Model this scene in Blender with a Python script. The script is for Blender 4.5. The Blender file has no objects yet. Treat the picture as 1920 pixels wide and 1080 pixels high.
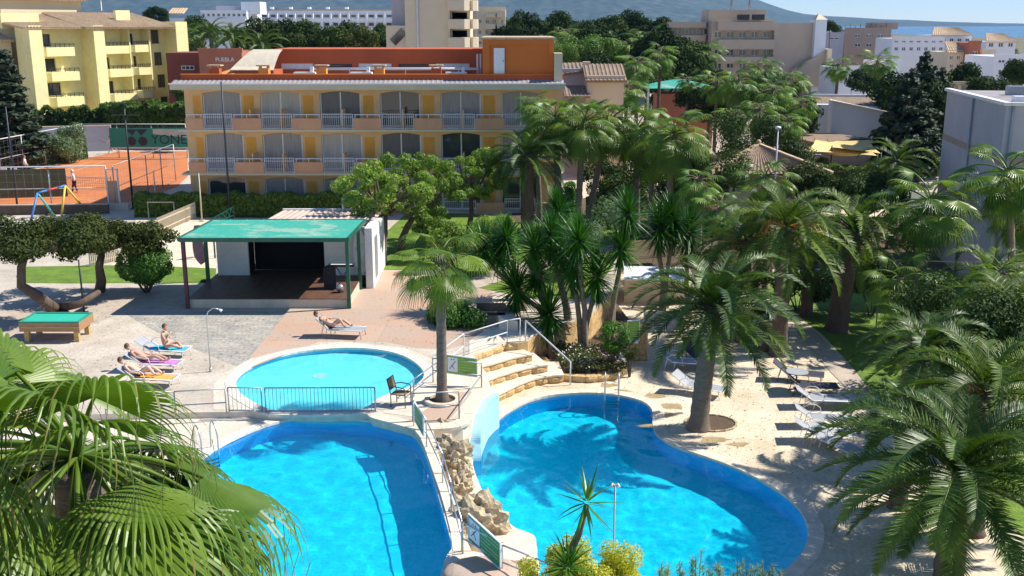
import bpy, bmesh, math, random
from mathutils import Vector, Matrix, geometry, noise
R = math.radians
random.seed(7)
SC = bpy.context.scene
COL = SC.collection
# ------------------------------------------------------------------ camera
CAMH, PITCH, FPX = 12.0, R(14.24), 1950.0
cam = bpy.data.cameras.new("camera"); camo = bpy.data.objects.new("camera", cam); COL.objects.link(camo)
camo.location = (0, 0, CAMH); camo.rotation_euler = (math.pi/2 - PITCH, 0, 0)
cam.sensor_width = 36; cam.angle = 2*math.atan(960/FPX); cam.clip_start = .1; cam.clip_end = 30000
SC.camera = camo
# ------------------------------------------------------------------ sun and sky
SUN_DIR = Vector((0.97*math.cos(R(47)), 0.24*math.cos(R(47)), math.sin(R(47)))).normalized()   # towards the sun
sun = bpy.data.lights.new("sun", 'SUN'); suno = bpy.data.objects.new("sun", sun); COL.objects.link(suno)
sun.energy = 5.0; sun.cycles.is_caustics_light = True; sun.angle = R(.5); sun.color = (1, .95, .85)
suno.rotation_euler = SUN_DIR.to_track_quat('Z', 'Y').to_euler()
W = bpy.data.worlds.new("World"); SC.world = W; W.use_nodes = True
nt = W.node_tree; bg = nt.nodes["Background"]; sky = nt.nodes.new("ShaderNodeTexSky")
sky.sky_type = 'NISHITA'; sky.sun_disc = False
sky.sun_elevation = math.asin(SUN_DIR.z); sky.sun_rotation = math.atan2(SUN_DIR.x, SUN_DIR.y)
sky.altitude = 0; sky.air_density = .8; sky.dust_density = 0; sky.ozone_density = 6.0
nt.links.new(sky.outputs[0], bg.inputs[0]); bg.inputs[1].default_value = .11
SC.view_settings.view_transform = 'Standard'; SC.view_settings.look = 'None'
SC.view_settings.gamma = 1; SC.view_settings.use_curve_mapping = False
SC.view_settings.exposure = 0.6
SC.cycles.max_bounces = 8; SC.cycles.transparent_max_bounces = 12
# ------------------------------------------------------------------ pixel helpers (photograph 1920x1080 -> a place in the world)
FW = Vector((0, math.cos(PITCH), -math.sin(PITCH))); UP = Vector((0, math.sin(PITCH), math.cos(PITCH)))
CP = Vector((0, 0, CAMH))
def ray(px, py): return FW + Vector(((px-960)/FPX, 0, 0)) + UP*((540-py)/FPX)
def G(px, py, z=0.0):
    d = ray(px, py); return CP + d*((z-CAMH)/d.z)
def A(px, py, Y):
    d = ray(px, py); return CP + d*(Y/d.y)
def gpoly(pts, z): return [(G(x, y, z).x, G(x, y, z).y) for x, y in pts]
# ------------------------------------------------------------------ materials
MATS = {}
def newmat(name):
    m = bpy.data.materials.new(name); m.use_nodes = True; MATS[name] = m
    return m, m.node_tree, m.node_tree.nodes["Principled BSDF"]
def col4(c): return (c[0], c[1], c[2], 1)
def mat(name, c, rough=.7, var=.18, scale=3.0, bump=.0, bscale=None, metal=0, c2=None, space='Object', spec=.5, stretch=None, fine=None):
    """colour with two scales of noise variation and an optional bump"""
    m, t, p = newmat(name); N = t.nodes; L = t.links
    tc = N.new("ShaderNodeTexCoord")
    if space == 'World':
        g = N.new("ShaderNodeNewGeometry"); src = g.outputs['Position']
    else: src = tc.outputs['Object']
    if stretch:
        mp = N.new("ShaderNodeMapping"); mp.inputs['Scale'].default_value = stretch; L.new(src, mp.inputs[0]); src = mp.outputs[0]
    n1 = N.new("ShaderNodeTexNoise"); n1.inputs['Scale'].default_value = scale; n1.inputs['Detail'].default_value = 6; n1.inputs['Roughness'].default_value = .65
    L.new(src, n1.inputs['Vector'])
    mr = N.new("ShaderNodeMapRange"); mr.inputs[1].default_value = .3; mr.inputs[2].default_value = .7; L.new(n1.outputs[0], mr.inputs[0])
    mx = N.new("ShaderNodeMix"); mx.data_type = 'RGBA'
    lo = tuple(max(0, v*(1-var)) for v in c); hi = tuple(min(1, v*(1+var)) for v in c)
    if c2: lo = c2; hi = c
    mx.inputs[6].default_value = col4(lo); mx.inputs[7].default_value = col4(hi); L.new(mr.outputs[0], mx.inputs[0])
    out = mx.outputs[2]
    if fine:
        n3 = N.new("ShaderNodeTexNoise"); n3.inputs['Scale'].default_value = fine[0]; n3.inputs['Detail'].default_value = 3; L.new(src, n3.inputs['Vector'])
        r3 = N.new("ShaderNodeMapRange"); r3.inputs[1].default_value = .3; r3.inputs[2].default_value = .7; r3.inputs[3].default_value = 1-fine[1]; r3.inputs[4].default_value = 1+fine[1]; L.new(n3.outputs[0], r3.inputs[0])
        ml = N.new("ShaderNodeVectorMath"); ml.operation = 'SCALE'; L.new(out, ml.inputs[0]); L.new(r3.outputs[0], ml.inputs['Scale']); out = ml.outputs[0]
    L.new(out, p.inputs['Base Color'])
    p.inputs['Roughness'].default_value = rough; p.inputs['Metallic'].default_value = metal
    p.inputs['Specular IOR Level'].default_value = spec
    if bump:
        n2 = N.new("ShaderNodeTexNoise"); n2.inputs['Scale'].default_value = bscale or scale*6; n2.inputs['Detail'].default_value = 5; L.new(src, n2.inputs['Vector'])
        b = N.new("ShaderNodeBump"); b.inputs['Strength'].default_value = bump; b.inputs['Distance'].default_value = .02; L.new(n2.outputs[0], b.inputs['Height']); L.new(b.outputs[0], p.inputs['Normal'])
    return m
def leafmat(name, c, c2, rough=.45, trans=.35, scale=2.5, spec=.5):
    m, t, p = newmat(name); N = t.nodes; L = t.links
    tc = N.new("ShaderNodeTexCoord"); n1 = N.new("ShaderNodeTexNoise"); n1.inputs['Scale'].default_value = scale; n1.inputs['Detail'].default_value = 3
    L.new(tc.outputs['Object'], n1.inputs['Vector'])
    oi = N.new("ShaderNodeObjectInfo")
    ad = N.new("ShaderNodeMath"); ad.operation = 'MULTIPLY_ADD'; ad.inputs[1].default_value = .5; L.new(oi.outputs['Random'], ad.inputs[0]); L.new(n1.outputs[0], ad.inputs[2])
    mr = N.new("ShaderNodeMapRange"); mr.inputs[1].default_value = .4; mr.inputs[2].default_value = 1.1; L.new(ad.outputs[0], mr.inputs[0])
    mx = N.new("ShaderNodeMix"); mx.data_type = 'RGBA'; mx.inputs[6].default_value = col4(c); mx.inputs[7].default_value = col4(c2); L.new(mr.outputs[0], mx.inputs[0])
    L.new(mx.outputs[2], p.inputs['Base Color']); p.inputs['Roughness'].default_value = rough; p.inputs['Specular IOR Level'].default_value = spec
    tr = N.new("ShaderNodeBsdfTranslucent"); gm = N.new("ShaderNodeVectorMath"); gm.operation = 'MULTIPLY'; gm.inputs[1].default_value = (1.5, 1.7, .5)
    L.new(mx.outputs[2], gm.inputs[0]); L.new(gm.outputs[0], tr.inputs[0])
    ms = N.new("ShaderNodeMixShader"); ms.inputs[0].default_value = trans
    L.new(p.outputs[0], ms.inputs[1]); L.new(tr.outputs[0], ms.inputs[2]); L.new(ms.outputs[0], N["Material Output"].inputs[0])
    return m
def waterglass(name, tint, rough=0.0):
    m, t, p = newmat(name); N = t.nodes; L = t.links; N.remove(p)
    g = N.new("ShaderNodeBsdfRefraction"); g.inputs[0].default_value = col4(tint); g.inputs['Roughness'].default_value = 0; g.inputs['IOR'].default_value = 1.33
    gl = N.new("ShaderNodeBsdfGlossy"); gl.inputs['Roughness'].default_value = .02; fr = N.new("ShaderNodeFresnel"); fr.inputs[0].default_value = 1.33
    ms = N.new("ShaderNodeMixShader"); L.new(fr.outputs[0], ms.inputs[0]); L.new(g.outputs[0], ms.inputs[1]); L.new(gl.outputs[0], ms.inputs[2]); L.new(ms.outputs[0], N["Material Output"].inputs[0]); return m
def add_joints(name, w, h, mortar=.012, dark=.62, off=.5, rot=0.0, cvar=.14):
    """slab joints and slab-to-slab tone on a ground material"""
    m = MATS[name]; t = m.node_tree; N = t.nodes; L = t.links; p = N['Principled BSDF']; src = p.inputs['Base Color'].links[0].from_socket
    g = N.new("ShaderNodeNewGeometry"); mp = N.new("ShaderNodeMapping"); mp.inputs['Rotation'].default_value = (0, 0, rot); L.new(g.outputs['Position'], mp.inputs[0])
    b = N.new("ShaderNodeTexBrick"); b.inputs['Scale'].default_value = 1; b.inputs['Brick Width'].default_value = w; b.inputs['Row Height'].default_value = h; b.inputs['Mortar Size'].default_value = mortar; b.inputs['Mortar Smooth'].default_value = .3; b.offset = off
    b.inputs['Color1'].default_value = (1+cvar,)*3+(1,); b.inputs['Color2'].default_value = (1-cvar,)*3+(1,); b.inputs['Mortar'].default_value = (dark,)*3+(1,); L.new(mp.outputs[0], b.inputs['Vector'])
    ml = N.new("ShaderNodeVectorMath"); ml.operation = 'MULTIPLY'; L.new(src, ml.inputs[0]); L.new(b.outputs['Color'], ml.inputs[1]); L.new(ml.outputs[0], p.inputs['Base Color'])
def watermat(name, tint, wscale=2.2, strength=.22):
    m, t, p = newmat(name); N = t.nodes; L = t.links; N.remove(p)
    g = N.new("ShaderNodeNewGeometry"); n = N.new("ShaderNodeTexNoise"); n.inputs['Scale'].default_value = wscale; n.inputs['Detail'].default_value = 3; n.inputs['Distortion'].default_value = 1.2
    L.new(g.outputs['Position'], n.inputs['Vector'])
    b = N.new("ShaderNodeBump"); b.inputs['Strength'].default_value = strength; b.inputs['Distance'].default_value = .12; L.new(n.outputs[0], b.inputs['Height'])
    fr = N.new("ShaderNodeFresnel"); fr.inputs[0].default_value = 1.33; L.new(b.outputs[0], fr.inputs['Normal'])
    tr = N.new("ShaderNodeBsdfTransparent"); tr.inputs[0].default_value = col4(tint)
    gl = N.new("ShaderNodeBsdfGlossy"); gl.inputs['Roughness'].default_value = .04; L.new(b.outputs[0], gl.inputs['Normal'])
    ms = N.new("ShaderNodeMixShader"); L.new(fr.outputs[0], ms.inputs[0]); L.new(tr.outputs[0], ms.inputs[1]); L.new(gl.outputs[0], ms.inputs[2])
    L.new(ms.outputs[0], N["Material Output"].inputs[0]); return m
# ------------------------------------------------------------------ mesh builder
class MB:
    def __init__(s): s.v = []; s.f = []; s.m = []; s.sm = []
    def add(s, vs, fs, mi=0, smooth=False):
        o = len(s.v); s.v += [tuple(v) for v in vs]
        for f in fs: s.f.append([i+o for i in f]); s.m.append(mi); s.sm.append(smooth)
        return s
    def box(s, x0, x1, y0, y1, z0, z1, mi=0, M=None):
        vs = [Vector((x, y, z)) for z in (z0, z1) for x, y in ((x0, y0), (x1, y0), (x1, y1), (x0, y1))]
        if M: vs = [M @ v for v in vs]
        return s.add(vs, [(3, 2, 1, 0), (4, 5, 6, 7), (0, 1, 5, 4), (1, 2, 6, 5), (2, 3, 7, 6), (3, 0, 4, 7)], mi)
    def bar(s, a, b, w, h=None, mi=0, upv=Vector((0, 0, 1))):
        a = Vector(a); b = Vector(b); h = h or w; d = (b-a); l = d.length
        if l < 1e-6: return s
        d.normalize(); sd = d.cross(upv)
        if sd.length < 1e-3: sd = Vector((1, 0, 0))
        sd.normalize(); u = sd.cross(d)
        M = Matrix((( sd.x, d.x, u.x, a.x), (sd.y, d.y, u.y, a.y), (sd.z, d.z, u.z, a.z), (0, 0, 0, 1)))
        return s.box(-w/2, w/2, 0, l, -h/2, h/2, mi, M)
    def tube(s, pts, r, n=8, mi=0, cap=True, smooth=True):
        pts = [Vector(p) for p in pts]; k = len(pts); rs = r if isinstance(r, (list, tuple)) else [r]*k
        vs = []; ref = Vector((0, 0, 1))
        t0 = (pts[1]-pts[0]).normalized()
        if abs(t0.z) > .9: ref = Vector((1, 0, 0))
        u = t0.cross(ref).normalized()
        for i, p in enumerate(pts):
            t = ((pts[min(i+1, k-1)]-pts[max(i-1, 0)])).normalized()
            u = (u - t*u.dot(t)).normalized(); w = t.cross(u)
            for j in range(n):
                a = 2*math.pi*j/n; vs.append(p + (u*math.cos(a)+w*math.sin(a))*rs[i])
        fs = [(i*n+j, i*n+(j+1) % n, (i+1)*n+(j+1) % n, (i+1)*n+j) for i in range(k-1) for j in range(n)]
        if cap: fs += [tuple(range(n))[::-1], tuple((k-1)*n+j for j in range(n))]
        return s.add(vs, fs, mi, smooth)
    def prism(s, poly, z0, z1, mi=0, mside=None, bottom=True):
        """closed polygon (xy list), z0/z1 numbers"""
        poly = [tuple(p) for p in poly]
        ar = sum(poly[i][0]*poly[(i+1) % len(poly)][1]-poly[(i+1) % len(poly)][0]*poly[i][1] for i in range(len(poly)))
        if ar < 0: poly = poly[::-1]
        n = len(poly); vs = [(x, y, z0) for x, y in poly]+[(x, y, z1) for x, y in poly]
        tris = geometry.tessellate_polygon([[Vector((x, y, 0)) for x, y in poly]])
        top = [];
        for t in tris:
            a, b, c = [poly[i] for i in t]
            cr = (b[0]-a[0])*(c[1]-a[1])-(b[1]-a[1])*(c[0]-a[0])
            top.append(tuple(t) if cr > 0 else tuple(t)[::-1])
        s.add(vs, [tuple(i+n for i in t) for t in top]+([t[::-1] for t in top] if bottom else []), mi)
        s.add(vs, [(i, (i+1) % n, (i+1) % n+n, i+n) for i in range(n)], mi if mside is None else mside)
        return s
    def sphere(s, c, r, mi=0, n=8, k=6, sc=(1, 1, 1)):
        vs = [Vector(c)+Vector((0, 0, -r*sc[2]))]
        for i in range(1, k):
            ph = -math.pi/2+math.pi*i/k
            for j in range(n): vs.append(Vector(c)+Vector((r*sc[0]*math.cos(ph)*math.cos(2*math.pi*j/n), r*sc[1]*math.cos(ph)*math.sin(2*math.pi*j/n), r*sc[2]*math.sin(ph))))
        vs.append(Vector(c)+Vector((0, 0, r*sc[2]))); e = len(vs)-1
        fs = [(0, 1+(j+1) % n, 1+j) for j in range(n)]
        for i in range(k-2): fs += [(1+i*n+j, 1+i*n+(j+1) % n, 1+(i+1)*n+(j+1) % n, 1+(i+1)*n+j) for j in range(n)]
        fs += [(e, 1+(k-2)*n+j, 1+(k-2)*n+(j+1) % n) for j in range(n)]
        return s.add(vs, fs, mi, True)
    def data(s, name, mats):
        me = bpy.data.meshes.new(name); me.from_pydata(s.v, [], s.f)
        for m in (mats if isinstance(mats, (list, tuple)) else [mats]): me.materials.append(m)
        me.polygons.foreach_set('material_index', s.m); me.polygons.foreach_set('use_smooth', s.sm); me.update()
        return me
    def build(s, name, mats, parent=None, loc=None):
        return ob(name, s.data(name, mats), parent, loc)
def ob(name, me, parent=None, loc=None, M=None):
    o = bpy.data.objects.new(name, me); COL.objects.link(o)
    if parent: o.parent = parent
    if M is not None: o.matrix_basis = M
    elif loc is not None: o.location = loc
    return o
def tag(o, label, cat, group=None):
    o['label'] = label; o['category'] = cat
    if group: o['group'] = group
    return o
def empty(name, loc, label=None, cat=None, group=None, rz=0):
    o = bpy.data.objects.new(name, None); COL.objects.link(o); o.location = loc; o.rotation_euler = (0, 0, rz); o.empty_display_size = .2
    if label: tag(o, label, cat, group)
    return o
def struct(o): o['kind'] = 'structure'; return o
def stuff(o, label=None, cat=None):
    o['kind'] = 'stuff'
    if label: o['label'] = label
    if cat: o['category'] = cat
    return o
def kids(o): return [c for c in bpy.data.objects if c.parent == o]
def copy_tree(o, parent=None, children=None):
    c = o.copy(); COL.objects.link(c)
    if parent: c.parent = parent
    for ch in o.children: copy_tree(ch, c)
    return c
def place(proto, first, loc, rz, label, group=None, sc=1):
    o = proto if first else copy_tree(proto)
    o.location = loc; o.rotation_euler = (0, 0, rz); o.scale = (sc, sc, sc); o['label'] = label
    if group: o['group'] = group
    return o
def inpoly(x, y, P):
    c = False; j = len(P)-1
    for i in range(len(P)):
        if (P[i][1] > y) != (P[j][1] > y) and x < (P[j][0]-P[i][0])*(y-P[i][1])/(P[j][1]-P[i][1])+P[i][0]: c = not c
        j = i
    return c
def sheet(name, outer, holes, z, m, zf=None):
    """flat sheet with holes, triangulated"""
    vs = []; es = []
    for lp in [outer]+holes:
        o = len(vs); vs += [Vector(p) for p in lp]; es += [(o+i, o+(i+1) % len(lp)) for i in range(len(lp))]
    r = geometry.delaunay_2d_cdt(vs, es, [], 0, 1e-5); V, F = r[0], r[2]; mb = MB(); fs = []
    for f in F:
        cx = sum(V[i].x for i in f)/len(f); cy = sum(V[i].y for i in f)/len(f)
        if inpoly(cx, cy, outer) and not any(inpoly(cx, cy, h) for h in holes):
            a, b, c = [V[i] for i in f[:3]]
            fs.append(tuple(f) if (b.x-a.x)*(c.y-a.y)-(b.y-a.y)*(c.x-a.x) > 0 else tuple(f)[::-1])
    mb.add([(v.x, v.y, z) for v in V], fs); o = mb.build(name, m); return struct(o)
def spline(pts, k=4, closed=True):
    """Catmull-Rom through xy points"""
    n = len(pts); out = []
    for i in range(n if closed else n-1):
        p = [pts[(i+j-1) % n] if closed else pts[min(max(i+j-1, 0), n-1)] for j in range(4)]
        for s in range(k):
            t = s/k; out.append(tuple(.5*((2*p[1][d])+(-p[0][d]+p[2][d])*t+(2*p[0][d]-5*p[1][d]+4*p[2][d]-p[3][d])*t*t+(-p[0][d]+3*p[1][d]-3*p[2][d]+p[3][d])*t**3) for d in range(len(pts[0]))))
    if not closed: out.append(tuple(pts[-1]))
    return out
def water_sheet(line, z, m, amp=.022, sp=.13, ws=1.0):
    """water surface with real ripples"""
    xs = [p[0] for p in line]; ys = [p[1] for p in line]; vs = [Vector(p) for p in line]; es = [(i, (i+1) % len(line)) for i in range(len(line))]
    x = min(xs)
    inn = offset(line, -.06 if area(line) > 0 else .06)
    while x < max(xs):
        y = min(ys)
        while y < max(ys):
            if inpoly(x, y, inn): vs.append(Vector((x+random.uniform(-.03, .03), y+random.uniform(-.03, .03))))
            y += sp
        x += sp
    r = geometry.delaunay_2d_cdt(vs, es, [], 0, 1e-5); V, F = r[0], r[2]; fs = []
    for f in F:
        cx = sum(V[i].x for i in f)/3; cy = sum(V[i].y for i in f)/3
        if inpoly(cx, cy, line):
            a, b, c = [V[i] for i in f[:3]]; fs.append(tuple(f) if (b.x-a.x)*(c.y-a.y)-(b.y-a.y)*(c.x-a.x) > 0 else tuple(f)[::-1])
    def hgt(v): return amp*(noise.noise(Vector((v.x*.9*ws, v.y*.9*ws, 0)))+.6*noise.noise(Vector((v.x*2.1*ws+7, v.y*2.1*ws, 3)))+.22*noise.noise(Vector((v.x*4.6*ws, v.y*4.6*ws, 9))))
    mb = MB(); mb.add([(v.x, v.y, z+hgt(v)) for v in V], fs, 0, True); o = struct(mb.build('water', m)); return o
def wallstrip(name, line, z0, z1, m, closed=True, flip=False):
    mb = MB(); n = len(line); vs = [(x, y, z0) for x, y in line]+[(x, y, z1) for x, y in line]
    fs = [(i, (i+1) % n, (i+1) % n+n, i+n) for i in range(n if closed else n-1)]
    if flip: fs = [f[::-1] for f in fs]
    mb.add(vs, fs, 0, False); return struct(mb.build(name, m))
def offset(line, d, closed=True):
    out = []; n = len(line)
    for i in range(n):
        a = Vector(line[(i-1) % n] if closed or i > 0 else line[i]); b = Vector(line[(i+1) % n] if closed or i < n-1 else line[i])
        t = (b-a).normalized(); out.append((line[i][0]+t.y*d, line[i][1]-t.x*d))
    return out
def area(P): return sum(P[i][0]*P[(i+1) % len(P)][1]-P[(i+1) % len(P)][0]*P[i][1] for i in range(len(P)))/2
M = MATS
mat('sand_paving', (.60, .53, .44), .85, scale=.5, bump=.3, bscale=14, space='World', c2=(.40, .34, .27), fine=(9, .16))
mat('grey_paving', (.48, .43, .36), .85, scale=.9, bump=.4, bscale=8, space='World', c2=(.27, .26, .24), fine=(7, .22))
mat('terracotta_paving', (.52, .31, .21), .8, scale=.55, bump=.2, bscale=20, space='World', c2=(.44, .36, .29), fine=(12, .1))
mat('pale_deck', (.72, .66, .56), .85, scale=.7, bump=.35, bscale=10, space='World', c2=(.52, .45, .35), fine=(14, .14))
mat('lower_deck', (.74, .64, .50), .85, scale=.45, bump=.35, bscale=9, space='World', c2=(.54, .43, .29), fine=(11, .15))
mat('coping', (.70, .60, .48), .7, scale=3, bump=.4, bscale=20, space='World', var=.15)
mat('coping_white', (.72, .65, .55), .7, scale=3, bump=.4, bscale=20, space='World', var=.12)
mat('sand', (.66, .56, .43), .95, scale=1.2, bump=.6, bscale=6, space='World', var=.16, fine=(8, .15))
mat('field', (.06, .085, .03), .95, scale=.06, bump=.0, space='World', c2=(.22, .18, .10))
mat('clay', (.52, .17, .055), .9, scale=.4, space='World', var=.14, fine=(5, .06), bump=.2)
mat('clay_line', (.62, .42, .30), .9, scale=4, space='World')
mat('lawn', (.17, .27, .02), .9, scale=1.2, bump=1, bscale=40, space='World', c2=(.08, .15, .014), fine=(14, .3))
mat('soil', (.10, .065, .04), .95, scale=5, bump=1, bscale=14, space='World')
mat('asphalt', (.10, .10, .10), .9, scale=3, space='World')
mat('path', (.45, .37, .30), .9, scale=2, bump=.3, space='World', fine=(9, .1))
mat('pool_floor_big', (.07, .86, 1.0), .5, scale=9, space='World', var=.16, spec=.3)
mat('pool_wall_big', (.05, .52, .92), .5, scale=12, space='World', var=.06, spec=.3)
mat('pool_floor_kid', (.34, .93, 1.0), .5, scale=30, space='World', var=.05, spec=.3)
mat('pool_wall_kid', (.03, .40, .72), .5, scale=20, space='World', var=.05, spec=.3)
mat('pool_paint', (.42, .74, .90), .6, scale=2, space='World', var=.08)
mat('slope_paint', (.62, .72, .86), .6, scale=2, space='World', var=.08)
waterglass('water_big', (.34, .89, 1.0)); waterglass('water_kid', (.74, .98, 1.0))
mat('stone_gold', (.72, .50, .24), .85, scale=2.2, bump=.9, bscale=9, c2=(.40, .25, .10), fine=(9, .2))
mat('stone_rock', (.66, .54, .36), .9, scale=2.6, bump=1.0, bscale=9, c2=(.27, .21, .13), fine=(14, .28))
mat('tread', (.74, .64, .50), .8, scale=1.5, bump=.2, space='World', var=.15, fine=(10, .1))
mat('stage_floor', (.13, .065, .045), .5, scale=2.5, var=.35, bump=.1)
mat('stage_base', (.56, .49, .38), .8, scale=3, var=.12, stretch=(1, 1, .4))
mat('white_wall', (.72, .71, .70), .8, scale=1.2, var=.07, fine=(8, .05))
mat('black_cloth', (.006, .005, .005), .95, scale=3)
mat('green_roof', (.045, .36, .27), .6, scale=.6, c2=(.24, .42, .32), stretch=(.8, 1.4, 1), fine=(6, .15))
# mostly green with pale worn patches
_n = M['green_roof'].node_tree.nodes
for x in _n:
    if x.bl_idname == "ShaderNodeMapRange" and abs(x.inputs[1].default_value-.3) < 1e-4 and x.inputs[3].default_value == 0: x.inputs[1].default_value = .41; x.inputs[2].default_value = .47
mat('green_steel', (.012, .10, .06), .5, scale=3, var=.2)
mat('dark_steel', (.02, .025, .035), .5, scale=3, var=.2)
mat('maroon_steel', (.11, .035, .045), .6, scale=3, var=.2)
mat('steel', (.55, .56, .57), .35, scale=5, var=.1, metal=.7)
mat('rail_grey', (.36, .38, .40), .45, scale=5, var=.1, metal=.4)
mat('white_paint', (.80, .80, .80), .5, scale=4, var=.06)
mat('fence_white', (.62, .64, .68), .55, scale=4, var=.08)
mat('roof_sheet', (.50, .40, .34), .7, scale=1.5, var=.15)
mat('hotel_wall', (.77, .50, .26), .85, scale=.35, var=.10, fine=(2, .05))
mat('hotel_orange', (.74, .35, .06), .8, scale=1, var=.12)
mat('hotel_cornice', (.56, .50, .36), .8, scale=1, var=.10)
mat('hotel_parapet', (.58, .31, .18), .85, scale=.8, var=.14, stretch=(1, 1, .3))
mat('terracotta_wall', (.46, .095, .03), .85, scale=.5, var=.14, stretch=(1, 1, .3))
mat('orange_wall', (.62, .17, .03), .85, scale=.5, var=.12, stretch=(1, 1, .3))
mat('orange_stucco', (.72, .28, .05), .85, scale=1, var=.12)
mat('roof_grey', (.30, .27, .28), .9, scale=.6, var=.25)
mat('curtain', (.33, .30, .29), .35, scale=2.2, var=.3, stretch=(6, 6, .25))
m, t, p = newmat('glass'); p.inputs['Base Color'].default_value = (.05, .055, .06, 1); p.inputs['Roughness'].default_value = .06; p.inputs['Specular IOR Level'].default_value = .9
m, t, p = newmat('glass_clear'); p.inputs['Base Color'].default_value = (.9, .93, .95, 1); p.inputs['Roughness'].default_value = .03; p.inputs['Transmission Weight'].default_value = 1.0; p.inputs['IOR'].default_value = 1.05; p.inputs['Specular IOR Level'].default_value = 1
mat('yellow_wall', (.84, .76, .38), .85, scale=.25, var=.07, fine=(2, .04))
mat('yellow_pale', (.74, .62, .40), .85, scale=.4, var=.06)
mat('roof_tile', (.58, .43, .28), .85, scale=.8, c2=(.42, .29, .18), fine=(5, .2))
mat('roof_tile_brown', (.30, .215, .15), .9, scale=.8, c2=(.20, .14, .10), fine=(5, .25))
mat('dull_red', (.42, .15, .09), .85, scale=.5, var=.1)
mat('dark_red', (.22, .06, .045), .85, scale=.5, var=.1)
mat('cream_wall', (.66, .56, .40), .85, scale=.3, var=.07)
mat('beige_wall', (.50, .40, .31), .85, scale=.3, var=.08)
mat('brown_wall', (.36, .27, .22), .85, scale=.3, var=.08)
mat('grey_wall', (.43, .42, .46), .85, scale=.25, var=.08, fine=(1.5, .04))
mat('cool_white', (.72, .74, .78), .8, scale=.3, var=.05)
mat('brick_red', (.42, .14, .08), .85, scale=1, var=.1)
mat('hill', (.032, .058, .03), 1, scale=.004, space='World', c2=(.075, .085, .055), fine=(.02, .5))
mat('bark', (.16, .11, .08), .95, scale=6, bump=1, bscale=12, stretch=(1, 1, .4), c2=(.08, .055, .04))
mat('bark_grey', (.22, .18, .15), .95, scale=5, bump=1, bscale=14, stretch=(1, 1, 3), c2=(.13, .10, .08))
mat('bark_pale', (.34, .26, .19), .9, scale=6, bump=.8, bscale=12, stretch=(1, 1, 2), c2=(.18, .13, .09))
mat('thatch', (.20, .13, .06), .95, scale=5, bump=1, bscale=10, c2=(.10, .065, .03))
leafmat('fan_leaf', (.026, .090, .008), (.16, .28, .022), .46, .22, spec=.35)
leafmat('fan_leaf_bright', (.045, .115, .008), (.18, .26, .025), .40, .26, spec=.4)
leafmat('dry_leaf', (.16, .12, .03), (.26, .20, .06), .7, .3)
leafmat('feather_leaf', (.018, .056, .005), (.10, .175, .016), .42, .14, spec=.38)
leafmat('feather_olive', (.026, .070, .006), (.15, .22, .018), .45, .18, spec=.35)
leafmat('yucca_leaf', (.014, .070, .005), (.065, .20, .012), .38, .15, spec=.4)
leafmat('tree_light', (.11, .19, .02), (.26, .36, .06), .55, .35, 4)
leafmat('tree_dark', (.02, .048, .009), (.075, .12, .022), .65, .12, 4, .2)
leafmat('tree_olive', (.022, .042, .008), (.09, .105, .02), .65, .15, 3, .2)
leafmat('bush_green', (.035, .13, .008), (.12, .27, .02), .5, .3, 3)
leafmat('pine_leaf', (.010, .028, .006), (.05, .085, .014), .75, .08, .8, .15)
leafmat('pine_bright', (.05, .12, .012), (.13, .22, .03), .7, .2, .8)
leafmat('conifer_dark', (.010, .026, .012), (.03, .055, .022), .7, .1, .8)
leafmat('hedge_leaf', (.04, .10, .014), (.16, .24, .035), .6, .25, 3)
leafmat('yellow_leaf', (.28, .30, .02), (.55, .52, .05), .5, .3, 5)
leafmat('silver_leaf', (.09, .15, .07), (.22, .30, .18), .6, .3, 4)
mat('orange_fruit', (.45, .20, .03), .6, scale=8, var=.2)
mat('flower_pink', (.75, .35, .60), .6, scale=8, var=.2)
mat('flower_white', (.85, .82, .85), .6, scale=8, var=.1)
mat('sign_green', (.22, .42, .06), .5, scale=4, var=.06)
mat('sign_dkgreen', (.05, .25, .12), .5, scale=4, var=.06)
mat('sign_white', (.80, .82, .84), .5, scale=4, var=.04)
mat('ink', (.02, .03, .04), .6, scale=4)
mat('sign_text', (.42, .60, .20), .5, scale=4, var=.04)
mat('screen_green', (.03, .26, .18), .8, scale=1, var=.1)
mat('screen_pale', (.42, .52, .45), .8, scale=1, var=.15)
mat('canvas_yellow', (.66, .50, .20), .8, scale=1, var=.08)
mat('sling_grey', (.34, .35, .38), .7, scale=5, var=.1)
mat('sling_dark', (.03, .035, .06), .7, scale=5, var=.1)
mat('wicker', (.30, .20, .12), .7, scale=30, var=.3)
mat('bronze', (.10, .075, .06), .5, scale=5, var=.1, metal=.3)
mat('wood_brown', (.36, .20, .10), .6, scale=3, var=.2, stretch=(1, 6, 6))
mat('wood_gold', (.50, .33, .12), .6, scale=3, var=.2, stretch=(1, 6, 6))
mat('baize', (.02, .42, .30), .9, scale=3, var=.08)
mat('skin', (.58, .33, .23), .55, scale=6, var=.08)
mat('skin_pale', (.66, .43, .33), .55, scale=6, var=.08)
mat('hair_brown', (.10, .05, .025), .6, scale=20, var=.3)
mat('hair_blond', (.42, .26, .10), .6, scale=20, var=.3)
mat('cloth_white', (.80, .80, .84), .8, scale=4, var=.05)
mat('cloth_black', (.015, .015, .02), .8, scale=4)
mat('cloth_green', (.10, .30, .22), .8, scale=4)
mat('cloth_pink', (.65, .25, .35), .8, scale=4)
mat('towel_blue', (.02, .50, .68), .9, scale=8, var=.1)
mat('towel_purple', (.55, .20, .52), .9, scale=8, var=.4)
mat('towel_orange', (.78, .40, .08), .9, scale=8, var=.1)
mat('toy_blue', (.05, .20, .50), .5); mat('toy_red', (.60, .06, .04), .5); mat('toy_yellow', (.75, .50, .04), .5); mat('toy_teal', (.08, .42, .36), .5)
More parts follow.
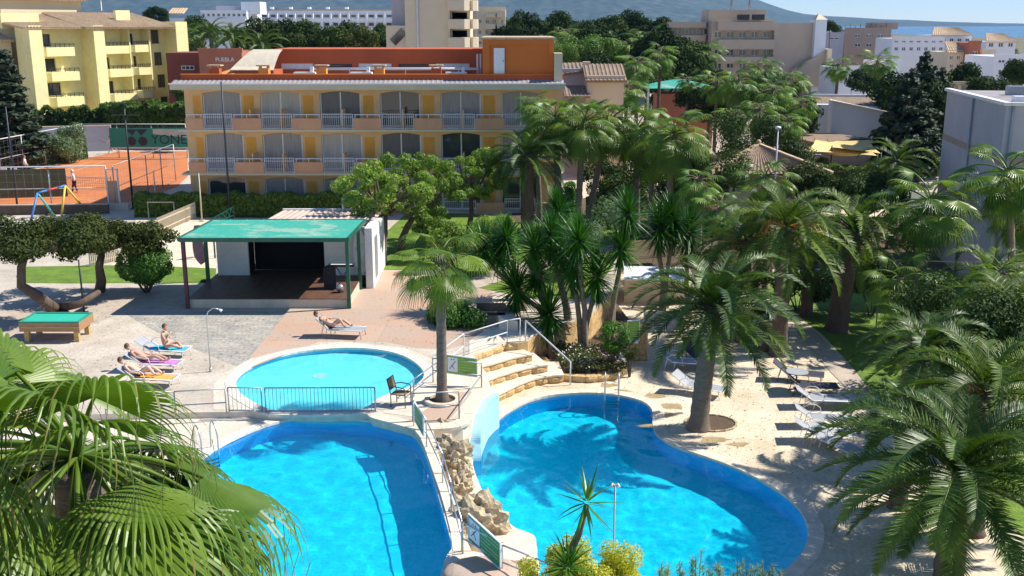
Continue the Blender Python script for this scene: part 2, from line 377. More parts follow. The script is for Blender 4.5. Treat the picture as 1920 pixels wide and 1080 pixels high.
mat('banner_pink', (.55, .30, .33), .7, scale=1.5, var=.2); mat('banner_white', (.72, .72, .80), .7, scale=1.5, var=.1)
mat('rubber', (.02, .02, .022), .8); mat('plastic_white', (.80, .80, .80), .4)
mat('hedge_cloth', (.10, .12, .06), .9, scale=1, var=.2)
mat('yellow_fence', (.60, .52, .30), .7, scale=2, var=.1)
add_joints('grey_paving', .5, .25, .014, .66, .5, .1, .10); add_joints('terracotta_paving', 2.4, 2.4, .012, .80, 0, .05, .05)
add_joints('pale_deck', 1.2, 1.2, .010, .78, 0, .3, .05); add_joints('lower_deck', 1.0, .7, .010, .80, .5, .25, .06); add_joints('sand_paving', 2.0, 2.0, .012, .82, 0, .1, .05)
add_joints('pool_wall_big', .25, .25, .006, .80, 0, 0, .04) if False else None
mat('curtain_dark', (.13, .12, .12), .3, scale=2.2, var=.35, stretch=(6, 6, .25))
mat('curtain_pale', (.46, .42, .38), .45, scale=2.2, var=.25, stretch=(7, 7, .2))
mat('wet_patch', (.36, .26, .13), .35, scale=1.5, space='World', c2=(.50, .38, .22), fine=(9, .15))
mat('sky_tone_gloss', (.03, .09, .15), .25, scale=.02, space='World', var=.2)  # blue gloss for the added sheet that mirrors sky on the right
mat('leaf_thread', (.14, .17, .04), .7, scale=5, var=.4)
# ================================================================== THE SETTING: ground, terraces, pools
ZM, ZL = -0.2, -1.25
# upper terrace edge (pixels on its top plane), left to right, then up behind the steps and planting
U_EDGE = [(-300, 800), (200, 776), (440, 772), (470, 771), (497, 775), (505, 777), (690, 776), (700, 784), (735, 793), (772, 803), (800, 805), (840, 803), (868, 798), (883, 787), (889, 770), (897, 753), (908, 741), (921, 731)]
U_BACK = [(912, 700), (885, 664), (908, 658), (929, 650), (950, 643), (971, 643), (990, 640), (1010, 622), (1060, 610), (1110, 590), (1150, 545), (1160, 500), (1165, 440)]
uedge = gpoly(U_EDGE, 0); uback = gpoly(U_BACK, 0)
hole = uedge + uback + [(9, 76), (75, 76), (75, 4), (-40, 4), (-40, uedge[0][1])]
kid = spline(gpoly([(441, 712), (462, 692), (500, 674), (550, 661), (600, 655), (660, 652), (715, 656), (755, 666), (783, 682), (797, 700), (790, 716), (765, 728), (735, 738), (705, 751), (690, 766), (650, 771), (560, 772), (515, 771), (492, 764), (465, 750), (446, 735)], 0), 4)
FAR = [(-14000, -200), (14000, -200), (14000, 22000), (-14000, 22000)]
BIG = [(-70, -60), (90, -60), (90, 103), (-70, 103)]
TOWN = [(-260, -200), (320, -200), (320, 330), (-260, 330)]
struct(sheet('ground', FAR, [TOWN], -.05, M['field']))
struct(sheet('street_ground', TOWN, [BIG], -.02, M['path']))
struct(sheet('terrace_paving', BIG, [hole, kid], 0, M['sand_paving']))
# mid level round the big left pool
lp = spline(gpoly([(330, 905), (362, 873), (400, 843), (440, 821), (485, 802), (535, 788), (600, 783), (660, 785), (720, 793), (762, 806), (788, 828), (806, 868), (820, 915), (834, 962), (846, 1005), (850, 1030), (838, 1048), (828, 1085), (800, 1160), (740, 1230), (600, 1290), (420, 1300), (260, 1250), (190, 1160), (190, 1060), (240, 980)], ZM), 4)
rp = spline(gpoly([(884, 868), (890, 842), (905, 815), (932, 786), (968, 762), (1012, 745), (1060, 738), (1112, 736), (1162, 741), (1203, 751), (1222, 764), (1226, 780), (1226, 797), (1236, 817), (1266, 836), (1312, 852), (1372, 873), (1432, 902), (1477, 931), (1506, 962), (1518, 995), (1511, 1030), (1488, 1058), (1455, 1081), (1390, 1112), (1280, 1150), (1120, 1175), (1040, 1150), (1012, 1090), (1005, 1045), (990, 1010), (955, 985), (925, 955), (904, 925), (891, 895)], ZL), 4)
WALK_R = [(812, 812), (822, 850), (838, 900), (856, 950), (868, 1000), (885, 1040), (900, 1100), (930, 1250), (930, 1500)]
walkr = gpoly(WALK_R, ZM)
mid_poly = gpoly([(-300, 800), (200, 776), (440, 772), (470, 771), (497, 775), (505, 777), (690, 776), (700, 784), (735, 793), (772, 803), (812, 806)], 0)
midp = [(-40, mid_poly[0][1])]+mid_poly+walkr+[(walkr[-1][0], 4), (-40, 4)]
sheet('pool_deck', midp, [lp], ZM, M['pale_deck'])
lowp = [(walkr[i][0]-.05, walkr[i][1]) for i in range(len(walkr))][::-1]+[mid_poly[-1]]+uedge[11:]+uback+[(9, 76), (75, 76), (75, 4), (walkr[-1][0], 4)]
lowp_in = offset(uedge[11:]+uback, 0, False)
sheet('lower_terrace', lowp, [rp], ZL, M['lower_deck'])
# retaining walls
def wall_line(name, line, z0, z1, m, th=.25):
    """a retaining wall: face on the line, body behind it"""
    bk = offset(line, -th, False); mb = MB(); mb.prism(line+bk[::-1], z0, z1-.003); return struct(mb.build(name, M[m]))
wallstrip('retaining_wall', uedge[:7], ZM-.1, 0, M['coping'], False)
wallstrip('retaining_wall', uedge[6:12], ZM-.1, 0, M['coping'], False)
wallstrip('retaining_wall', uedge[11:15], ZL-.1, 0, M['coping'], False)
wallstrip('retaining_wall', uback[4:], ZL-.1, 0, M['stone_gold'], False)
wallstrip('walkway_wall', walkr, ZL-.1, ZM, M['coping'], False)
# the curved light blue wall above the right pool, its foot dips to the water
bw = spline(gpoly([(921, 731), (908, 741), (897, 753), (889, 770), (883, 787)], 0), 5, False); n = len(bw)
foot = gpoly([(885, 862)], ZL)[0]
full = spline([bw[i] for i in range(0, n, 2)]+[((bw[-1][0]*(1-t)+foot[0]*t), (bw[-1][1]*(1-t)+foot[1]*t)) for t in (.5, 1)], 5, False)
kk = len(full); tops = [-1.15*max(0, (i/(kk-1)-.62)/.38)**1.3 for i in range(kk)]
mb = MB(); off = offset(full, .035, False); off2 = offset(full, -.30, False)
vs = []
for i in range(len(full)):
    zt = tops[i]-.06
    vs += [(off[i][0], off[i][1], ZL-1.2), (off[i][0], off[i][1], zt), (off2[i][0], off2[i][1], zt-.002), (off2[i][0], off2[i][1], ZL-1.2)]
k = len(full)
mb.add(vs, [(4*i+a, 4*i+4+a, 4*i+4+(a+1) % 4, 4*i+(a+1) % 4) for i in range(k-1) for a in range(4)]+[(0, 1, 2, 3), (4*k-4, 4*k-1, 4*k-2, 4*k-3)])
struct(mb.build('pool_wall', M['pool_paint']))
# copings of the upper terrace edge: separate stones along the rim
def coping_run(name, line, z, w, th, L, m, closed=True, proud=.02, parent=None, inward=0.04, jit=.0):
    """individual coping stones laid along a line (outside of it)"""
    pts = list(line)+([line[0]] if closed else []); acc = [0]
    for i in range(len(pts)-1): acc.append(acc[-1]+math.dist(pts[i], pts[i+1]))
    tot = acc[-1]; cnt = max(1, int(tot/L)); out = []
    def at(s):
        s = min(max(s, 0), tot)
        for i in range(len(pts)-1):
            if acc[i+1] >= s: t = (s-acc[i])/max(1e-9, acc[i+1]-acc[i]); return (pts[i][0]+(pts[i+1][0]-pts[i][0])*t, pts[i][1]+(pts[i+1][1]-pts[i][1])*t)
        return pts[-1]
    def nrm(s):
        a = at(s-.06); b = at(s+.06)
        if closed:
            if s < .06: a = at(tot-.06+s)
            if s > tot-.06: b = at(s+.06-tot)
        v = Vector((b[0]-a[0], b[1]-a[1])).normalized(); return Vector((v.y, -v.x))
    sgn = 1
    if closed: sgn = 1 if area(pts[:-1]) > 0 else -1
    for c in range(cnt):
        s0 = tot*c/cnt+.006; s1 = tot*(c+1)/cnt-.006; sm = (s0+s1)/2; mb = MB()
        P3 = []
        for s in (s0, sm, s1):
            p = at(s); nn = nrm(s)*sgn; P3.append(((p[0]-nn.x*inward, p[1]-nn.y*inward), (p[0]+nn.x*w, p[1]+nn.y*w)))
        poly = [P3[0][0], P3[1][0], P3[2][0], P3[2][1], P3[1][1], P3[0][1]]; cx = sum(q[0] for q in poly)/6; cy = sum(q[1] for q in poly)/6
        dz = random.uniform(-.004, .006)+jit*random.random()
        mb.prism([(q[0]-cx, q[1]-cy) for q in poly], -th, 0)
        o = mb.build(name, M[m], parent, (cx, cy, z+proud+dz)); out.append(o)
    return out
def piece_root(name, kind='structure'):
    o = bpy.data.objects.new(name, None); COL.objects.link(o); o['kind'] = kind; return o
cr = piece_root('pool_coping'); coping_run('coping_stone', rp, ZL, .38, .10, .62, 'coping', True, .02, cr)
cr = piece_root('pool_coping'); coping_run('coping_stone', lp, ZM, .30, .08, .62, 'coping_white', True, .02, cr)
cr = piece_root('pool_coping'); coping_run('coping_stone', [p for p in kid], 0, .32, .08, .62, 'coping_white', True, .02, cr)
cr = piece_root('terrace_coping'); coping_run('coping_stone', spline(uedge[6:18], 3, False), 0, -.42, .09, .55, 'coping', False, .024, cr, inward=-.05)
# pool shells: dished floor, painted walls, water sheets
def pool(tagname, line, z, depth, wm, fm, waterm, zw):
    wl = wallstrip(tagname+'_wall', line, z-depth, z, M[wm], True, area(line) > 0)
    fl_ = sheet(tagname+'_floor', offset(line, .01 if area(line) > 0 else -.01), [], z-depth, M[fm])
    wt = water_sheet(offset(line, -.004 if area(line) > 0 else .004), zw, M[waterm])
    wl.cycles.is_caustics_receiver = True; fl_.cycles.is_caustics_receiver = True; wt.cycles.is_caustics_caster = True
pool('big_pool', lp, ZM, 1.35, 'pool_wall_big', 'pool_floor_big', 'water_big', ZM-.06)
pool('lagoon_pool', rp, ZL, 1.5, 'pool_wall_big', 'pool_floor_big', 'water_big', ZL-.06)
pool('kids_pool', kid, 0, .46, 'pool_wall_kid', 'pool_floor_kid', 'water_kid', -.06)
# overflow slope between the children's pool and the big pool
a = G(507, 776, 0); b = G(692, 775, 0); c = G(528, 790, ZM-.12); d = G(705, 793, ZM-.12)
mb = MB(); mb.add([(a.x, a.y-.02, -.05), (b.x, b.y-.02, -.05), (d.x+.1, d.y-.1, ZM-.3), (c.x-.1, c.y-.1, ZM-.3)], [(3, 2, 1, 0)])
mb.add([(a.x, a.y-.02, -.05), (c.x-.1, c.y-.1, ZM-.3), (c.x-.1, c.y, ZM-.6), (a.x, a.y, -.6)], [(0, 1, 2, 3)]); struct(mb.build('overflow_slope', M['slope_paint']))
mb = MB(); e = G(601, 718, -.46); mb.prism([(e.x+.28*math.cos(t*.6), e.y+.28*math.sin(t*.6)) for t in range(10)], -.455, -.44); struct(mb.build('pool_drain_cover', M['plastic_white']))
# paved and planted zones (4 mm sheets)
def zone(name, pts, z, m, px=True, hs=[]): return sheet(name, gpoly(pts, z) if px else pts, hs, z, M[m])
kc = offset(kid, .44 if area(kid) > 0 else -.44)
zone('terracotta_paving', [(541, 583), (470, 668), (440, 700), (600, 640), (720, 640), (780, 652), (840, 655), (960, 610), (940, 560), (880, 520), (790, 508), (705, 508), (652, 576)], .004, 'terracotta_paving')
zone('grey_paving', [(231, 586), (541, 583), (470, 668), (452, 690), (330, 640), (290, 620)], .004, 'grey_paving')
zone('stage_forecourt', [(-200, 640), (95, 640), (231, 586), (541, 583), (660, 575), (660, 540), (340, 536), (165, 540)], .002, 'path')
zone('pool_surround', [(400, 720), (430, 695), (470, 672), (540, 655), (640, 640), (760, 652), (850, 690), (900, 690), (900, 728), (880, 776), (840, 790), (690, 770), (500, 768), (450, 768), (400, 768)], .008, 'pale_deck', hs=[kid])
zone('red_paving', [(800, 792), (765, 790), (845, 735), (885, 735), (862, 765), (840, 790)], .012, 'terracotta_paving')
zone('lawn', [(48, 500), (30, 518), (40, 530), (120, 531), (300, 530), (405, 531), (405, 503), (330, 500), (200, 497)], .012, 'lawn')
zone('lawn', [(718, 440), (705, 506), (790, 506), (860, 512), (900, 540), (1000, 560), (1100, 560), (1150, 500), (1160, 420), (1000, 405), (840, 400), (760, 402)], .012, 'lawn')
zone('footpath', [(850, 535), (880, 545), (960, 520), (1060, 500), (1150, 470), (1150, 458), (1050, 480), (940, 500)], .016, 'path')
zone('sand_court', [(265, 398), (250, 418), (232, 470), (210, 497), (330, 500), (405, 503), (405, 440), (440, 385), (330, 380)], .004, 'sand')
clay = [(222, 284), (40, 322), (-260, 352), (-260, 392), (212, 388), (330, 352), (352, 330), (352, 284)]
zone('clay_court', clay, .006, 'clay')
def line_px(name, a, b, w, z, m, px=True):
    p = G(a[0], a[1], z); q = G(b[0], b[1], z); mb = MB(); d = (q-p).normalized(); s = Vector((d.y, -d.x, 0))*w/2
    mb.add([p-s, q-s, q+s, p+s], [(0, 1, 2, 3)] if d.cross(s).z < 0 else [(3, 2, 1, 0)]); return struct(mb.build(name, M[m]))
for a, b in (((160, 292), (178, 287)), ((75, 333), (165, 305)), ((100, 333), (195, 303)), ((140, 348), (185, 337)), ((145, 356), (205, 356)), ((148, 374), (205, 378)), ((160, 291), (360, 291)), ((75, 333), (110, 333)), ((205, 300), (350, 300))):
    line_px('court_line', a, b, .10, .012, 'clay_line')
# right side on the lower terrace
zone('lawn', [(1490, 585), (1545, 630), (1600, 690), (1640, 740), (1700, 800), (1800, 900), (1840, 960), (2100, 1100), (2400, 900), (2300, 560), (1700, 500), (1450, 510), (1420, 560)], ZL+.012, 'lawn')
zone('footpath', [(1490, 618), (1525, 618), (1590, 680), (1640, 740), (1600, 740), (1560, 700)], ZL+.018, 'path')
zone('planting_bed', [(1165, 440), (1180, 500), (1290, 500), (1330, 560), (1420, 560), (1450, 505), (1700, 500), (2300, 560), (2300, 420), (1300, 400)], ZL+.006, 'soil')
zone('planting_bed', [(960, 400), (960, 420), (1100, 420), (1160, 415), (1500, 400), (1500, 370), (1100, 370)], .02, 'soil')
# distant road, hedgerow ground and hills
hills = MB(); nx, ny = 150, 26; vs = []
for j in range(ny):
    for i in range(nx):
        X = (-3800+i*52.0)*2.4; Y = (2300+j*75.0)*2.4; u = X/Y*FPX*.969+960     # roughly the column of the photo this stands in
        ridge = 255 if u < 1120 else max(40, 255-(u-1120)*.62)
        if u > 1460: ridge = 45*math.exp(-(u-1460)/260)
        if u < 150: ridge = min(255, 75+abs(u-95)**1.22*1.1) if u > -40 else 150
        prof = math.sin(min(1, j/(ny*.62))*math.pi/2)
        nz = noise.fractal(Vector((X/900, Y/800, 0)), .9, 2, 5)*.5+.5
        vs.append((X, Y, -8+2.4*ridge*prof*(.72+.38*nz)))
hills.add(vs, [(j*nx+i, j*nx+i+1, (j+1)*nx+i+1, (j+1)*nx+i) for j in range(ny-1) for i in range(nx-1)], 0, True)
struct(hills.build('hills', M['hill']))

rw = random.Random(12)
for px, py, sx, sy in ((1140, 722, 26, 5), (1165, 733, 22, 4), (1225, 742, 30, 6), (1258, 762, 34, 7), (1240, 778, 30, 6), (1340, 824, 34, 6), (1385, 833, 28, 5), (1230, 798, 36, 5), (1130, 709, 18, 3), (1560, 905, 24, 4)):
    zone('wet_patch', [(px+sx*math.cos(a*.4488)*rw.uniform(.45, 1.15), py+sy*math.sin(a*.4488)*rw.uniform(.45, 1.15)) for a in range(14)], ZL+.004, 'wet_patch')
for o in COL.objects:
    if o.name.startswith(('pool_wall', 'pool_drain', 'overflow')): o.cycles.is_caustics_receiver = True

sheet('sea', [(420, 1000), (14000, 1000), (14000, 22000), (2600, 22000), (900, 4000)], [], -.03, M['sky_tone_gloss'])  # added sheet, no known sea; mirrors sky so the horizon strip blends in
# ================================================================== PLANTS: shared leaf meshes
def blade(mb, base, d, side, L, w, droop=0.0, seg=2, fold=.25, mi=0, tip=0.0):
    """a folded tapering leaf blade from base along d; side = width direction"""
    d = d.normalized(); nrm = side.cross(d).normalized(); P = [base]; dd = d.copy()
    for i in range(seg):
        P.append(P[-1]+dd*(L/seg)); dd = (dd+Vector((0, 0, -droop/seg))).normalized()
    vs = []; ws = [w*(1-(i/seg)**1.6*(1-tip)) for i in range(seg+1)]; ws[0] = w*.6
    for i, p in enumerate(P):
        vs += [p-side*ws[i]/2+nrm*ws[i]*fold, p, p+side*ws[i]/2+nrm*ws[i]*fold]
    fs = []
    for i in range(seg):
        a = 3*i; fs += [(a, a+1, a+4, a+3), (a+1, a+2, a+5, a+4)]
    mb.add(vs, fs, mi)
def feather_mesh(name, mats, L, elev, droop, nl, ll, lw, rng, rach=.035, seg=8, vee=.55, leafdroop=.3):
    """a date-palm frond starting at the origin, heading +X and up by elev, bending down; leaflets both sides"""
    mb = MB(); P = [Vector((0, 0, 0))]; e = elev; T = []; yaw = 0
    K = 14
    for i in range(K):
        d = Vector((math.cos(e)*math.cos(yaw), math.cos(e)*math.sin(yaw), math.sin(e))); T.append(d); P.append(P[-1]+d*L/K); e -= droop/K*(0.5+1.0*i/K)*1.0
        e = max(e, -1.45); yaw += rng.uniform(-.02, .02)
    T.append(T[-1]); mb.tube(P, [rach*(1-.8*i/K) for i in range(K+1)], 4, 1, False, True)
    for i in range(nl):
        t = .13+.87*(i+.5)/nl; f = t*K; k = min(int(f), K-1); p = P[k].lerp(P[k+1], f-k); d = T[k]
        s0 = d.cross(Vector((0, 0, 1)));  s0 = s0.normalized() if s0.length > .05 else Vector((0, 1, 0)); up = s0.cross(d).normalized()
        for sg in (-1, 1):
            out = (s0*sg*(.95)+d*(.55+.5*t)+up*(vee*rng.uniform(.3, 1.1))).normalized()
            l = ll*(math.sin(math.pi*min(1, .12+.86*t))**.55)*rng.uniform(.8, 1.1)
            sd = d.cross(out).cross(out); sd = (d-out*d.dot(out)).normalized()
            blade(mb, p, out, sd, l, lw*rng.uniform(.8, 1.2), leafdroop*rng.uniform(.3, 1.4), 2, .2)
    return mb.data(name, mats)
def fan_mesh(name, mats, pet, Rf, elev, droop, nseg, rng, spread=2.2, tipdroop=1.2, split=.5, ms=5, hairs=False, pw=.03, cup=.25, cluster=0):
    """a fan-palm leaf: petiole from the origin, then a pleated fan of tapering split segments with drooping tips"""
    mb = MB(); P = [Vector((0, 0, 0))]; e = elev; K = 7
    for i in range(K):
        d = Vector((math.cos(e), 0, math.sin(e))); P.append(P[-1]+d*pet/K); e -= droop/K
    mb.tube(P, [pw*(1-.45*i/K) for i in range(K+1)], 5 if hairs else 4, 1, False, True)
    o = P[-1]; ax = Vector((math.cos(e), 0, math.sin(e))); side = Vector((0, 1, 0)); nr = ax.cross(side)
    if nr.z < 0: nr = -nr
    prev = None
    for i in range(nseg):
        a0 = spread*(i/nseg*2-1); a1 = spread*((i+1)/nseg*2-1); am = (a0+a1)/2
        Ri = Rf*(1-.22*(abs(am)/spread)**2)*rng.uniform(.93, 1.05)
        sp = split*rng.uniform(.9, 1.12)
        if cluster and i % cluster: sp *= 1.25
        def dirv(a, lift=0): return (ax*math.cos(a)+side*math.sin(a)+nr*(cup*(1-math.cos(a))*-1.0+lift)).normalized()
        rows = []
        dm = dirv(am); pm = o.copy(); grav = tipdroop*rng.uniform(.7, 1.35); tw = side*0
        for k in range(ms+1):
            t = k/ms; r = Ri*t
            if t <= sp or k <= 1:
                pa = o+dirv(a0)*r; pb = o+dirv(a1)*r; pc = o+dirv(am)*r+nr*(.10*r*(a1-a0)*2.2); hw = None
                cur = o+dm*r; wdt = (pb-pa).length; vel = dm.copy(); rows.append((pa, pc, pb))
            else:
                st = Ri/ms; g = grav*(t-sp)/(1-sp)
                vel = (vel+Vector((0, 0, -1))*g*.55).normalized(); cur = cur+vel*st
                w = wdt*(.78 if hairs else .78)*(1-(t-sp)/(1-sp))**.8+.002; sd = (dirv(a1)-dirv(a0)).normalized()
                rows.append((cur-sd*w/2, cur+nr*w*.25, cur+sd*w/2))
        vs = [p for r_ in rows for p in r_]
        dry = rng.random() < (.45 if hairs else .16); kd = ms-(2 if hairs and rng.random() < .4 else 1)
        for k in range(ms): mb.add(vs[3*k:3*k+6], [(0, 1, 4, 3), (1, 2, 5, 4)], 2 if dry and k >= kd else 0)
        if hairs and rng.random() < .55:
            q = rows[-1][1]; mb.tube([q, q+Vector((rng.uniform(-.04, .04), rng.uniform(-.04, .04), -.18)), q+Vector((rng.uniform(-.08, .08), rng.uniform(-.08, .08), -.34-.28*rng.random()))], [.004, .003, .001], 3, 3, False)
    return mb.data(name, mats)
def rosette_mesh(name, mats, n, L, w, rng, lo=-.9, hi=1.45, seg=3, droop=.35, fold=.18):
    """a head of sword leaves (yucca)"""
    mb = MB()
    for i in range(n):
        t = (i+.5)/n; el = hi-(hi-lo)*t**1.1+rng.uniform(-.1, .1); az = i*2.39996+rng.uniform(-.2, .2)
        d = Vector((math.cos(el)*math.cos(az), math.cos(el)*math.sin(az), math.sin(el))); s = Vector((-math.sin(az), math.cos(az), 0))
        blade(mb, d*.04+Vector((0, 0, .10*(1-t))), d, s, L*rng.uniform(.75, 1.08), w, droop*rng.uniform(.2, 1.5)*(1 if el > 0 else .4), seg, fold)
    return mb.data(name, mats)
def leaf_cloud(mb, blobs, n, size, rng, squash=.8, mi=0, shell=.55, asp=.55):
    """leaves spread through a set of ellipsoid clumps: n leaves in all"""
    tot = sum(b[3]**2*1.0 for b in blobs)
    for (x, y, z, r) in blobs:
        for _ in range(int(n*r*r/tot)):
            v = Vector((rng.gauss(0, 1), rng.gauss(0, 1), rng.gauss(0, 1))).normalized()
            rr = r*(shell+(1-shell)*rng.random()**.6)*(1+.18*noise.noise(Vector((v.x*2+x, v.y*2+y, v.z*2+z))))
            p = Vector((x, y, z))+Vector((v.x*rr, v.y*rr, v.z*rr*squash))
            nn = (v+Vector((rng.uniform(-.8, .8), rng.uniform(-.8, .8), rng.uniform(-.5, .9)))).normalized()
            a = nn.cross(Vector((rng.uniform(-1, 1), rng.uniform(-1, 1), rng.uniform(-1, 1)))).normalized(); b = nn.cross(a)
            s = size*rng.uniform(.6, 1.35)
            mb.add([p-a*s, p+b*s*asp+nn*s*.15, p+a*s, p-b*s*asp+nn*s*.15], [(0, 1, 2, 3)], mi)
def blobset(rng, R0, n, flat=.6, rr=(.32, .5), holes=0):
    out = []
    for i in range(n):
        v = Vector((rng.gauss(0, 1), rng.gauss(0, 1), rng.gauss(0, 1))).normalized(); q = R0*(.35+.5*rng.random()**.5)
        out.append((v.x*q, v.y*q, v.z*q*flat, R0*rng.uniform(*rr)))
    return out
RNG = random.Random(11)
# ---------------------------------------------------------------- frond libraries (shared meshes)
def fan_lib(pre, mats, pet, Rf, nseg, ms, tip, elevs, spread=2.1, split=.5):
    lib = []
    for j, e in enumerate(elevs):
        for v in range(2):
            lib.append((e, fan_mesh(pre, mats, pet*RNG.uniform(.9, 1.15)*(1 if e > 0 else .9), Rf, e, .35+.35*RNG.random()+(.4 if e > 0 else 0), nseg, RNG, spread, tip*(1.0 if e < .7 else .7), split, ms)))
    return lib
FM = [M['fan_leaf'], M['bark_pale'], M['dry_leaf']]
FMB = [M['fan_leaf_bright'], M['fan_leaf_bright'], M['dry_leaf']]
FAN = fan_lib('fan_frond', FMB, 1.15, .95, 30, 5, 1.5, (1.4, 1.0, .65, .3, -.1, -.6))
FAND = fan_lib('fan_frond', FM, 1.0, .95, 24, 4, 1.5, (1.4, 1.0, .6, .2, -.2, -.7))
SKIRT = [(-1.2, fan_mesh('dead_frond', [M['dry_leaf'], M['dry_leaf'], M['dry_leaf']], .5, .8, -1.1, .2, 16, RNG, 1.2, 1.2, .5, 4)) for _ in range(2)]
def feather_lib(mats, L, nl, ll, lw, elevs, dro, leafdroop=.3, v=2, rach=.035):
    lib = []
    for j, e in enumerate(elevs):
        for _ in range(v): lib.append((e, feather_mesh('feather_frond', mats, L*RNG.uniform(.88, 1.06), e, dro*RNG.uniform(.85, 1.15)*(1.0 if e > .2 else .55), nl, ll, lw, RNG, rach, leafdroop=leafdroop)))
    return lib
FE = [M['feather_leaf'], M['yellow_leaf']]; FEO = [M['feather_olive'], M['yellow_leaf']]
FEA = feather_lib([M['feather_leaf'], M['feather_olive']], 3.0, 62, .52, .045, (1.42, 1.15, .85, .5, .15, -.3), 1.9)
FEB = feather_lib([M['feather_olive'], M['feather_olive']], 3.3, 52, .50, .05, (1.42, 1.1, .8, .45, .1, -.3), 2.1)
def fronds(root, lib, n, emax, emin, rng, scale=1, z=0, name='frond', jit=.15, bias=None, xy=(0, 0)):
    for i in range(n):
        t = (i+.5)/n; e = emax-(emax-emin)*t**.85+rng.uniform(-jit, jit)*.6
        c = sorted(lib, key=lambda q: abs(q[0]-e)+rng.random()*.18)[0]
        az = i*2.39996+rng.uniform(-.25, .25); s = scale*rng.uniform(.88, 1.1)
        if t < .15: s *= .85
        Mx = Matrix.Translation((xy[0], xy[1], z-.25*t*scale)) @ Matrix.Rotation(az, 4, 'Z') @ Matrix.Rotation(rng.uniform(-.12, .12), 4, 'X') @ Matrix.Rotation(-(e-c[0])*.7, 4, 'Y') @ Matrix.Scale(s, 4)
        ob(name, c[1], root, M=Mx)
def trunk_mesh(name, m, h, r0, r1, lean=(0, 0), bulge=1.35, rng=RNG, rings=True, n=12, crownbulb=1.0, z0=-.1):
    mb = MB(); k = max(8, int(h*5)); pts = []; rs = []
    for i in range(k+1):
        t = i/k; z = z0+(h-z0)*t
        pts.append((lean[0]*t**1.3, lean[1]*t**1.3, z)); r = r0+(r1-r0)*t
        if t < .12: r *= 1+(bulge-1)*(1-t/.12)**1.5
        if rings: r *= 1+.035*((-1)**i)+rng.uniform(-.02, .02)
        if crownbulb > 1 and t > .82: r *= 1+(crownbulb-1)*(t-.82)/.18
        rs.append(r)
    mb.tube(pts, rs, n, 0, True, True); return mb.build(name, M[m])
def stubs(root, h, r, n, m, rng, top=.9, size=.12):
    mb = MB()
    for i in range(n):
        az = i*2.4; z = h-top*(i/n); d = Vector((math.cos(az), math.sin(az), .55)).normalized(); p = Vector((math.cos(az)*r*.85, math.sin(az)*r*.85, z))
        mb.bar(p, p+d*size*rng.uniform(.8, 1.4), size*.75, size*.35)
    return mb.build('leaf_stubs', M[m], root)
def palm(name, label, group, base, top, kind, n=26, scale=1.0, r=.17, rng=None, emin=-.7, emax=1.35, trunk='bark_grey', skirt=0, stub=0, lib=None, bulb=1.0, fruit=0, bulge=1.35):
    """base/top: world points of the foot and the crown centre"""
    rng = rng or random.Random(hash(label) & 0xffff if False else sum(map(ord, label)))
    root = empty(name, base, label, 'palm tree', group); h = top.z-base.z; ln = (top.x-base.x, top.y-base.y)
    t = trunk_mesh('trunk', trunk, h, r, r*.82, ln, bulge, rng, True, 12 if scale*r > .15 else 9, bulb); t.parent = root
    lib = lib or (FAN if kind == 'fan' else FAND if kind == 'fand' else FEA)
    fronds(root, lib, n, emax, emin, rng, scale, h, 'frond', xy=ln)
    if stub:
        s = stubs(root, 0, r*1.05, stub, 'thatch' if kind[0] == 'f' and kind != 'feather' else 'bark', rng, .9, .16); s.location = (ln[0], ln[1], h); s['kind'] = 'stuff'
    for i in range(skirt):
        c = SKIRT[i % 2][1]; Mx = Matrix.Translation((ln[0], ln[1], h-.25-.5*rng.random())) @ Matrix.Rotation(i*2.4, 4, 'Z') @ Matrix.Scale(scale*rng.uniform(.7, 1), 4); ob('dead_frond', c, root, M=Mx)
    for i in range(fruit):
        az = i*2.1+3.6; mb = MB()
        st = Vector((ln[0], ln[1], h)); d = Vector((math.cos(az), math.sin(az), .3))
        for q in range(12):
            u = d+Vector((rng.uniform(-.35, .35), rng.uniform(-.35, .35), rng.uniform(-.2, .2))); p1 = st+u*.8*scale; mb.tube([st, p1, p1+Vector((u.x*.2, u.y*.2, -.45))], [.012, .015, .02], 3, 0, False)
        mb.build('fruit_stalk', M['orange_fruit'], root)
    return root
def pl(px, py, Y, z0=0.0):
    """top point on plane Y at a pixel and its foot straight below on z0"""
    t = A(px, py, Y); return Vector((t.x, t.y, z0)), t
# ---------------------------------------------------------------- broadleaf crowns
def crown_data(name, m, R0, nb, n, size, rng, flat=.7, rr=(.3, .45), shell=.5, squash=.8, asp=.55):
    mb = MB(); leaf_cloud(mb, blobset(rng, R0, nb, flat, rr), n, size, rng, squash, 0, shell, asp); return mb.data(name, M[m])
def limb_tree(name, label, cat, group, base, mcrown, R0, h, trunkpts, rt, bark, limbs, seed, n=9000, size=.09, flat=.6, extra=None, nb=16, rr=(.26, .4)):
    rng = random.Random(seed); root = empty(name, base, label, cat, group)
    mb = MB(); mb.tube(trunkpts, [rt*(1-.45*i/(len(trunkpts)-1)) for i in range(len(trunkpts))], 9, 0); tip = Vector(trunkpts[-1])
    blobs = blobset(rng, R0, nb, flat, rr); c = Vector((tip.x, tip.y, h))
    for i in range(limbs):
        b = blobs[i % len(blobs)]; e = c+Vector(b[:3]); mid = tip.lerp(e, .5)+Vector((rng.uniform(-.2, .2), rng.uniform(-.2, .2), -.1*R0)); mb.tube([tip, mid, e], [rt*.5, rt*.3, rt*.1], 6, 0, False)
    mb.build('trunk', M[bark], root)
    cm = MB(); leaf_cloud(cm, [(c.x+b[0], c.y+b[1], c.z+b[2], b[3]) for b in blobs], n, size, rng, .8, 0, .35); cm.build('crown', M[mcrown], root)
    return root
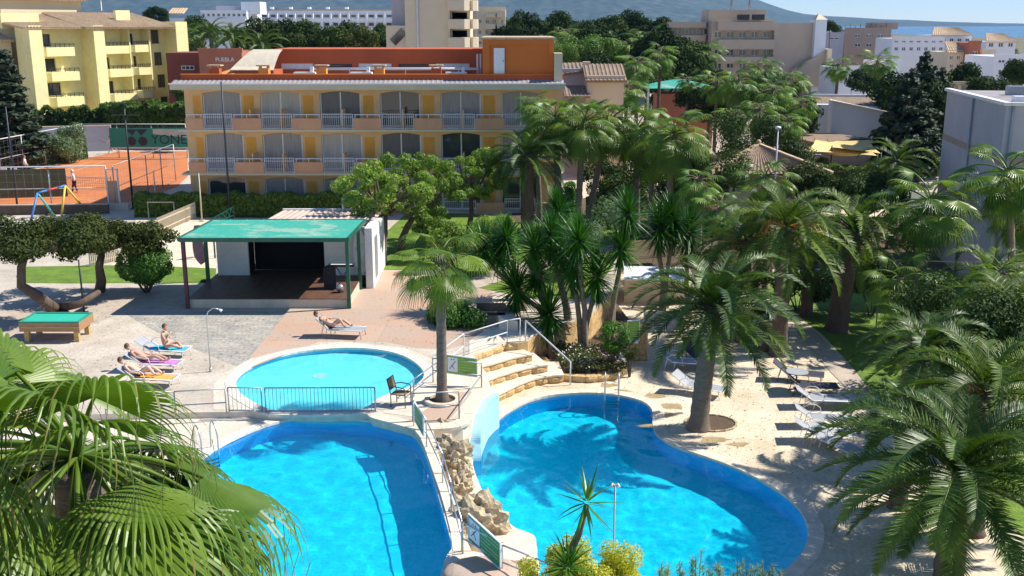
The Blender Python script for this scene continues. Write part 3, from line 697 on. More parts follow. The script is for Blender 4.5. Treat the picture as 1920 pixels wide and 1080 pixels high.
# ================================================================== BUILDINGS
class Fr:
    """a building's frame: origin (x, y, z0) and yaw; local x runs along the front, local y inward, z up"""
    def __init__(s, O, yaw, z0=0.0): s.O = Vector((O[0], O[1], z0)); s.a = yaw; s.u = Vector((math.cos(yaw), math.sin(yaw), 0)); s.n = Vector((-math.sin(yaw), math.cos(yaw), 0))
    def root(s, name, label, cat, group=None): s.r = empty(name, s.O, label, cat, group, s.a); return s.r
    def loc(s, px, py, y=0.0):
        d = ray(px, py); P0 = s.O+s.n*y; t = (P0-CP).dot(s.n)/d.dot(s.n); p = CP+d*t; return ((p-s.O).dot(s.u), (p.z-s.O.z))
    def x(s, px, py=200, y=0.0): return s.loc(px, py, y)[0]
    def z(s, py, px=960, y=0.0): return s.loc(px, py, y)[1]
def front(rect, holes, d=.18, y=0.0, mi=0, mj=None, th=.3):
    """a wall with openings: front face, jambs and back"""
    x0, x1, z0, z1 = rect; outer = [(x0, z0), (x1, z0), (x1, z1), (x0, z1)]; vs = []; es = []
    for lp in [outer]+holes:
        o = len(vs); vs += [Vector(p) for p in lp]; es += [(o+i, o+(i+1) % len(lp)) for i in range(len(lp))]
    r = geometry.delaunay_2d_cdt(vs, es, [], 0, 1e-5); V, F = r[0], r[2]; mb = MB(); fs = []
    for f in F:
        cx = sum(V[i].x for i in f)/len(f); cy = sum(V[i].y for i in f)/len(f)
        if any(inpoly(cx, cy, h) for h in holes): continue
        a, b, c = [V[i] for i in f[:3]]; fs.append(tuple(f) if (b.x-a.x)*(c.y-a.y)-(b.y-a.y)*(c.x-a.x) > 0 else tuple(f)[::-1])
    mb.add([(v.x, y, v.y) for v in V], fs, mi)
    for h in holes:
        if area(h) < 0: h = h[::-1]
        n = len(h); mb.add([(p[0], y, p[1]) for p in h]+[(p[0], y+d, p[1]) for p in h], [((i+1) % n, i, i+n, (i+1) % n+n) for i in range(n)], mi if mj is None else mj)
    mb.add([(x0, y, z0), (x1, y, z0), (x1, y, z1), (x0, y, z1), (x0, y+th, z0), (x1, y+th, z0), (x1, y+th, z1), (x0, y+th, z1)], [(0, 4, 5, 1), (1, 5, 6, 2), (2, 6, 7, 3), (3, 7, 4, 0)], mi)
    return mb
def rectpts(x0, x1, z0, z1): return [(x0, z0), (x1, z0), (x1, z1), (x0, z1)]
def archpts(x0, x1, z0, z1, rise): 
    n = 7; return [(x0, z0), (x1, z0)]+[(x1+(x0-x1)*i/n, z1-rise+rise*math.sin(math.pi*(.12+.76*i/n))**.8) for i in range(n+1)]
WCACHE = {}
def window(parent, x0, x1, z0, z1, y, frame='white_paint', pane='glass', mull=1, arch=0, fw=.06, cross=0, name='window', key=None):
    """a window: frame mesh (part) with its pane (sub-part), seated at depth y"""
    w = round(x1-x0, 2); h = round(z1-z0, 2); k = (w, h, frame, pane, mull, arch, cross, fw)
    if k not in WCACHE:
        mb = MB(); mb.box(0, fw, -.04, .04, 0, h-arch*.6); mb.box(w-fw, w, -.04, .04, 0, h-arch*.6); mb.box(fw, w-fw, -.04, .04, 0, fw)
        if not arch: mb.box(fw, w-fw, -.04, .04, h-fw, h)
        for i in range(mull): c = w*(i+1)/(mull+1); mb.box(c-fw/2, c+fw/2, -.037, .037, fw, h-fw*.9)
        for i in range(cross): c = h*(i+1)/(cross+1); mb.box(fw, w-fw, -.035, .035, c-fw/2, c+fw/2)
        g = MB(); P = rectpts(.01, w-.01, .01, h-.01) if not arch else archpts(.01, w-.01, .01, h, arch)
        n = len(P); g.add([(p[0], .0, p[1]) for p in P]+[(p[0], .02, p[1]) for p in P], [tuple(range(n)), tuple(range(n, 2*n))[::-1]]+[((i+1) % n, i, i+n, (i+1) % n+n) for i in range(n)])
        WCACHE[k] = (mb.data(name, M[frame]), g.data('pane', M[pane]))
    a, b = WCACHE[k]; o = ob(name, a, parent, (x0, y, z0)); ob('pane', b, o, (0, .0, 0)); return o
RCACHE = {}
def railing(parent, x0, x1, z0, z1, y, m='fence_white', step=.13, br=.022, name='railing', rr=.04, half=False):
    w = round(x1-x0, 2); h = round(z1-z0, 2); k = (w, h, m, step, br, rr)
    if k not in RCACHE:
        mb = MB(); mb.box(0, w, -rr/2, rr/2, h-rr, h); mb.box(rr, w-rr, -.012, .012, .06, .09)
        if h > .7: mb.box(rr, w-rr, -.014, .014, h*.8-.02, h*.8+.01)
        for c in (0, w-rr): mb.box(c, c+rr, -rr/2+.002, rr/2-.002, 0, h-rr)
        n = int(w/step) if step else 0
        for i in range(1, n): c = w*i/n; mb.box(c-br/2, c+br/2, -br/2, br/2, .09, h-rr)
        RCACHE[k] = mb.data(name, M[m])
    return ob(name, RCACHE[k], parent, (x0, y, z0))
def box_part(name, parent, x0, x1, y0, y1, z0, z1, m): mb = MB(); mb.box(x0, x1, y0, y1, z0, z1); return mb.build(name, M[m], parent)
def tiled_slab(name, parent, P, m, step=.30, r=.07, th=.18):
    """a sloping roof plane P (4 points: eave left, eave right, ridge right, ridge left) with rows of barrel tiles as ridges down the slope"""
    P = [Vector(p) for p in P]; nrm = (P[1]-P[0]).cross(P[3]-P[0]).normalized(); mb = MB()
    if nrm.z < 0: nrm = -nrm
    lo = [p-nrm*th for p in P]; mb.add(P+lo, [(0, 1, 2, 3), (7, 6, 5, 4), (0, 4, 5, 1), (1, 5, 6, 2), (2, 6, 7, 3), (3, 7, 4, 0)])
    n = max(2, int((P[1]-P[0]).length/step))
    for i in range(n):
        t = (i+.5)/n; a = P[0].lerp(P[1], t); b = P[3].lerp(P[2], t)
        if (a-b).length < .1: continue
        s = (P[1]-P[0]).normalized()*step*.33; d = (a-b).normalized()*.06
        mb.add([a-s+d, a+nrm*r+d, a+s+d, b-s, b+nrm*r, b+s], [(0, 1, 4, 3), (1, 2, 5, 4), (0, 2, 1)])
    return mb.build(name, M[m], parent)
# ---------------------------------------------------------------- the orange hotel
H = Fr((A(350, 400, 67).x, 67), 0); hr = H.root('hotel', 'three storey orange hotel with white balcony railings and terracotta roof parapets behind the lawn', 'hotel')
hx = lambda px: H.x(px, 243); hz = lambda py: H.z(py)
XR = hx(1056); WY = 1.35                                    # right end, depth of the balconies
zs = [hz(243), hz(325), 0.0]; ztop = hz(168)
cols = [(383, 455), (491, 566), (602, 678), (714, 789), (827, 902), (940, 1012)]
wallx = lambda px: H.x(px, 243, WY)
rows = [(zs[0]+.02, H.z(171, y=WY)), (zs[1]+.02, H.z(249, y=WY)), (.02, H.z(332, y=WY))]
holes = []
for (z0, z1) in rows:
    for (a, b) in cols: holes.append(archpts(wallx(a), wallx(b), z0+.03, z1, .28))
front((0, XR, 0, ztop), holes, .22, WY).build('wall', M['hotel_wall'], hr)
b = MB(); b.box(0, XR, WY+.3, 14, 0, ztop-.02); 
b.build('building_core', M['hotel_wall'], hr)
for ri, (z0, z1) in enumerate(rows):
    for ci, (a, b_) in enumerate(cols):
        window(hr, wallx(a)+.01, wallx(b_)-.01, z0+.04, z1-.01, WY+.15, 'white_paint', ('curtain', 'curtain_dark', 'curtain', 'curtain_pale', 'glass')[(ri*7+ci*3) % 5], 1, .28, .075)
        if ci < 5:
            nx = cols[ci+1][0]; box_part('orange_panel', hr, wallx(b_)+.16, wallx(nx)-.42, WY-.012, WY+.05, z0+.3, z1-.28, 'hotel_orange')
    box_part('orange_panel', hr, .55, wallx(383)-.12, WY-.012, WY+.05, z0+.3, z1-.28, 'hotel_orange')
for k, py in enumerate((243, 325)):
    z = hz(py); box_part('balcony_slab', hr, -.1, XR, 0, WY, z-.13, z, 'hotel_cornice')
    for a, b_ in ((349, 382), (437, 491), (549, 603), (663, 716), (777, 830), (891, 946), (1004, 1054)):
        p = box_part('balcony_parapet', hr, hx(a), hx(b_), -.06, .10, z+.02, z+.72, 'hotel_parapet')
        mb = MB(); mb.box(hx(a)+.05, hx(b_)-.05, -.01, .03, z+.92, z+.97)
        for q in (hx(a)+.12, (hx(a)+hx(b_))/2, hx(b_)-.12): mb.box(q-.02, q+.02, -.008, .028, z+.72, z+.92)
        mb.build('handrail', M['fence_white'], p)
    for a, b_ in ((382, 437), (491, 549), (603, 663), (716, 777), (830, 891), (946, 1004)):
        railing(hr, hx(a)+.03, hx(b_)-.03, z+.0, z+1.0, .02)
    for a in (492+57, 604+60, 720+57, 830+60, 437+54): box_part('balcony_divider', hr, hx(a-22)-.04, hx(a-22)+.04, .14, WY-.01, z, z+1.25, 'hotel_wall')
for a, b_ in ((830, 891), (946, 1004), (716, 777), (663, 716)): railing(hr, hx(a), hx(b_), 0, 1.0, .02)
for a, b_ in ((891, 946), (1004, 1050)): box_part('balcony_parapet', hr, hx(a)+.03, hx(b_)-.03, -.06, .10, 0, .72, 'hotel_parapet')
box_part('cornice', hr, -.35, XR+.05, -.35, WY+.02, ztop, hz(157), 'hotel_cornice')
box_part('roof_slab', hr, -.3, XR, WY+.02, 14, ztop-.01, hz(157)-.05, 'roof_grey')
box_part('cornice_edge', hr, -.4, XR+.1, -.42, -.3, hz(158), hz(155.5), 'white_wall')
zr = hz(157)
tiled_slab('eave_roof', hr, [(-.3, -.28, zr+.02), (XR, -.28, zr+.02), (XR, .55, zr+.22), (-.3, .55, zr+.22)], 'roof_grey', .3, .03, .03)
box_part('roof_parapet', hr, 1.0 - .85, XR, .56, .80, zr-.02, H.z(140.5, y=.6), 'terracotta_wall')
box_part('parapet_ledge', hr, 1.0 - .9, XR, .50, .9, H.z(140.5, y=.6), H.z(138.8, y=.6), 'orange_wall')
bz = lambda py, y: H.z(py, y=y)
bx = lambda px, y: H.x(px, 120, y)
# upper storey set back, with the row of high windows
g = [(527, 587, 119, 130, 1), (612, 660, 120, 126, 0), (672, 734, 119, 126, 1), (747, 803, 120, 127, 0), (817, 880, 119, 127, 1)]
hol = [rectpts(bx(a, 7), bx(b_, 7), bz(d, 7), bz(c, 7)) for a, b_, c, d, w in g]
front((bx(511, 7), bx(906, 7), ztop, bz(92, 7)), hol, .12, 7).build('upper_wall', M['terracotta_wall'], hr)
box_part('upper_block', hr, bx(511, 7), bx(906, 7), 7.3, 13, ztop, bz(92, 7)-.01, 'terracotta_wall')
for (a, b_, c, d, w), hp in zip(g, hol): window(hr, hp[0][0]+.005, hp[1][0]-.005, hp[0][1]+.005, hp[2][1]-.005, 7.08, 'white_wall' if w else 'dark_steel', 'white_wall' if w else 'glass', 7 if not w else 3, 0, .05)
# stair tower on the right
ty = .95
box_part('stair_tower', hr, bx(905, ty), bx(1038, ty), ty, 9, zr-.02, bz(74, ty), 'orange_wall')
for nm, a, b_, c, d, y0, mm in (('tower_cornice', 902, 1041, 74, 70, ty-.15, 'roof_tile'), ('tower_frame', 905, 938-20, 155, 74.2, ty-.10, 'orange_wall'), ('tower_frame', 1029, 1038, 155, 74.2, ty-.10, 'orange_wall'), ('tower_frame', 918, 1029, 84, 74.2, ty-.097, 'orange_wall'), ('tower_ledge', 944, 1029, 146, 139, ty-.2, 'orange_wall')):
    box_part(nm, hr, bx(a, ty), bx(b_, ty), y0, ty+.02 if nm != 'tower_cornice' else 9.1, bz(c, ty), bz(d, ty), mm)
d_ = box_part('roof_door', hr, bx(926, ty), bx(946, ty), ty-.13, ty-.05, bz(138, ty), bz(90, ty), 'white_paint')
box_part('handle', d_, bx(943, ty), bx(944, ty), ty-.19, ty-.13, bz(116, ty), bz(112, ty), 'dark_steel')
box_part('corner_pier', hr, bx(1039, 0)+.02, bx(1055, 0), .2, 1.7, ztop+.5, bz(100, 0), 'cream_wall')
for i, px in enumerate((403, 495, 603, 711, 818, 925)):     # roof chimneys
    mb = MB(); x = bx(px, 1.6); s = .32; z0 = bz(140, 1.6)-.3; z1 = bz(128, 1.6)
    mb.box(x-s, x+s, 1.3, 1.9, z0, z1); c = mb.build('roof_chimney', M['orange_stucco' if i in (1, 2, 3) else 'terracotta_wall'], hr)
    mb = MB(); mb.box(x-s-.12, x+s+.12, 1.2, 2.0, z1+.14, z1+.22)
    for q in (-.25, .25):
        for w in (1.38, 1.82): mb.box(x+q-.04, x+q+.04, w-.04, w+.04, z1, z1+.14)
    mb.build('chimney_cap', M['roof_tile'], c)
mb = MB(); zp = bz(129, 3); mb.tube([(bx(585, 3), 3, zp), (bx(898, 3), 3, zp), (bx(898, 3), 3, zp-.8)], .09, 6); mb.tube([(bx(895, 3), 3.3, zp-.6), (bx(895, 3), 3.3, zp+.95)], .07, 6); mb.tube([(bx(901, 3), 3.3, zp-.6), (bx(901, 3), 3.3, zp+.95)], .07, 6)
for px in (612, 655, 705, 760, 815, 860): mb.tube([(bx(px, 3), 3, zp-.9), (bx(px, 3), 3, zp-.05)], .04, 5)
mb.build('roof_pipe', M['white_paint'], hr)
for px in (570, 676, 855):
    mb = MB(); x = bx(px, 2); z0 = bz(139, 2); mb.box(x-.7, x+.7, 1.9, 2.6, z0-.2, z0+.12); mb.box(x+.35, x+.55, 2.1, 2.4, z0+.12, z0+.45); mb.build('roof_vent', M['white_paint'], hr)
# curved sheet canopy and the yellow roof flank on the left end
mb = MB(); K = 8; pts = []
for i in range(K+1):
    t = i/K; pts.append((bx(436+t*0, 3), 3+3.2*t, bz(131, 3)+1.25*math.sin(t*1.5)))
for i, p in enumerate(pts): pass
w0, w1 = bx(430, 3), bx(512, 3)
vs = [(w0+.9*math.sin(i/K*1.5), p[1], p[2]) for i, p in enumerate(pts)]+[(w1, p[1], p[2]) for p in pts]+[(w0+.9*math.sin(i/K*1.5), p[1], p[2]-.06) for i, p in enumerate(pts)]+[(w1, p[1], p[2]-.06) for p in pts]
N1 = K+1; mb.add(vs, [(i, i+1, i+1+N1, i+N1)[::-1] for i in range(K)]+[(i+2*N1, i+1+2*N1, i+1+3*N1, i+3*N1) for i in range(K)]+[(0, N1, 3*N1, 2*N1)], 0, True)
mb.build('canopy_roof', M['roof_grey' if 0 else 'stage_base'], hr)
box_part('canopy_wall', hr, bx(434, 3), bx(511, 3), 3.15, 6, zr-.1, bz(132, 3.2), 'terracotta_wall')
mb = MB(); mb.add([(bx(360, 2), 1.2, zr), (bx(432, 2), 1.2, zr+.25), (bx(432, 2), 6, zr+1.0), (bx(380, 2), 6, zr+.2)], [(0, 1, 2, 3)]); mb.build('roof_flank', M['orange_stucco'], hr)
# ground floor veranda roof over the row of slim posts
# ---------------------------------------------------------------- the yellow apartments
Yb = Fr((A(62, 130, 108).x, 108), math.atan2(.83, .55)); yr = Yb.root('apartment_building', 'pale yellow apartment building with deep balconies and a tiled roof beyond the tennis court', 'apartment building')
yx = lambda px, py=130, y=0: Yb.x(px, py, y)
def yz(py, px, y=0): return Yb.loc(px, py, y)[1]
L1 = yx(333); zt = yz(53, 200)
cD = [(184, 203, 64, 87), (188, 207, 108, 130), (193, 211, 153, 176)]
hol = []; wins = []
for (c, d) in ((64, 87), (110, 134), (156, 180)):
    hol.append(rectpts(yx(72+ (c-64)*.12), yx(100+(c-64)*.12), yz(d, 85), yz(c, 85))); wins.append('d')
for (a, b_, c, d) in cD: hol.append(rectpts(yx(a), yx(b_), yz(d, a), yz(c, a))); wins.append('d')
for (a, b_, c, d) in ((234, 240, 62, 84), (248, 254, 63, 84), (238, 246, 105, 128), (252, 258, 105, 125), (242, 250, 148, 172), (256, 263, 148, 168), (190, 209, 198, 208), (288, 303, 56, 82), (291, 306, 98, 123), (294, 309, 140, 165), (297, 311, 182, 202), (260, 272, 190, 208)):
    hol.append(rectpts(yx(a), yx(b_), yz(d, a), yz(c, a))); wins.append('l')
front((0, L1, -1, zt), hol, .25).build('wall', M['yellow_wall'], yr)
box_part('building_core', yr, 0, L1, .3, 12, -1, zt-.01, 'yellow_pale')
for h_, w in zip(hol, wins): window(yr, h_[0][0]+.01, h_[1][0]-.01, h_[0][1]+.01, h_[2][1]-.01, .2, 'dark_steel', 'glass', 1, 0, .07)
for nm, a, b_, out, pt in (('fin_wall', 27, 62, 2.2, 48), ('fin_wall', 158, 178, 2.2, 55)):
    x0 = yx(62)-1.4 if a == 27 else yx(a); x1 = yx(62) if a == 27 else yx(b_)
    box_part(nm, yr, x0, x1, -out, .2, -1, zt+.3, 'yellow_wall')
box_part('fin_wall', yr, yx(268), yx(270), -1.5, .0, -1, zt, 'yellow_wall'); box_part('fin_wall', yr, yx(231), yx(233), -1.45, .0, -1, zt, 'yellow_wall')
def ybal(a, b_, zp, zb, out=1.5):
    x0, x1 = yx(a), yx(b_); mb = MB(); mb.prism([(x0, -.0), (x0, -out*.7), (x0+out*.35, -out), (x1-.1, -out), (x1, -out*.8), (x1, 0)], zb, zp); p = mb.build('balcony', M['yellow_wall'], yr)
    mb = MB(); h = .38
    for q in (0, .5): mb.bar((x0+out*.35, -out+.05, zp+h*(1-q*.6)), (x1-.1, -out+.05, zp+h*(1-q*.6)), .04); mb.bar((x0+.05, -out*.7+.05, zp+h*(1-q*.6)), (x0+out*.35, -out+.05, zp+h*(1-q*.6)), .04)
    k = 6
    for i in range(k+1): x = x0+out*.35+(x1-.1-x0-out*.35)*i/k; mb.box(x-.02, x+.02, -out+.03, -out+.07, zp, zp+h)
    mb.build('balcony_rail', M['dark_steel'], p)
for py, a, b_ in ((89, 66, 129), (136, 71, 134), (184, 76, 138)): ybal(a, b_, yz(py, 90, -1.2), yz(py+17, 90, -1.2))
for py, a, b_ in ((86, 178, 231), (130, 182, 235), (177, 186, 239)): ybal(a, b_, yz(py, 205, -1.2), yz(py+15, 205, -1.2))
for py, a, b_ in ((84, 233, 267), (127, 237, 270), (171, 241, 273)): ybal(a, b_, yz(py, 250, -1.2), yz(py+14, 250, -1.2))
for (a, b_, y0, rise) in ((62-22, 98, -2.3, .8), (100, 142, -2.0, 1.1), (142, 310, -2.4, 1.35)):
    x0 = yx(max(a, 48))-(1.2 if a < 60 else 0); x1 = yx(b_); tiled_slab('roof', yr, [(x0, y0, zt+.15), (x1, y0, zt+.15), (x1, 5, zt+rise+.3), (x0, 5, zt+rise+.3)], 'roof_tile', .33, .09)
box_part('roof_parapet', yr, yx(52)-1.5, yx(96), 1.2, 3.5, zt, zt+1.5, 'yellow_wall')
box_part('roof_parapet', yr, yx(236), yx(262), .9, 1.3, zt+.2, zt+1.9, 'yellow_wall'); box_part('end_pier', yr, L1-1.6, L1, -2.2, 4, -1, zt+.7, 'yellow_wall')
px0 = yx(110); box_part('penthouse', yr, px0-2, px0+7.5, 6, 11, zt+.5, zt+3.1, 'yellow_pale'); tiled_slab('roof', yr, [(px0-2.4, 5.4, zt+3.0), (px0+8, 5.4, zt+3.0), (px0+8, 8.5, zt+4.1), (px0-2.4, 8.5, zt+4.1)], 'roof_tile', .33, .09)
mb = MB(); mb.tube([(px0+2, 7, zt+4), (px0+2, 7, zt+6.2)], .12, 6); mb.build('chimney_pipe', M['dark_steel'], yr)
mb = MB(); K = 12
cx, cy, cz = px0+9.2, 4.5, zt+3.9
mb.add([(cx, cy+.2, cz)]+[(cx+.75*math.cos(i*math.tau/K), cy, cz+.75*math.sin(i*math.tau/K)) for i in range(K)], [(0, 1+i, 1+(i+1) % K) for i in range(K)]); mb.bar((cx, cy+.25, cz), (cx, cy+.25, zt+1.9), .08); mb.build('satellite_dish', M['white_paint'], yr)
# front block at the photo's left edge
box_part('side_block', yr, -7.5, -1.45, 1.0, 14, -1, zt-.9, 'yellow_pale'); tiled_slab('roof', yr, [(-7.9, .3, zt-1.1), (-1.5, .3, zt-1.1), (-1.5, 6, zt+.6), (-7.9, 6, zt+.6)], 'roof_tile', .33, .09)
# ---------------------------------------------------------------- generic building with rows of windows
def block(name, label, cat, px0, px1, ptop, Y, m, rows=(), cols=0, wfrac=.55, depth=14, yaw=0, z0=-2, frame='white_paint', pane='glass', group=None, colr=None, mull=1, bal=None, pr=None, side=None):
    """px0..px1 front width and ptop roof line in the photo, standing at distance Y; rows = (top, bottom) pixel pairs of the window rows"""
    O = A(px0, ptop, Y); f = Fr((O.x, O.y), yaw, 0); r = f.root(name, label, cat, group)
    x1 = f.x(px1, ptop); zt = f.z(ptop, px0); hs = []
    a, b_ = colr or (px0, px1)
    for (t, bt) in rows:
        for c in range(cols):
            p = a+(b_-a)*(c+.5)/cols; w = (b_-a)/cols*wfrac/2; xa, xb = f.x(p-w, t), f.x(p+w, t); hs.append(rectpts(xa, xb, f.z(bt, p), f.z(t, p)))
    front((0, x1, z0, zt), hs, .3).build('wall', M[m], r)
    box_part('building_core', r, 0, x1, .3, depth, z0, zt-.01, side or m)
    box_part('roof_parapet', r, -.08, x1+.08, -.08, .32, zt+.002, zt+.35, pr or m)
    for h_ in hs: window(r, h_[0][0], h_[1][0], h_[0][1], h_[2][1], .2, frame, pane, mull, 0, .08)
    if bal:
        for (t, bt, c0, c1) in bal: box_part('balcony', r, f.x(c0, t), f.x(c1, t), -1.3, 0, f.z(bt, c0), f.z(t, c0), m if not pr else pr)
    return f, r, x1, zt
# terracotta building with raised letters, between the apartments and the hotel
f, r, x1, zt = block('office_building', 'low dull red building with pale raised lettering behind the orange hotel', 'building', 372, 453, 97, 112, 'dull_red', depth=10)
s = A(372, 97, 112); box_part('side_wing', r, f.x(327, 97, 6), 0-.02, 3, 9, -1, f.z(99, y=3), 'dark_red')
window(r, f.x(340, 120, 3), f.x(364, 120, 3), f.z(131, y=3), f.z(123, y=3), 2.94, 'white_wall', 'glass', 2, 0, .06)
LETTER_AT = (f.x(404, 112), -.04, f.z(115, 404))
# far white hotel, long front of two window rows
f, r, x1, zt = block('white_hotel', 'long white hotel with two rows of shaded windows far behind the tree line', 'hotel', 470, 738, 20, 260, 'cool_white', ((27, 33), (42, 49)), 16, .62, 16, z0=-3, frame='cool_white', mull=0, pr='roof_tile')
for px in (504, 540, 575, 610, 646): box_part('roof_vent', r, f.x(px-3, 18), f.x(px+3, 18), 3, 4, zt, zt+.9, 'white_paint')
for c in range(17): x = x1*c/16; box_part('balcony_divider', r, x-.15, x+.15, -1.1, -.01, f.z(52), f.z(25), 'cool_white')
for t, b_ in ((35, 40), (51, 55)): box_part('balcony_band', r, 0, x1, -1.3, -1.12, f.z(b_), f.z(t), 'cool_white')
f, r, x1, zt = block('white_hotel', 'white stepped hotel wing with arched balcony row above the palms, upper left', 'hotel', 376, 462, 22, 235, 'cool_white', ((25, 31),), 9, .6, 14, z0=-3, frame='cool_white', mull=0)
box_part('stair_block', r, f.x(396, 20), f.x(470, 20), 4, 10, zt-.5, f.z(10), 'grey_wall'); box_part('roof_block', r, f.x(448, 20), f.x(484, 20), 2, 8, zt-.5, f.z(3), 'cool_white')
box_part('balcony_band', r, f.x(385, 40), x1, -1.5, -1.2, f.z(42), f.z(35), 'cool_white'); box_part('low_wing', r, f.x(312, 30), 0-.02, 2, 10, -3, f.z(34), 'cool_white')
tiled_slab('roof', r, [(f.x(310, 30), 1.6, f.z(25)), (f.x(340, 30), 1.6, f.z(25)), (f.x(340, 30), 5, f.z(25)+1.2), (f.x(310, 30), 5, f.z(25)+1.2)], 'roof_tile', .5, .1)
# beige tower block with stacked rounded balconies
f, r, x1, zt = block('tower_block', 'tall cream tower block with stacked balconies rising past the top of the photo', 'tower block', 757, 842, -60, 118, 'cream_wall', depth=14, z0=-2)
box_part('shaded_wing', r, f.x(735, 40, 2), -.02, 2, 12, -2, f.z(-60), 'grey_wall'); box_part('low_annex', r, f.x(723, 60), -.03, .4, 1.9, -2, f.z(48), 'cream_wall')
mb = MB(); mb.tube([(f.x(783, 40), -.12, -2), (f.x(783, 40), -.12, zt)], .12, 6); mb.build('drain_pipe', M['white_wall'], r)
mb = MB(); mb.bar((f.x(736, 80), .36, f.z(80)), (f.x(757, 60), .36, f.z(58)), .12, .9); mb.build('sloping_window', M['glass'], r)
box_part('balcony_core', r, x1+.02, x1+2.1, 1.2, 12, -2, zt, 'cream_wall')
for k, (t, b_) in enumerate(((-38, -20), (0, 20), (36, 54), (70, 92))):
    for j, (pa, pb) in enumerate(((840, 880), (878, 895))):
        xa, xb = f.x(pa, 40), f.x(pb, 40); mb = MB(); y0 = -.9+j*1.6; mb.prism([(xa, 3+y0), (xa, y0+.3), (xa+.5, y0), (xb-.5, y0), (xb, y0+.5), (xb, 3+y0)], f.z(b_), f.z(t)); q = mb.build('balcony', M['cream_wall'], r)
        box_part('balcony_door', r, xa+.4, xb-.3, y0+2.1, y0+2.2, f.z(t)+.0, f.z(t-13), 'curtain')
f, r, x1, zt = block('tower_block', 'smaller cream apartment block with narrow balconies right of the tall tower', 'tower block', 893, 948, 17, 165, 'cream_wall', ((36, 44), (56, 64), (76, 84)), 4, .5, 12, z0=-2, frame='white_wall', bal=[(25, 33, 912, 929), (23, 33, 932, 948), (45, 54, 912, 929), (45, 54, 932, 948), (66, 74, 912, 948)])
# small houses and roofs between the hotel and the palms
f, r, x1, zt = block('tiled_house', 'grey house with sloping tiled wall top just right of the hotel pier', 'house', 1055, 1105, 137, 86, 'grey_wall', depth=6)
tiled_slab('roof', r, [(-.2, -.3, f.z(138)), (x1, -.3, f.z(131)), (x1, 4, f.z(120)), (-.2, 4, f.z(122))], 'roof_tile_brown', .3, .05)
box_part('chimney', r, x1-.5, x1+.1, .3, 1.0, zt, f.z(116), 'cream_wall')
tiled_slab('roof', r, [(0, -4, f.z(174)), (2.0, -4, f.z(174)), (2.0, -.3, f.z(160)), (0, -.3, f.z(160))], 'roof_tile_brown', .28, .06)
f, r, x1, zt = block('tiled_house', 'cream house with a ribbed tile roof among the palms beside the hotel', 'house', 1102, 1170, 150, 83, 'cream_wall', depth=6)
tiled_slab('roof', r, [(-.2, -.4, f.z(150)), (x1+.2, -.4, f.z(150)), (x1+.2, 3.5, f.z(150)+1.1), (-.2, 3.5, f.z(150)+1.1)], 'roof_tile_brown', .3, .07)
O = A(1272, 185, 105); g = empty('gazebo', (O.x, O.y, 0), 'green roofed gazebo bar with a red counter between the palms', 'gazebo'); zt = O.z
mb = MB(); zc = A(1272, 163, 105).z; e = 3.6
mb.add([(-e, -2.5, zc), (e, -2.5, zc), (e, 3, zc), (-e, 3, zc), (-.5, 0, zc+.75), (.5, 0, zc+.75)], [(0, 1, 5, 4), (1, 2, 5), (2, 3, 4, 5), (3, 0, 4), (3, 2, 1, 0)]); mb.build('roof', M['green_roof'], g)
box_part('counter', g, -2.3, 3.3, -1.2, 1.5, 0, zc-.6, 'brick_red')
for x in (-3.3, 3.3): box_part('post', g, x-.08, x+.08, -2.3, -2.14, 0, zc, 'white_paint')
# beige hotel on the right skyline
f, r, x1, zt = block('beige_hotel', 'beige stepped hotel with long balcony bands and rooftop antennas on the right skyline', 'hotel', 1335, 1450, 41, 165, 'beige_wall', ((59, 71), (92, 105), (118, 128)), 5, .6, 16, z0=-3, frame='white_wall', bal=[(41, 57, 1344, 1450), (74, 92, 1344, 1450), (106, 117, 1350, 1450)])
xa = f.x(1255, 50); box_part('left_wing', r, xa, -.02, 4, 16, -3, f.z(42, y=4), 'beige_wall')
for t, b_ in ((41, 52), (66, 78), (88, 98)): box_part('balcony', r, xa, -.4, 2.6, 3.98, f.z(b_, y=3), f.z(t, y=3), 'beige_wall')
for t, b_ in ((53, 65), (79, 87)):
    for k in range(4): window(r, xa+.6+k*1.8, xa+1.9+k*1.8, f.z(b_, y=4), f.z(t, y=4), 3.9, 'white_wall', 'glass', 1, 0, .08)
box_part('penthouse', r, 0, x1-.5, 3, 10, zt, f.z(18), 'beige_wall'); box_part('blank_wing', r, x1+.02, f.x(1524, 60, -1), -1, 12, -3, f.z(43), 'beige_wall')
for px, hh in ((1369, 10), (1403, 9)):
    mb = MB(); x = f.x(px, 20, 4); z0 = f.z(18); z1 = f.z(-3)
    for q in ((0, 0), (.5, 0), (.25, .4)): mb.tube([(x+q[0], 4+q[1], z0), (x+.25+(q[0]-.25)*.4, 4.2, z1)], .05, 4)
    for k in range(5): z = z0+(z1-z0)*k/5; mb.bar((x, 4, z), (x+.5, 4.1, z+.4), .04)
    mb.bar((x+.25, 4, z1-1), (x+.25, 4, z1+1), .25); mb.build('antenna_mast', M['rail_grey'], r)
for px in (1396, 1424): box_part('roof_plant', r, f.x(px-12, 35), f.x(px+8, 35), -.5, 1, zt+.3, zt+1.1, 'dark_steel')
mb = MB(); X0 = f.x(1524, 60, -1); X1 = f.x(1545, 60, -1); mb.box(X0+.02, X1, -2.2, 1, -3, f.z(37)); mb.build('bell_tower', M['cool_white'], r)
mb = MB(); za = f.z(37); c = (X0+X1)/2; mb.add([(X0, -2.3, za), (X1+.1, -2.3, za), (X1+.1, 1.1, za), (X0, 1.1, za), (c, -.6, f.z(25))], [(0, 1, 4), (1, 2, 4), (2, 3, 4), (3, 0, 4)]); mb.build('tower_cap', M['cream_wall'], r)
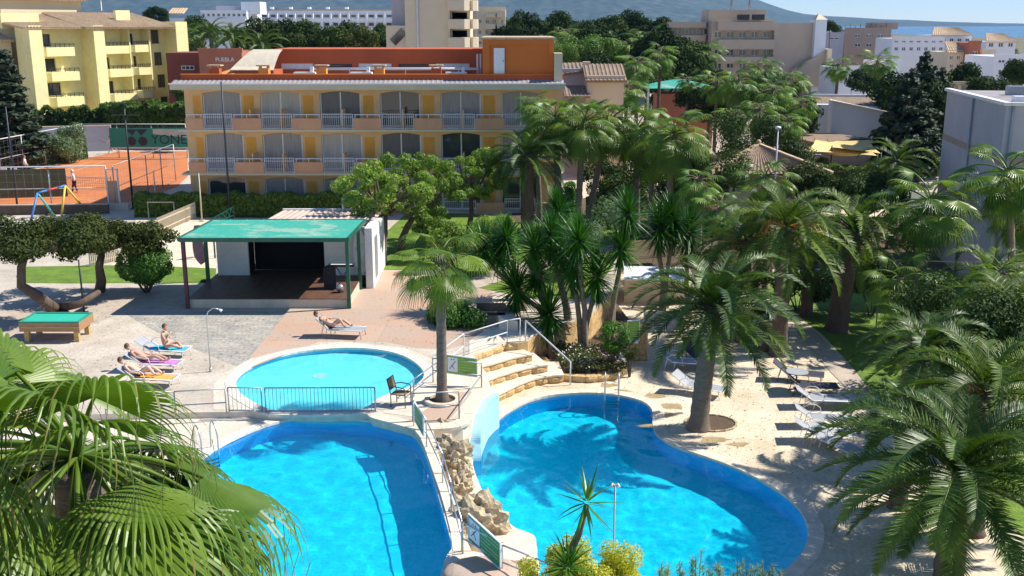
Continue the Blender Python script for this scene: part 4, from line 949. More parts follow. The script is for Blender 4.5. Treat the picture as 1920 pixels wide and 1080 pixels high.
box_part('end_slab', r, X1+.05, X1+.7, -3.5, -1, -3, f.z(91), 'yellow_pale'); mb = MB(); mb.add([(X0-3, -2.5, f.z(128)), (X1+.02, -2.5, f.z(95)), (X1+.02, -2.5, f.z(160)), (X0-3, -2.5, f.z(160)), (X0-3, -1.2, f.z(128)), (X1+.02, -1.2, f.z(95)), (X1+.02, -1.2, f.z(160)), (X0-3, -1.2, f.z(160))], [(3, 2, 1, 0), (0, 1, 5, 4), (4, 5, 6, 7), (0, 4, 7, 3)]); mb.build('stair_flank', M['beige_wall'], r)
# the town on the right
TW = [('brown flat roofed apartment block with three small windows and a roof terrace', 1585, 1672, 55, 230, 'brown_wall', ((64, 70), (81, 88)), 3, ((1598, 1662))),
      ('grey plastered house wall between the white tower and the brown block', 1546, 1583, 64, 225, 'grey_wall', ((70, 74),), 1, None),
      ('long white two storey block with terraces left of the brick pier', 1674, 1772, 72, 215, 'cool_white', ((76, 80), (88, 95)), 7, None),
      ('white block with a terracotta roof line on the hill at right', 1748, 1822, 66, 250, 'cool_white', ((72, 78),), 5, None),
      ('cream house with a pitched tile roof next to the brick pier', 1778, 1818, 98, 190, 'cream_wall', ((104, 112), (120, 128)), 3, None),
      ('tall narrow brick red pier building between two terraced houses', 1818, 1840, 80, 188, 'brick_red', ((96, 103), (116, 122)), 1, None),
      ('terraced house with blue shaded balconies right of the brick pier', 1841, 1868, 96, 189, 'cream_wall', ((105, 119),), 2, None),
      ('white cube house at the right edge above the cypress trees', 1866, 1945, 106, 150, 'cool_white', ((112, 118), (130, 140)), 3, None),
      ('pale house with a wide tile roof on the skyline at far right', 1850, 1905, 78, 240, 'cool_white', ((80, 88),), 3, None),
      ('low white wall house behind the shaggy palm', 1575, 1632, 128, 150, 'cool_white', ((140, 147),), 3, None),
      ('bright white flat house above the street lamp', 1660, 1690, 116, 160, 'cool_white', ((124, 130),), 1, None)]
for lb, a, b_, t, Y, mm, rw, nc, cr_ in TW:
    f, r, x1, zt = block('town_house', lb, 'house', a, b_, t, Y, mm, rw, nc, .5, 10, z0=-3, colr=cr_, group='houses on the right skyline')
    if 'roof' in lb and 'flat' not in lb: tiled_slab('roof', r, [(-.4, -.6, zt), (x1+.4, -.6, zt), (x1*.8, 4, zt+1.8), (x1*.2, 4, zt+1.8)], 'roof_tile', .5, .1)
    elif 'brown flat' in lb:
        box_part('roof_block', r, x1-3, x1+2, 2, 8, zt, zt+1.4, 'brown_wall')
        for k in range(9): box_part('antenna', r, x1*k/9+.2, x1*k/9+.28, 1, 1.08, zt, zt+.6+.9*RNG.random(), 'dark_steel')
f, r, x1, zt = block('ochre_wall', 'ochre garden wall with a balustrade above the grey roof on the right', 'wall', 1770, 1862, 160, 100, 'roof_tile', depth=.5, z0=-2)
for k in range(8): box_part('baluster_pier', r, x1*k/7.2, x1*k/7.2+.3, -.15, -.09, zt-1.5, zt, 'cream_wall')
# grey block on the right side of the garden
f = Fr((A(1864, 400, 50).x, 50), R(-9), ZL); r = f.root('grey_building', 'windowless grey block at the right edge with a flat roof and a dull red band', 'building')
z1 = f.loc(1864, 198)[1]; DP = 11.5
box_part('wall', r, 0, 26, 0, DP, -1, z1, 'grey_wall')
box_part('roof_edge', r, -.14, .2, -.14, DP+.1, z1+.003, z1+.16, 'white_wall'); box_part('roof_edge', r, .21, 26, -.14, .2, z1+.003, z1+.16, 'white_wall'); box_part('roof_felt', r, .22, 25.9, .22, DP-.1, z1+.01, z1+.05, 'roof_grey')
for z in (z1-2.8, z1-5.6): box_part('wall_band', r, -.012, 26, -.014, DP, z, z+.35, 'brown_wall')
mb = MB(); mb.tube([(-.09, 5.5, 0), (-.09, 5.5, z1)], .06, 6); mb.tube([(.3, -.09, 0), (.3, -.09, z1)], .06, 6); mb.build('drain_pipe', M['rail_grey'], r)
for k in range(16): x = .8+(k*1.9) % 12; y = 1.5+(k*3.1) % 8; h = .3+.35*((k*7) % 3)/2; box_part('roof_vent', r, x, x+.5+.4*(k % 2), y, y+.6, z1+.05, z1+.05+h, ('white_paint', 'rail_grey', 'dark_steel')[k % 3])
for k in range(3): box_part('air_unit', r, 3+k*2.4, 3.9+k*2.4, -.45, -.02, z1-2.2, z1-1.6, 'white_paint')
# modern white villa with planted roof strips
f = Fr((A(1560, 230, 88).x, 88), R(-10), 0); r = f.root('white_villa', 'low white modern villa with sloping walls and brown gravel roofs right of the garden', 'villa')
def fx(px, py, y=0): return f.loc(px, py, y)[0]
def fz(px, py, y=0): return f.loc(px, py, y)[1]
mb = MB(); a, b_, c, d = f.loc(1562, 190), f.loc(1708, 222), f.loc(1700, 262), f.loc(1562, 262)
mb.add([(a[0], 0, -1), (b_[0], 0, -1), (b_[0], 0, b_[1]), (a[0], 0, a[1]), (a[0], 3, -1), (b_[0], 3, -1), (b_[0], 3, b_[1]), (a[0], 3, a[1])], [(0, 1, 2, 3), (5, 4, 7, 6), (3, 2, 6, 7), (4, 0, 3, 7), (1, 5, 6, 2)]); mb.build('wall', M['cool_white'], r)
mb = MB(); mb.bar((a[0]-.1, -.1, a[1]+.05), (b_[0]+.3, -.1, b_[1]+.05), .5, .12); mb.build('coping', M['coping'], r)
box_part('rear_wall', r, fx(1500, 200, 5), fx(1712, 200, 5), 5, 6, -1, fz(1600, 200, 5), 'cool_white')
mb = MB(); za = fz(1520, 206, 4.6); zb = fz(1520, 180, 9)
mb.add([(fx(1518, 206, 4.6), 4.6, za), (fx(1705, 206, 4.6), 4.6, za), (fx(1690, 184, 9), 9, zb), (fx(1522, 178, 9), 9, zb)], [(0, 1, 2, 3)]); mb.add([(fx(1518, 206, 4.6), 4.6, za), (fx(1705, 206, 4.6), 4.6, za), (fx(1705, 206, 4.6), 4.6, za-.3), (fx(1518, 206, 4.6), 4.6, za-.3)], [(3, 2, 1, 0)]); mb.build('gravel_roof', M['roof_tile_brown'], r)
mb = MB(); mb.bar((fx(1522, 178, 9), 9.1, zb+.05), (fx(1690, 184, 9), 9.1, zb+.05), .3, .25); mb.bar((fx(1690, 184, 9), 9.1, zb+.05), (fx(1712, 205, 4.6), 4.5, za+.05), .3, .25); mb.build('roof_edge', M['white_paint'], r)
box_part('left_wall', r, fx(1515, 220, 3), fx(1562, 220, 3), 3.02, 4.0, -1, fz(1530, 196, 3), 'cool_white')
box_part('low_wall', r, fx(1635, 258, -3), fx(1740, 258, -3), -3, -2.6, -1, fz(1640, 254, -3), 'cool_white'); box_part('terrace_roof', r, fx(1680, 240, 1), fx(1742, 240, 1), 1, 5, fz(1700, 248, 1)-.3, fz(1700, 240, 1), 'roof_tile_brown')
box_part('side_wall', r, fx(1742, 240, -1), fx(1782, 240, -1), -1, 4, -1, fz(1745, 238, -1), 'cool_white')
for px in (1671, 1700): box_part('post', r, fx(px, 220, -1), fx(px, 220, -1)+.15, -1, -.85, -1, fz(px, 222, -1), 'rail_grey')
mb = MB(); y0 = -7; P = [f.loc(1482, 250, y0), f.loc(1520, 274, y0)]
mb.prism([(fx(1478, 252, -4), -4.0), (fx(1530, 268, -8), -8.0), (fx(1632, 246, -4), -4.0), (fx(1560, 236, 0), -.3), (fx(1510, 240, 0), -.3)], fz(1520, 262, -6)-.35, fz(1520, 262, -6)); mb.build('flat_roof', M['roof_tile_brown'], r)
mb = MB(); mb.prism([(fx(1488, 252, -4)+.2, -4.0), (fx(1530, 268, -8), -7.7), (fx(1625, 246, -4), -3.9), (fx(1560, 236, 0), -.5), (fx(1512, 240, 0), -.5)], -1, fz(1520, 262, -6)-.36); mb.build('annex_wall', M['cream_wall'], r)
# yellow shade sails on posts with the dark wall behind
s1 = [A(1505, 268, 76), A(1560, 288, 73), A(1648, 290, 74), A(1625, 268, 79), A(1560, 262, 80)]
def sail(name, label, corners, m, sagz=.5):
    n = 8; a, b_, c, d = [Vector(q) for q in corners]; mb = MB(); vs = []
    for i in range(n+1):
        for j in range(n+1):
            u, v = i/n, j/n; p = a.lerp(b_, u).lerp(d.lerp(c, u), v); e = (math.sin(math.pi*u)+math.sin(math.pi*v)); ctr = (a+b_+c+d)/4; pull = .12*((math.sin(math.pi*u)*(abs(2*v-1)**2))+(math.sin(math.pi*v)*(abs(2*u-1)**2)))
            p = p.lerp(ctr, pull); p.z -= sagz*math.sin(math.pi*u)*math.sin(math.pi*v); vs.append(p)
    mb.add(vs, [(i*(n+1)+j, (i+1)*(n+1)+j, (i+1)*(n+1)+j+1, i*(n+1)+j+1) for i in range(n) for j in range(n)], 0, True)
    o = empty(name, (a.x, a.y, 0), label, 'shade sail', 'shade sails over the terrace'); q = mb.build('cloth', M[m], o, -Vector((a.x, a.y, 0)))
    for c_ in corners:
        pm = MB(); pm.tube([(c_[0]-a.x, c_[1]-a.y, -.5), (c_[0]-a.x, c_[1]-a.y, c_[2]+.1)], .05, 6); pm.build('post', M['dark_steel'], o)
sail('shade_sail', 'larger ochre yellow shade sail stretched over the terrace in front of the villa', [A(1502, 283, 74), A(1645, 292, 74), A(1640, 277, 79), A(1528, 262, 80)], 'canvas_yellow')
sail('shade_sail', 'smaller ochre shade sail with a raised corner at the right of the terrace', [A(1560, 276, 77.5), A(1652, 288, 76), A(1632, 262, 81), A(1552, 264, 82)], 'canvas_yellow', .3)
O = A(1525, 300, 80); w = empty('terrace_wall', (O.x, O.y, 0), 'dark shaded wall under the yellow shade sails', 'wall'); box_part('wall_panel', w, 0, 5.6, 0, .3, -1, A(1525, 290, 80).z, 'grey_wall'); box_part('grass_strip', w, -.5, 7, -.9, -.1, -1, A(1525, 312, 79).z, 'lawn')
# pyramid tile roof poking out of the greenery
O = A(1422, 275, 70); w = empty('tile_roof_pavilion', (O.x, O.y, ZL), 'brown pyramid tile roof of a pavilion among the palms', 'pavilion'); mb = MB()
zr_ = A(1422, 272, 70).z-ZL; ze = A(1422, 322, 67).z-ZL; e = 3.9
for a, b_ in (((-e, -e), (e, -e)), ((e, -e), (e, e)), ((e, e), (-e, e)), ((-e, e), (-e, -e))):
    tiled_slab('roof', w, [(a[0], a[1], ze), (b_[0], b_[1], ze), (.01, 0, zr_), (-.01, 0, zr_)], 'roof_tile_brown', .28, .07, .12)
mb.box(-3.2, 3.2, -3.2, 3.2, 0, ze-.1); mb.build('wall', M['cream_wall'], w)
mb = MB(); mb.bar((e, -e, ze+.06), (0, 0, zr_+.06), .3, .16); mb.bar((-e, -e, ze+.06), (0, 0, zr_+.06), .3, .16); mb.build('ridge_tiles', M['roof_tile'], w)
mb = MB(); mb.sphere((0, 0, zr_+.2), .18); mb.build('finial', M['roof_tile'], w)
# ================================================================== PALMS (foot and crown found from the photograph, standing at distance Y)
def P_(px, py, Y, z0=0.0, foot=None):
    t = A(px, py, Y)
    b = Vector((t.x, t.y, z0)) if foot is None else Vector((A(foot, 540, Y).x, t.y, z0)); return b, t
GF = 'fan palms beside the orange hotel'
for lb, px, py, Y, n, sc, ft, kind, sk, r in [
    ('tall fan palm with the leftmost full crown against the hotel corner', 1040, 222, 60, 38, 1.3, 1048, 'fan', 8, .22),
    ('fan palm with a bright crown and pale trunk just right of the hotel corner', 1095, 228, 59, 38, 1.3, 1080, 'fan', 8, .2),
    ('fan palm with drooping yellowish fronds in the middle of the hotel corner group', 1142, 228, 61, 36, 1.3, 1100, 'fan', 10, .2),
    ('fan palm with a rounded crown standing behind the yucca heads', 1195, 240, 62, 36, 1.3, 1190, 'fan', 8, .2),
    ('fan palm with the widest crown at the right end of the hotel cluster', 1262, 250, 58, 40, 1.4, 1246, 'fan', 10, .22),
    ('lower fan palm tucked between the two right trunks of the hotel cluster', 1225, 290, 60, 24, .9, 1215, 'fand', 6, .16),
    ('low dark fan palm in front of the hotel corner trunks', 1000, 190, 64, 22, .85, 1012, 'fand', 4, .16)]:
    b, t = P_(px, py, Y, 0, ft); palm('fan_palm', lb, GF, b, t, kind, n, sc, r, None, -.9, 1.4, 'bark_grey', sk, 0)
GF2 = 'fan palms in the far garden'
for lb, px, py, Y, n, sc, sk in [
    ('slim far fan palm with a shaggy brown skirt, tallest left of the gazebo', 1238, 100, 100, 22, 1.25, 6),
    ('far fan palm with pale drooping fronds left of the gazebo trio', 1195, 118, 96, 24, 1.35, 6),
    ('far fan palm with a broad crown between the gazebo and the hotel pier', 1175, 160, 88, 24, 1.25, 4),
    ('far fan palm rising from the pines above the bright round pine', 1060, 62, 150, 22, 1.7, 4),
    ('far pale fan palm left of the dark conifers', 1165, 75, 130, 24, 1.8, 5),
    ('far fan palm with silvery fronds in front of the dark conifers', 1215, 70, 132, 24, 1.8, 5),
    ('dark round fan palm in front of the beige hotel balconies', 1322, 95, 125, 26, 1.6, 2),
    ('small bright fan palm standing in front of the gazebo', 1290, 148, 98, 18, .85, 0),
    ('far fan palm against the beige hotel, left of the dense dark crowns', 1345, 150, 92, 24, 1.2, 4),
    ('dense dark fan palm crown just right of the gazebo', 1385, 150, 84, 26, 1.25, 5),
    ('fan palm crown below the balconies of the beige hotel', 1420, 125, 92, 24, 1.3, 5),
    ('high fan palm crown in the dense group below the beige hotel', 1452, 165, 84, 26, 1.2, 5),
    ('fan palm crown in front of the blank wing of the beige hotel', 1480, 145, 88, 26, 1.2, 6),
    ('right fan palm of the dense dark group by the villa roof', 1502, 190, 80, 24, 1.0, 6),
    ('lower shaggy fan palm in the middle of the dense dark group', 1425, 205, 78, 26, 1.15, 8),
    ('lower right fan palm of the dense dark group above the street lamp', 1475, 225, 76, 26, 1.05, 8),
    ('lower left fan palm of the dense dark group above the tile roof', 1375, 215, 78, 24, 1.1, 8),
    ('fan palm with thin trunk in front of the white town houses', 1572, 120, 120, 22, 1.3, 3),
    ('shaggy fan palm with a thick brown skirt below the brown apartment block', 1646, 112, 118, 26, 1.5, 16),
    ('fan palm behind the yellow apartments beside the dull red building', 345, 60, 150, 20, 1.4, 2)]:
    b, t = P_(px, py, Y); palm('fan_palm', lb, GF2, b, t, 'fand', n, sc, .2 if Y > 110 else .17, None, -.9, 1.4, 'bark', sk, 0)
for lb, px, py, Y, sc in [('feather palm left of a pair above the dull red building', 395, 62, 140, 1.25), ('feather palm right of a pair above the dull red building', 435, 68, 135, 1.2), ('feather palm behind the curved roof canopy of the hotel', 492, 85, 120, 1.1)]:
    b, t = P_(px, py, Y); palm('feather_palm', lb, 'feather palms beyond the hotel', b, t, 'feather', 26, sc, .3, None, -.4, 1.4, 'bark', 0, 0)
# middle and right garden
GR = 'palms in the right garden'
b, t = P_(987, 290, 57.5, 0, 990); palm('date_palm', 'dark date palm with a thick rough trunk on the lawn before the hotel', GR, b, t, 'feather', 34, .92, .42, None, -.5, 1.35, 'bark', 0, 26, None, 1.5)
b, t = P_(1338, 575, 32.9, ZL, 1322); palm('date_palm', 'large date palm with a smooth pale trunk in a round pit by the right pool', None, b, t, 'feather', 50, 1.04, .33, None, -.2, 1.38, 'bark_grey', 0, 30, None, 1.15, 0, 1.45)
b, t = P_(1600, 430, 44.5, ZL, 1575); palm('date_palm', 'date palm with a dark leaning trunk on the right lawn', GR, b, t, 'feather', 40, 1.05, .48, None, -.35, 1.4, 'bark', 0, 26, FEB, 1.35)
for lb, px, py, Y, n, sc, kind, lib, tr, fr, r in [
    ('olive date palm with orange fruit stalks behind the big pool palm', 1475, 425, 41, 40, 1.05, 'feather', FEB, 'bark', 4, .35),
    ('low date palm with arching fronds left of the fruiting palm', 1400, 450, 43, 34, .95, 'feather', FEB, 'bark', 2, .3),
    ('big near date palm with a dark crown at the right edge of the pool deck', 1800, 885, 22.3, 54, 1.15, 'feather', FEA, 'bark', 0, .36),
    ('upright bright date palm crown behind the big near one', 1850, 735, 25.5, 40, .98, 'feather', FEB, 'bark', 1, .33),
    ('arching date palm beside the right lawn above the sunbeds', 1735, 655, 30, 34, .82, 'feather', FEA, 'bark', 0, .3),
    ('dark date palm between the lawn and the near crowns', 1700, 780, 27, 30, .70, 'feather', FEA, 'bark', 0, .26),
    ('date palm half cut by the right edge of the photo at mid height', 1905, 590, 33, 34, .95, 'feather', FEB, 'bark', 0, .33),
    ('small date palm near the grey building wall at the right edge', 1860, 520, 41, 28, .85, 'feather', FEB, 'bark', 0, .3),
    ('young date palm in front of the shade sail terrace', 1685, 300, 62, 28, .85, 'feather', FEB, 'bark', 0, .3),
    ('date palm with low spreading fronds between the two lawns', 1520, 470, 47, 30, .85, 'feather', FEA, 'bark', 0, .3)]:
    b, t = P_(px, py, Y, ZL); palm('date_palm', lb, GR, b, t, kind, n, sc, r, None, -.4, 1.42, tr, 0, 14 if Y < 35 else 8, lib, 1.2, fr)
for lb, px, py, Y, n, sc, ft, r, sk, kind in [
    ('tall fan palm with a wide dark and bright crown in front of the grey building', 1745, 375, 44, 36, 1.35, 1712, .17, 2, 'fan'),
    ('fan palm with long drooping fronds at the right edge before the grey building', 1890, 320, 45, 32, 1.25, 1905, .17, 4, 'fan'),
    ('second fan palm at the right edge, its trunk behind the first', 1915, 390, 47, 26, 1.1, 1922, .16, 4, 'fan'),
    ('short fan palm with a reddish trunk on the edge of the right lawn', 1688, 520, 41, 26, .9, 1680, .17, 2, 'fan'),
    ('low bright fan palm under the arching date palm', 1712, 610, 36, 20, .65, 1710, .13, 0, 'fan'),
    ('bright green young fan palm above the fruiting date palm', 1435, 330, 52, 22, .95, 1435, .15, 0, 'fan'),
    ('small fan palm in front of the pavilion tile roof', 1350, 385, 50, 22, .85, 1350, .14, 0, 'fand'),
    ('fan palm in the shade behind the yucca group', 1310, 335, 54, 24, .95, 1310, .15, 3, 'fand'),
    ('small fan palm before the lower wall of the grey building', 1880, 505, 39, 18, .7, 1880, .13, 0, 'fan')]:
    b, t = P_(px, py, Y, ZL, ft); palm('fan_palm', lb, GR, b, t, kind, n, sc, r, None, -.9, 1.4, 'bark_pale', sk, 10)
# fan palm in the round planter between the pools
b = G(829, 752, 0); t = A(826, 478, b.y)
NEARF = fan_lib('fan_frond', FMB, .95, .92, 34, 6, 1.9, (1.4, 1.0, .6, .2, -.3, -.8), 1.9, .45)
palm('fan_palm', 'slender fan palm with yellow green fronds in the round planter between the pools', None, b, t, 'fan', 17, 1.2, .175, None, -.5, 1.3, 'bark_grey', 9, 16, NEARF, 1.0, 0, 1.7)
# the big near fan palm in the lower left corner: hand placed fronds
rngf = random.Random(5); base = Vector((A(150, 900, 9.2).x, 9.2, ZM)); top = A(140, 838, 9.2)
root = empty('fan_palm', base, 'huge near fan palm with glossy folded fronds filling the lower left corner', 'palm tree')
tr_ = trunk_mesh('trunk', 'bark_grey', top.z-base.z-.2, .26, .24, (0, 0), 1.3); tr_.parent = root
HF = [(e, fan_mesh('fan_frond', [M['fan_leaf_bright'], M['fan_leaf_bright'], M['dry_leaf'], M['leaf_thread']], 1.0, 1.22, e, .55, 38, rngf, 1.75, td, .50, 9, True, .028, .35)) for e, td in ((1.3, 1.1), (.95, 1.4), (.7, 1.7), (.45, 1.9), (.15, 2.1), (-.25, 2.3), (-.6, 2.4))]
def hand_frond(az, e, sc=1.0, roll=0.0):
    c = min(HF, key=lambda q: abs(q[0]-e)); h = top.z-base.z
    Mx = Matrix.Translation(base+Vector((0, 0, h-.1))) @ Matrix.Rotation(R(az), 4, 'Z') @ Matrix.Rotation(-(e-c[0]), 4, 'Y') @ Matrix.Rotation(roll, 4, 'X') @ Matrix.Scale(sc*1.22, 4); hit = tot = 0
    for v in list(c[1].vertices)[::7]:       # keep the gap through which the sunbathers are seen
        p = Mx @ v.co-CP; f = p.dot(FW); x = 960+FPX*p.x/f; y = 540-FPX*p.dot(UP)/f; tot += 1
        if 243 < x < 342 and 622 < y < 712: hit += 1
        if y < 583 or x > 635 or (x > 470 and y < 850) or (x > 400 and y < 660) or (x > 545 and y < 900) or (x > 385 and 765 < y < 868): hit += 1
    if hit > .02*tot: return 0
    sc *= 1.22; ob('frond', c[1], root, M=Matrix.Translation((0, 0, h-.1)) @ Matrix.Rotation(R(az), 4, 'Z') @ Matrix.Rotation(-(e-c[0]), 4, 'Y') @ Matrix.Rotation(roll, 4, 'X') @ Matrix.Scale(sc, 4))
acc = 0
for az, e, sc, roll in [(rngf.uniform(-110, 250), rngf.uniform(-.7, 1.3), rngf.uniform(.8, 1.08), rngf.uniform(-.35, .35)) for _ in range(150)]+[(62, .75, 1.0, .0), (95, .95, .95, .15), (128, .8, 1.0, -.2), (25, .55, 1.05, -.35), (5, .25, 1.0, -.3), (-15, .45, 1.05, -.2), (-30, 0.0, 1.05, -.1), (-48, .5, .95, .2), (160, .6, 1.05, .1), (190, .4, 1, 0), (-75, .2, 1, .2), (80, .3, 1.0, .25), (110, .35, 1.05, -.1), (45, .1, 1.0, .1), (75, 1.25, .8, 0), (200, 1.2, .8, .2), (-60, 1.2, .8, -.2), (142, .2, 1.05, .1), (175, 0.0, 1.0, 0), (225, .3, 1, .1), (255, .5, 1, 0), (-100, .6, .95, .1), (35, .95, .9, .3), (15, -.5, 1.05, .1), (60, -.4, 1.05, 0), (100, -.5, 1, 0), (140, -.5, 1, 0), (-20, -.6, 1.0, 0), (-35, .9, .9, .2), (-70, .8, .9, -.2), (-10, .9, .85, .3), (-90, 1.0, .8, 0), (55, 1.0, .85, -.3), (115, 1.05, .8, .2), (-55, -.1, 1.0, 0), (30, .2, 1.1, .2), (-5, -.2, 1.1, 0), (150, .9, .9, 0), (180, .8, .9, .2), (-120, .9, .9, 0), (-45, .25, 1.0, .3), (10, .6, 1.0, .1)]:
    if acc < 60 and hand_frond(az, e, sc, roll) is None: acc += 1
# ================================================================== YUCCAS
YH = [rosette_mesh('leaf_head', M['yucca_leaf'], 190, .95, .065, RNG, -1.15, 1.5, 3, .45) for _ in range(3)]
YS = rosette_mesh('leaf_head', M['yucca_leaf'], 100, .9, .065, RNG, -.5, 1.5, 3, .4)
def yucca(label, foot, heads, Y, z0, r=.11, grp='yuccas in the bed above the right pool', sc=1.0, bark='bark_pale'):
    sc *= 1.3; f = Vector((A(foot, 540, Y).x, Y, z0)); root = empty('yucca', f, label, 'yucca', grp); mb = MB(); rng = random.Random(foot)
    for i, (px, py) in enumerate(heads):
        h = A(px, py, Y+rng.uniform(-.4, .4))-f; a = Vector((rng.uniform(-.12, .12), rng.uniform(-.12, .12), -.1)); m1 = Vector((h.x*.35+rng.uniform(-.1, .1), h.y*.4, h.z*.4)); m2 = Vector((h.x*.8, h.y*.8, h.z*.75))
        mb.tube([a, a.lerp(m1, .4)+Vector((0, 0, .05)), m1, m2, h], [r*1.7, r*1.25, r, r*.85, r*.7], 8, 0)
        ob('leaf_head', YH[(i+foot) % 3], root, M=Matrix.Translation(h) @ Matrix.Rotation(rng.uniform(0, 6), 4, 'Z') @ Matrix.Rotation(rng.uniform(-.2, .2), 4, 'X') @ Matrix.Scale(sc*rng.uniform(.95, 1.15), 4))
        if rng.random() < .6: ob('leaf_head', YS, root, M=Matrix.Translation(h+Vector((rng.uniform(-.1, .1), rng.uniform(-.1, .1), -.45))) @ Matrix.Rotation(3.1, 4, 'X') @ Matrix.Scale(sc*.75, 4))
    mb.build('trunk', M[bark], root); return root
yucca('yucca with two tall heads and the rightmost pale trunk beside the notice board', 1143, [(1178, 405), (1165, 470)], 41.4, ZL)
yucca('yucca with three heads and a sawn off pale trunk in the middle of the bed', 1098, [(1085, 455), (1075, 500), (1118, 520)], 41.0, ZL)
yucca('yucca with a leaning trunk whose head stands left of the middle one', 1072, [(1035, 445), (1050, 480)], 41.8, ZL)
yucca('yucca with dark hanging heads behind the handrail of the steps', 1028, [(1005, 520), (968, 545), (1003, 470)], 42.2, 0)
yucca('short yucca with one wide head right beside the steps', 1034, [(1030, 592)], 40.3, ZL+.2, .10)
yucca('yucca with low dark heads at the left end of the bed', 985, [(950, 450), (935, 480), (905, 470)], 43.5, 0)
yucca('yucca with two bright heads in front of the fan palm trunks', 1245, [(1235, 430), (1262, 415)], 46, ZL, sc=1.2)
yucca('yucca with a bright head right of the pair by the fan palm trunks', 1290, [(1290, 440)], 46.5, ZL, sc=1.2)
yucca('yucca head peeping over the lawn shrubs left of the tall yuccas', 1060, [(1048, 400)], 46, 0, sc=1.1)
# the bent young yucca in the foreground over the yellow shrub
f = Vector((A(1068, 1075, 15.2).x, 15.2, ZL)); hd = A(1100, 948, 15.0)-f; hz1 = A(1070, 1040, 15.2)-f
root = empty('yucca', f, 'bent young yucca with one sparse head leaning over the yellow shrub at the bottom', 'yucca'); mb = MB()
mb.tube([Vector((-.02, 0, 0)), Vector((-.03, 0, 2.0)), hz1+Vector((-.03, 0, 0)), hz1.lerp(hd, .45)+Vector((.02, 0, 0)), hd], [.09, .08, .07, .055, .045], 9); mb.build('trunk', M['bark'], root)
ob('leaf_head', rosette_mesh('leaf_head', M['yucca_leaf'], 26, .62, .055, random.Random(3), -1.35, 1.3, 4, .5), root, M=Matrix.Translation(hd))
lo_ = A(1065, 1068, 14.7)-f
ob('leaf_head', rosette_mesh('leaf_head', M['yucca_leaf'], 60, .52, .045, random.Random(4), -.3, 1.2, 4, .5), root, M=Matrix.Translation(lo_))
# ================================================================== BROADLEAF TREES AND SHRUBS
def tree_px(name, label, cat, grp, px, py, Y, R0, mcrown, bark, z0, foot, r, seed, n, size, flat=.6, limbs=7, nb=16, rr=(.26, .4)):
    c = A(px, py, Y); fx_ = A(foot, 540, Y).x; b = Vector((fx_, Y, z0)); h = c.z-z0; d = c.x-fx_
    return limb_tree(name, label, cat, grp, b, mcrown, R0, h, [(0, 0, -.1), (d*.1, 0, h*.2), (d*.3+.1, .1, h*.4), (d*.8, 0, max(.3, h-R0*flat*.7))], r, bark, limbs, seed, n, size, flat, None, nb, rr)
GL = 'pollarded trees on the lawn before the hotel'
tree_px('lawn_tree', 'light green pollarded tree with knobbly limbs and the leftmost trunk, beside the stage', 'tree', GL, 722, 350, 52, 3.0, 'tree_light', 'bark', 0, 716, .26, 3, 10000, .08, .6, 20, 48, (.09, .17))
tree_px('lawn_tree', 'light green pollarded tree with the fullest crown in the middle of the lawn', 'tree', GL, 785, 350, 55, 2.9, 'tree_light', 'bark', 0, 752, .24, 4, 11500, .08, .75, 18, 48, (.10, .19))
tree_px('lawn_tree', 'loose pale green tree on the lawn in front of the hotel balconies', 'tree', GL, 884, 325, 58, 2.4, 'tree_light', 'bark', 0, 880, .2, 5, 8500, .08, .8, 14, 38, (.10, .19))
GT = 'dark clipped trees left of the stage'
def umbrella_tree(label, px, py, Y, Rx, pts, seed, n):
    c = A(px, py, Y); z0 = 0; b = G(*pts[0], 0); rng = random.Random(seed); root = empty('clipped_tree', b, label, 'tree', GT); mb = MB()
    P = [A(x, y, Y+rng.uniform(-.2, .2))-b for x, y in pts]; P[0] = Vector((0, 0, -.1)); mb.tube(P, [.26-.12*i/(len(P)-1) for i in range(len(P))], 9)
    blobs = []
    for i in range(36):
        a = rng.uniform(0, 6.28); q = math.sqrt(rng.random()); blobs.append((c.x-b.x+Rx*q*math.cos(a), c.y-b.y+1.9*q*math.sin(a), c.z-b.z+rng.uniform(-.65, .5)*(1.1-q*.6), rng.uniform(.42, .8)))
    for i in range(8): e = Vector(blobs[i][:3]); mb.tube([P[-1], P[-1].lerp(e, .5)+Vector((0, 0, -.15)), e], [.12, .08, .04], 6, 0, False)
    mb.build('trunk', M['bark'], root); cm = MB(); leaf_cloud(cm, blobs, n, .075, rng, .75, 0, .3); cm.build('crown', M['tree_olive'], root)
umbrella_tree('dark clipped tree with a forked bent trunk at the left edge', 30, 448, 41.5, 2.5, [(108, 580), (70, 555), (40, 535), (40, 500), (48, 475)], 21, 17000)
umbrella_tree('dark clipped tree with a flat wide crown behind the dark lamp post', 188, 440, 46, 3.1, [(186, 545), (190, 525), (186, 500), (192, 470)], 22, 19000)
mb = MB(); b = G(115, 580, 0); mb.tube([Vector((0, 0, .1)), A(150, 570, 42.5)-b, A(185, 548, 44)-b], [.22, .16, .12], 8); o = mb.build('fallen_limb', M['bark'], None, b); tag(o, 'thick low limb lying across from the forked trunk', 'tree limb')
c = A(268, 472, 46.5); b = Vector((c.x, c.y, 0)); root = empty('round_bush', b, 'round clipped bright green bush on the small lawn left of the stage', 'bush'); cm = MB()
leaf_cloud(cm, [(0, 0, 1.35, 1.15), (.35, -.1, 1.35, 1.0), (-.35, .1, 1.3, 1.0), (0, .3, 1.7, .8)], 14000, .05, random.Random(9), .85, 0, .82); cm.build('crown', M['bush_green'], root); mb = MB()
for i in range(6): a = i*1.05; mb.tube([(.1*math.cos(a), .1*math.sin(a), 0), (.5*math.cos(a), .5*math.sin(a), .7)], .05, 5)
mb.build('trunk', M['bark'], root)
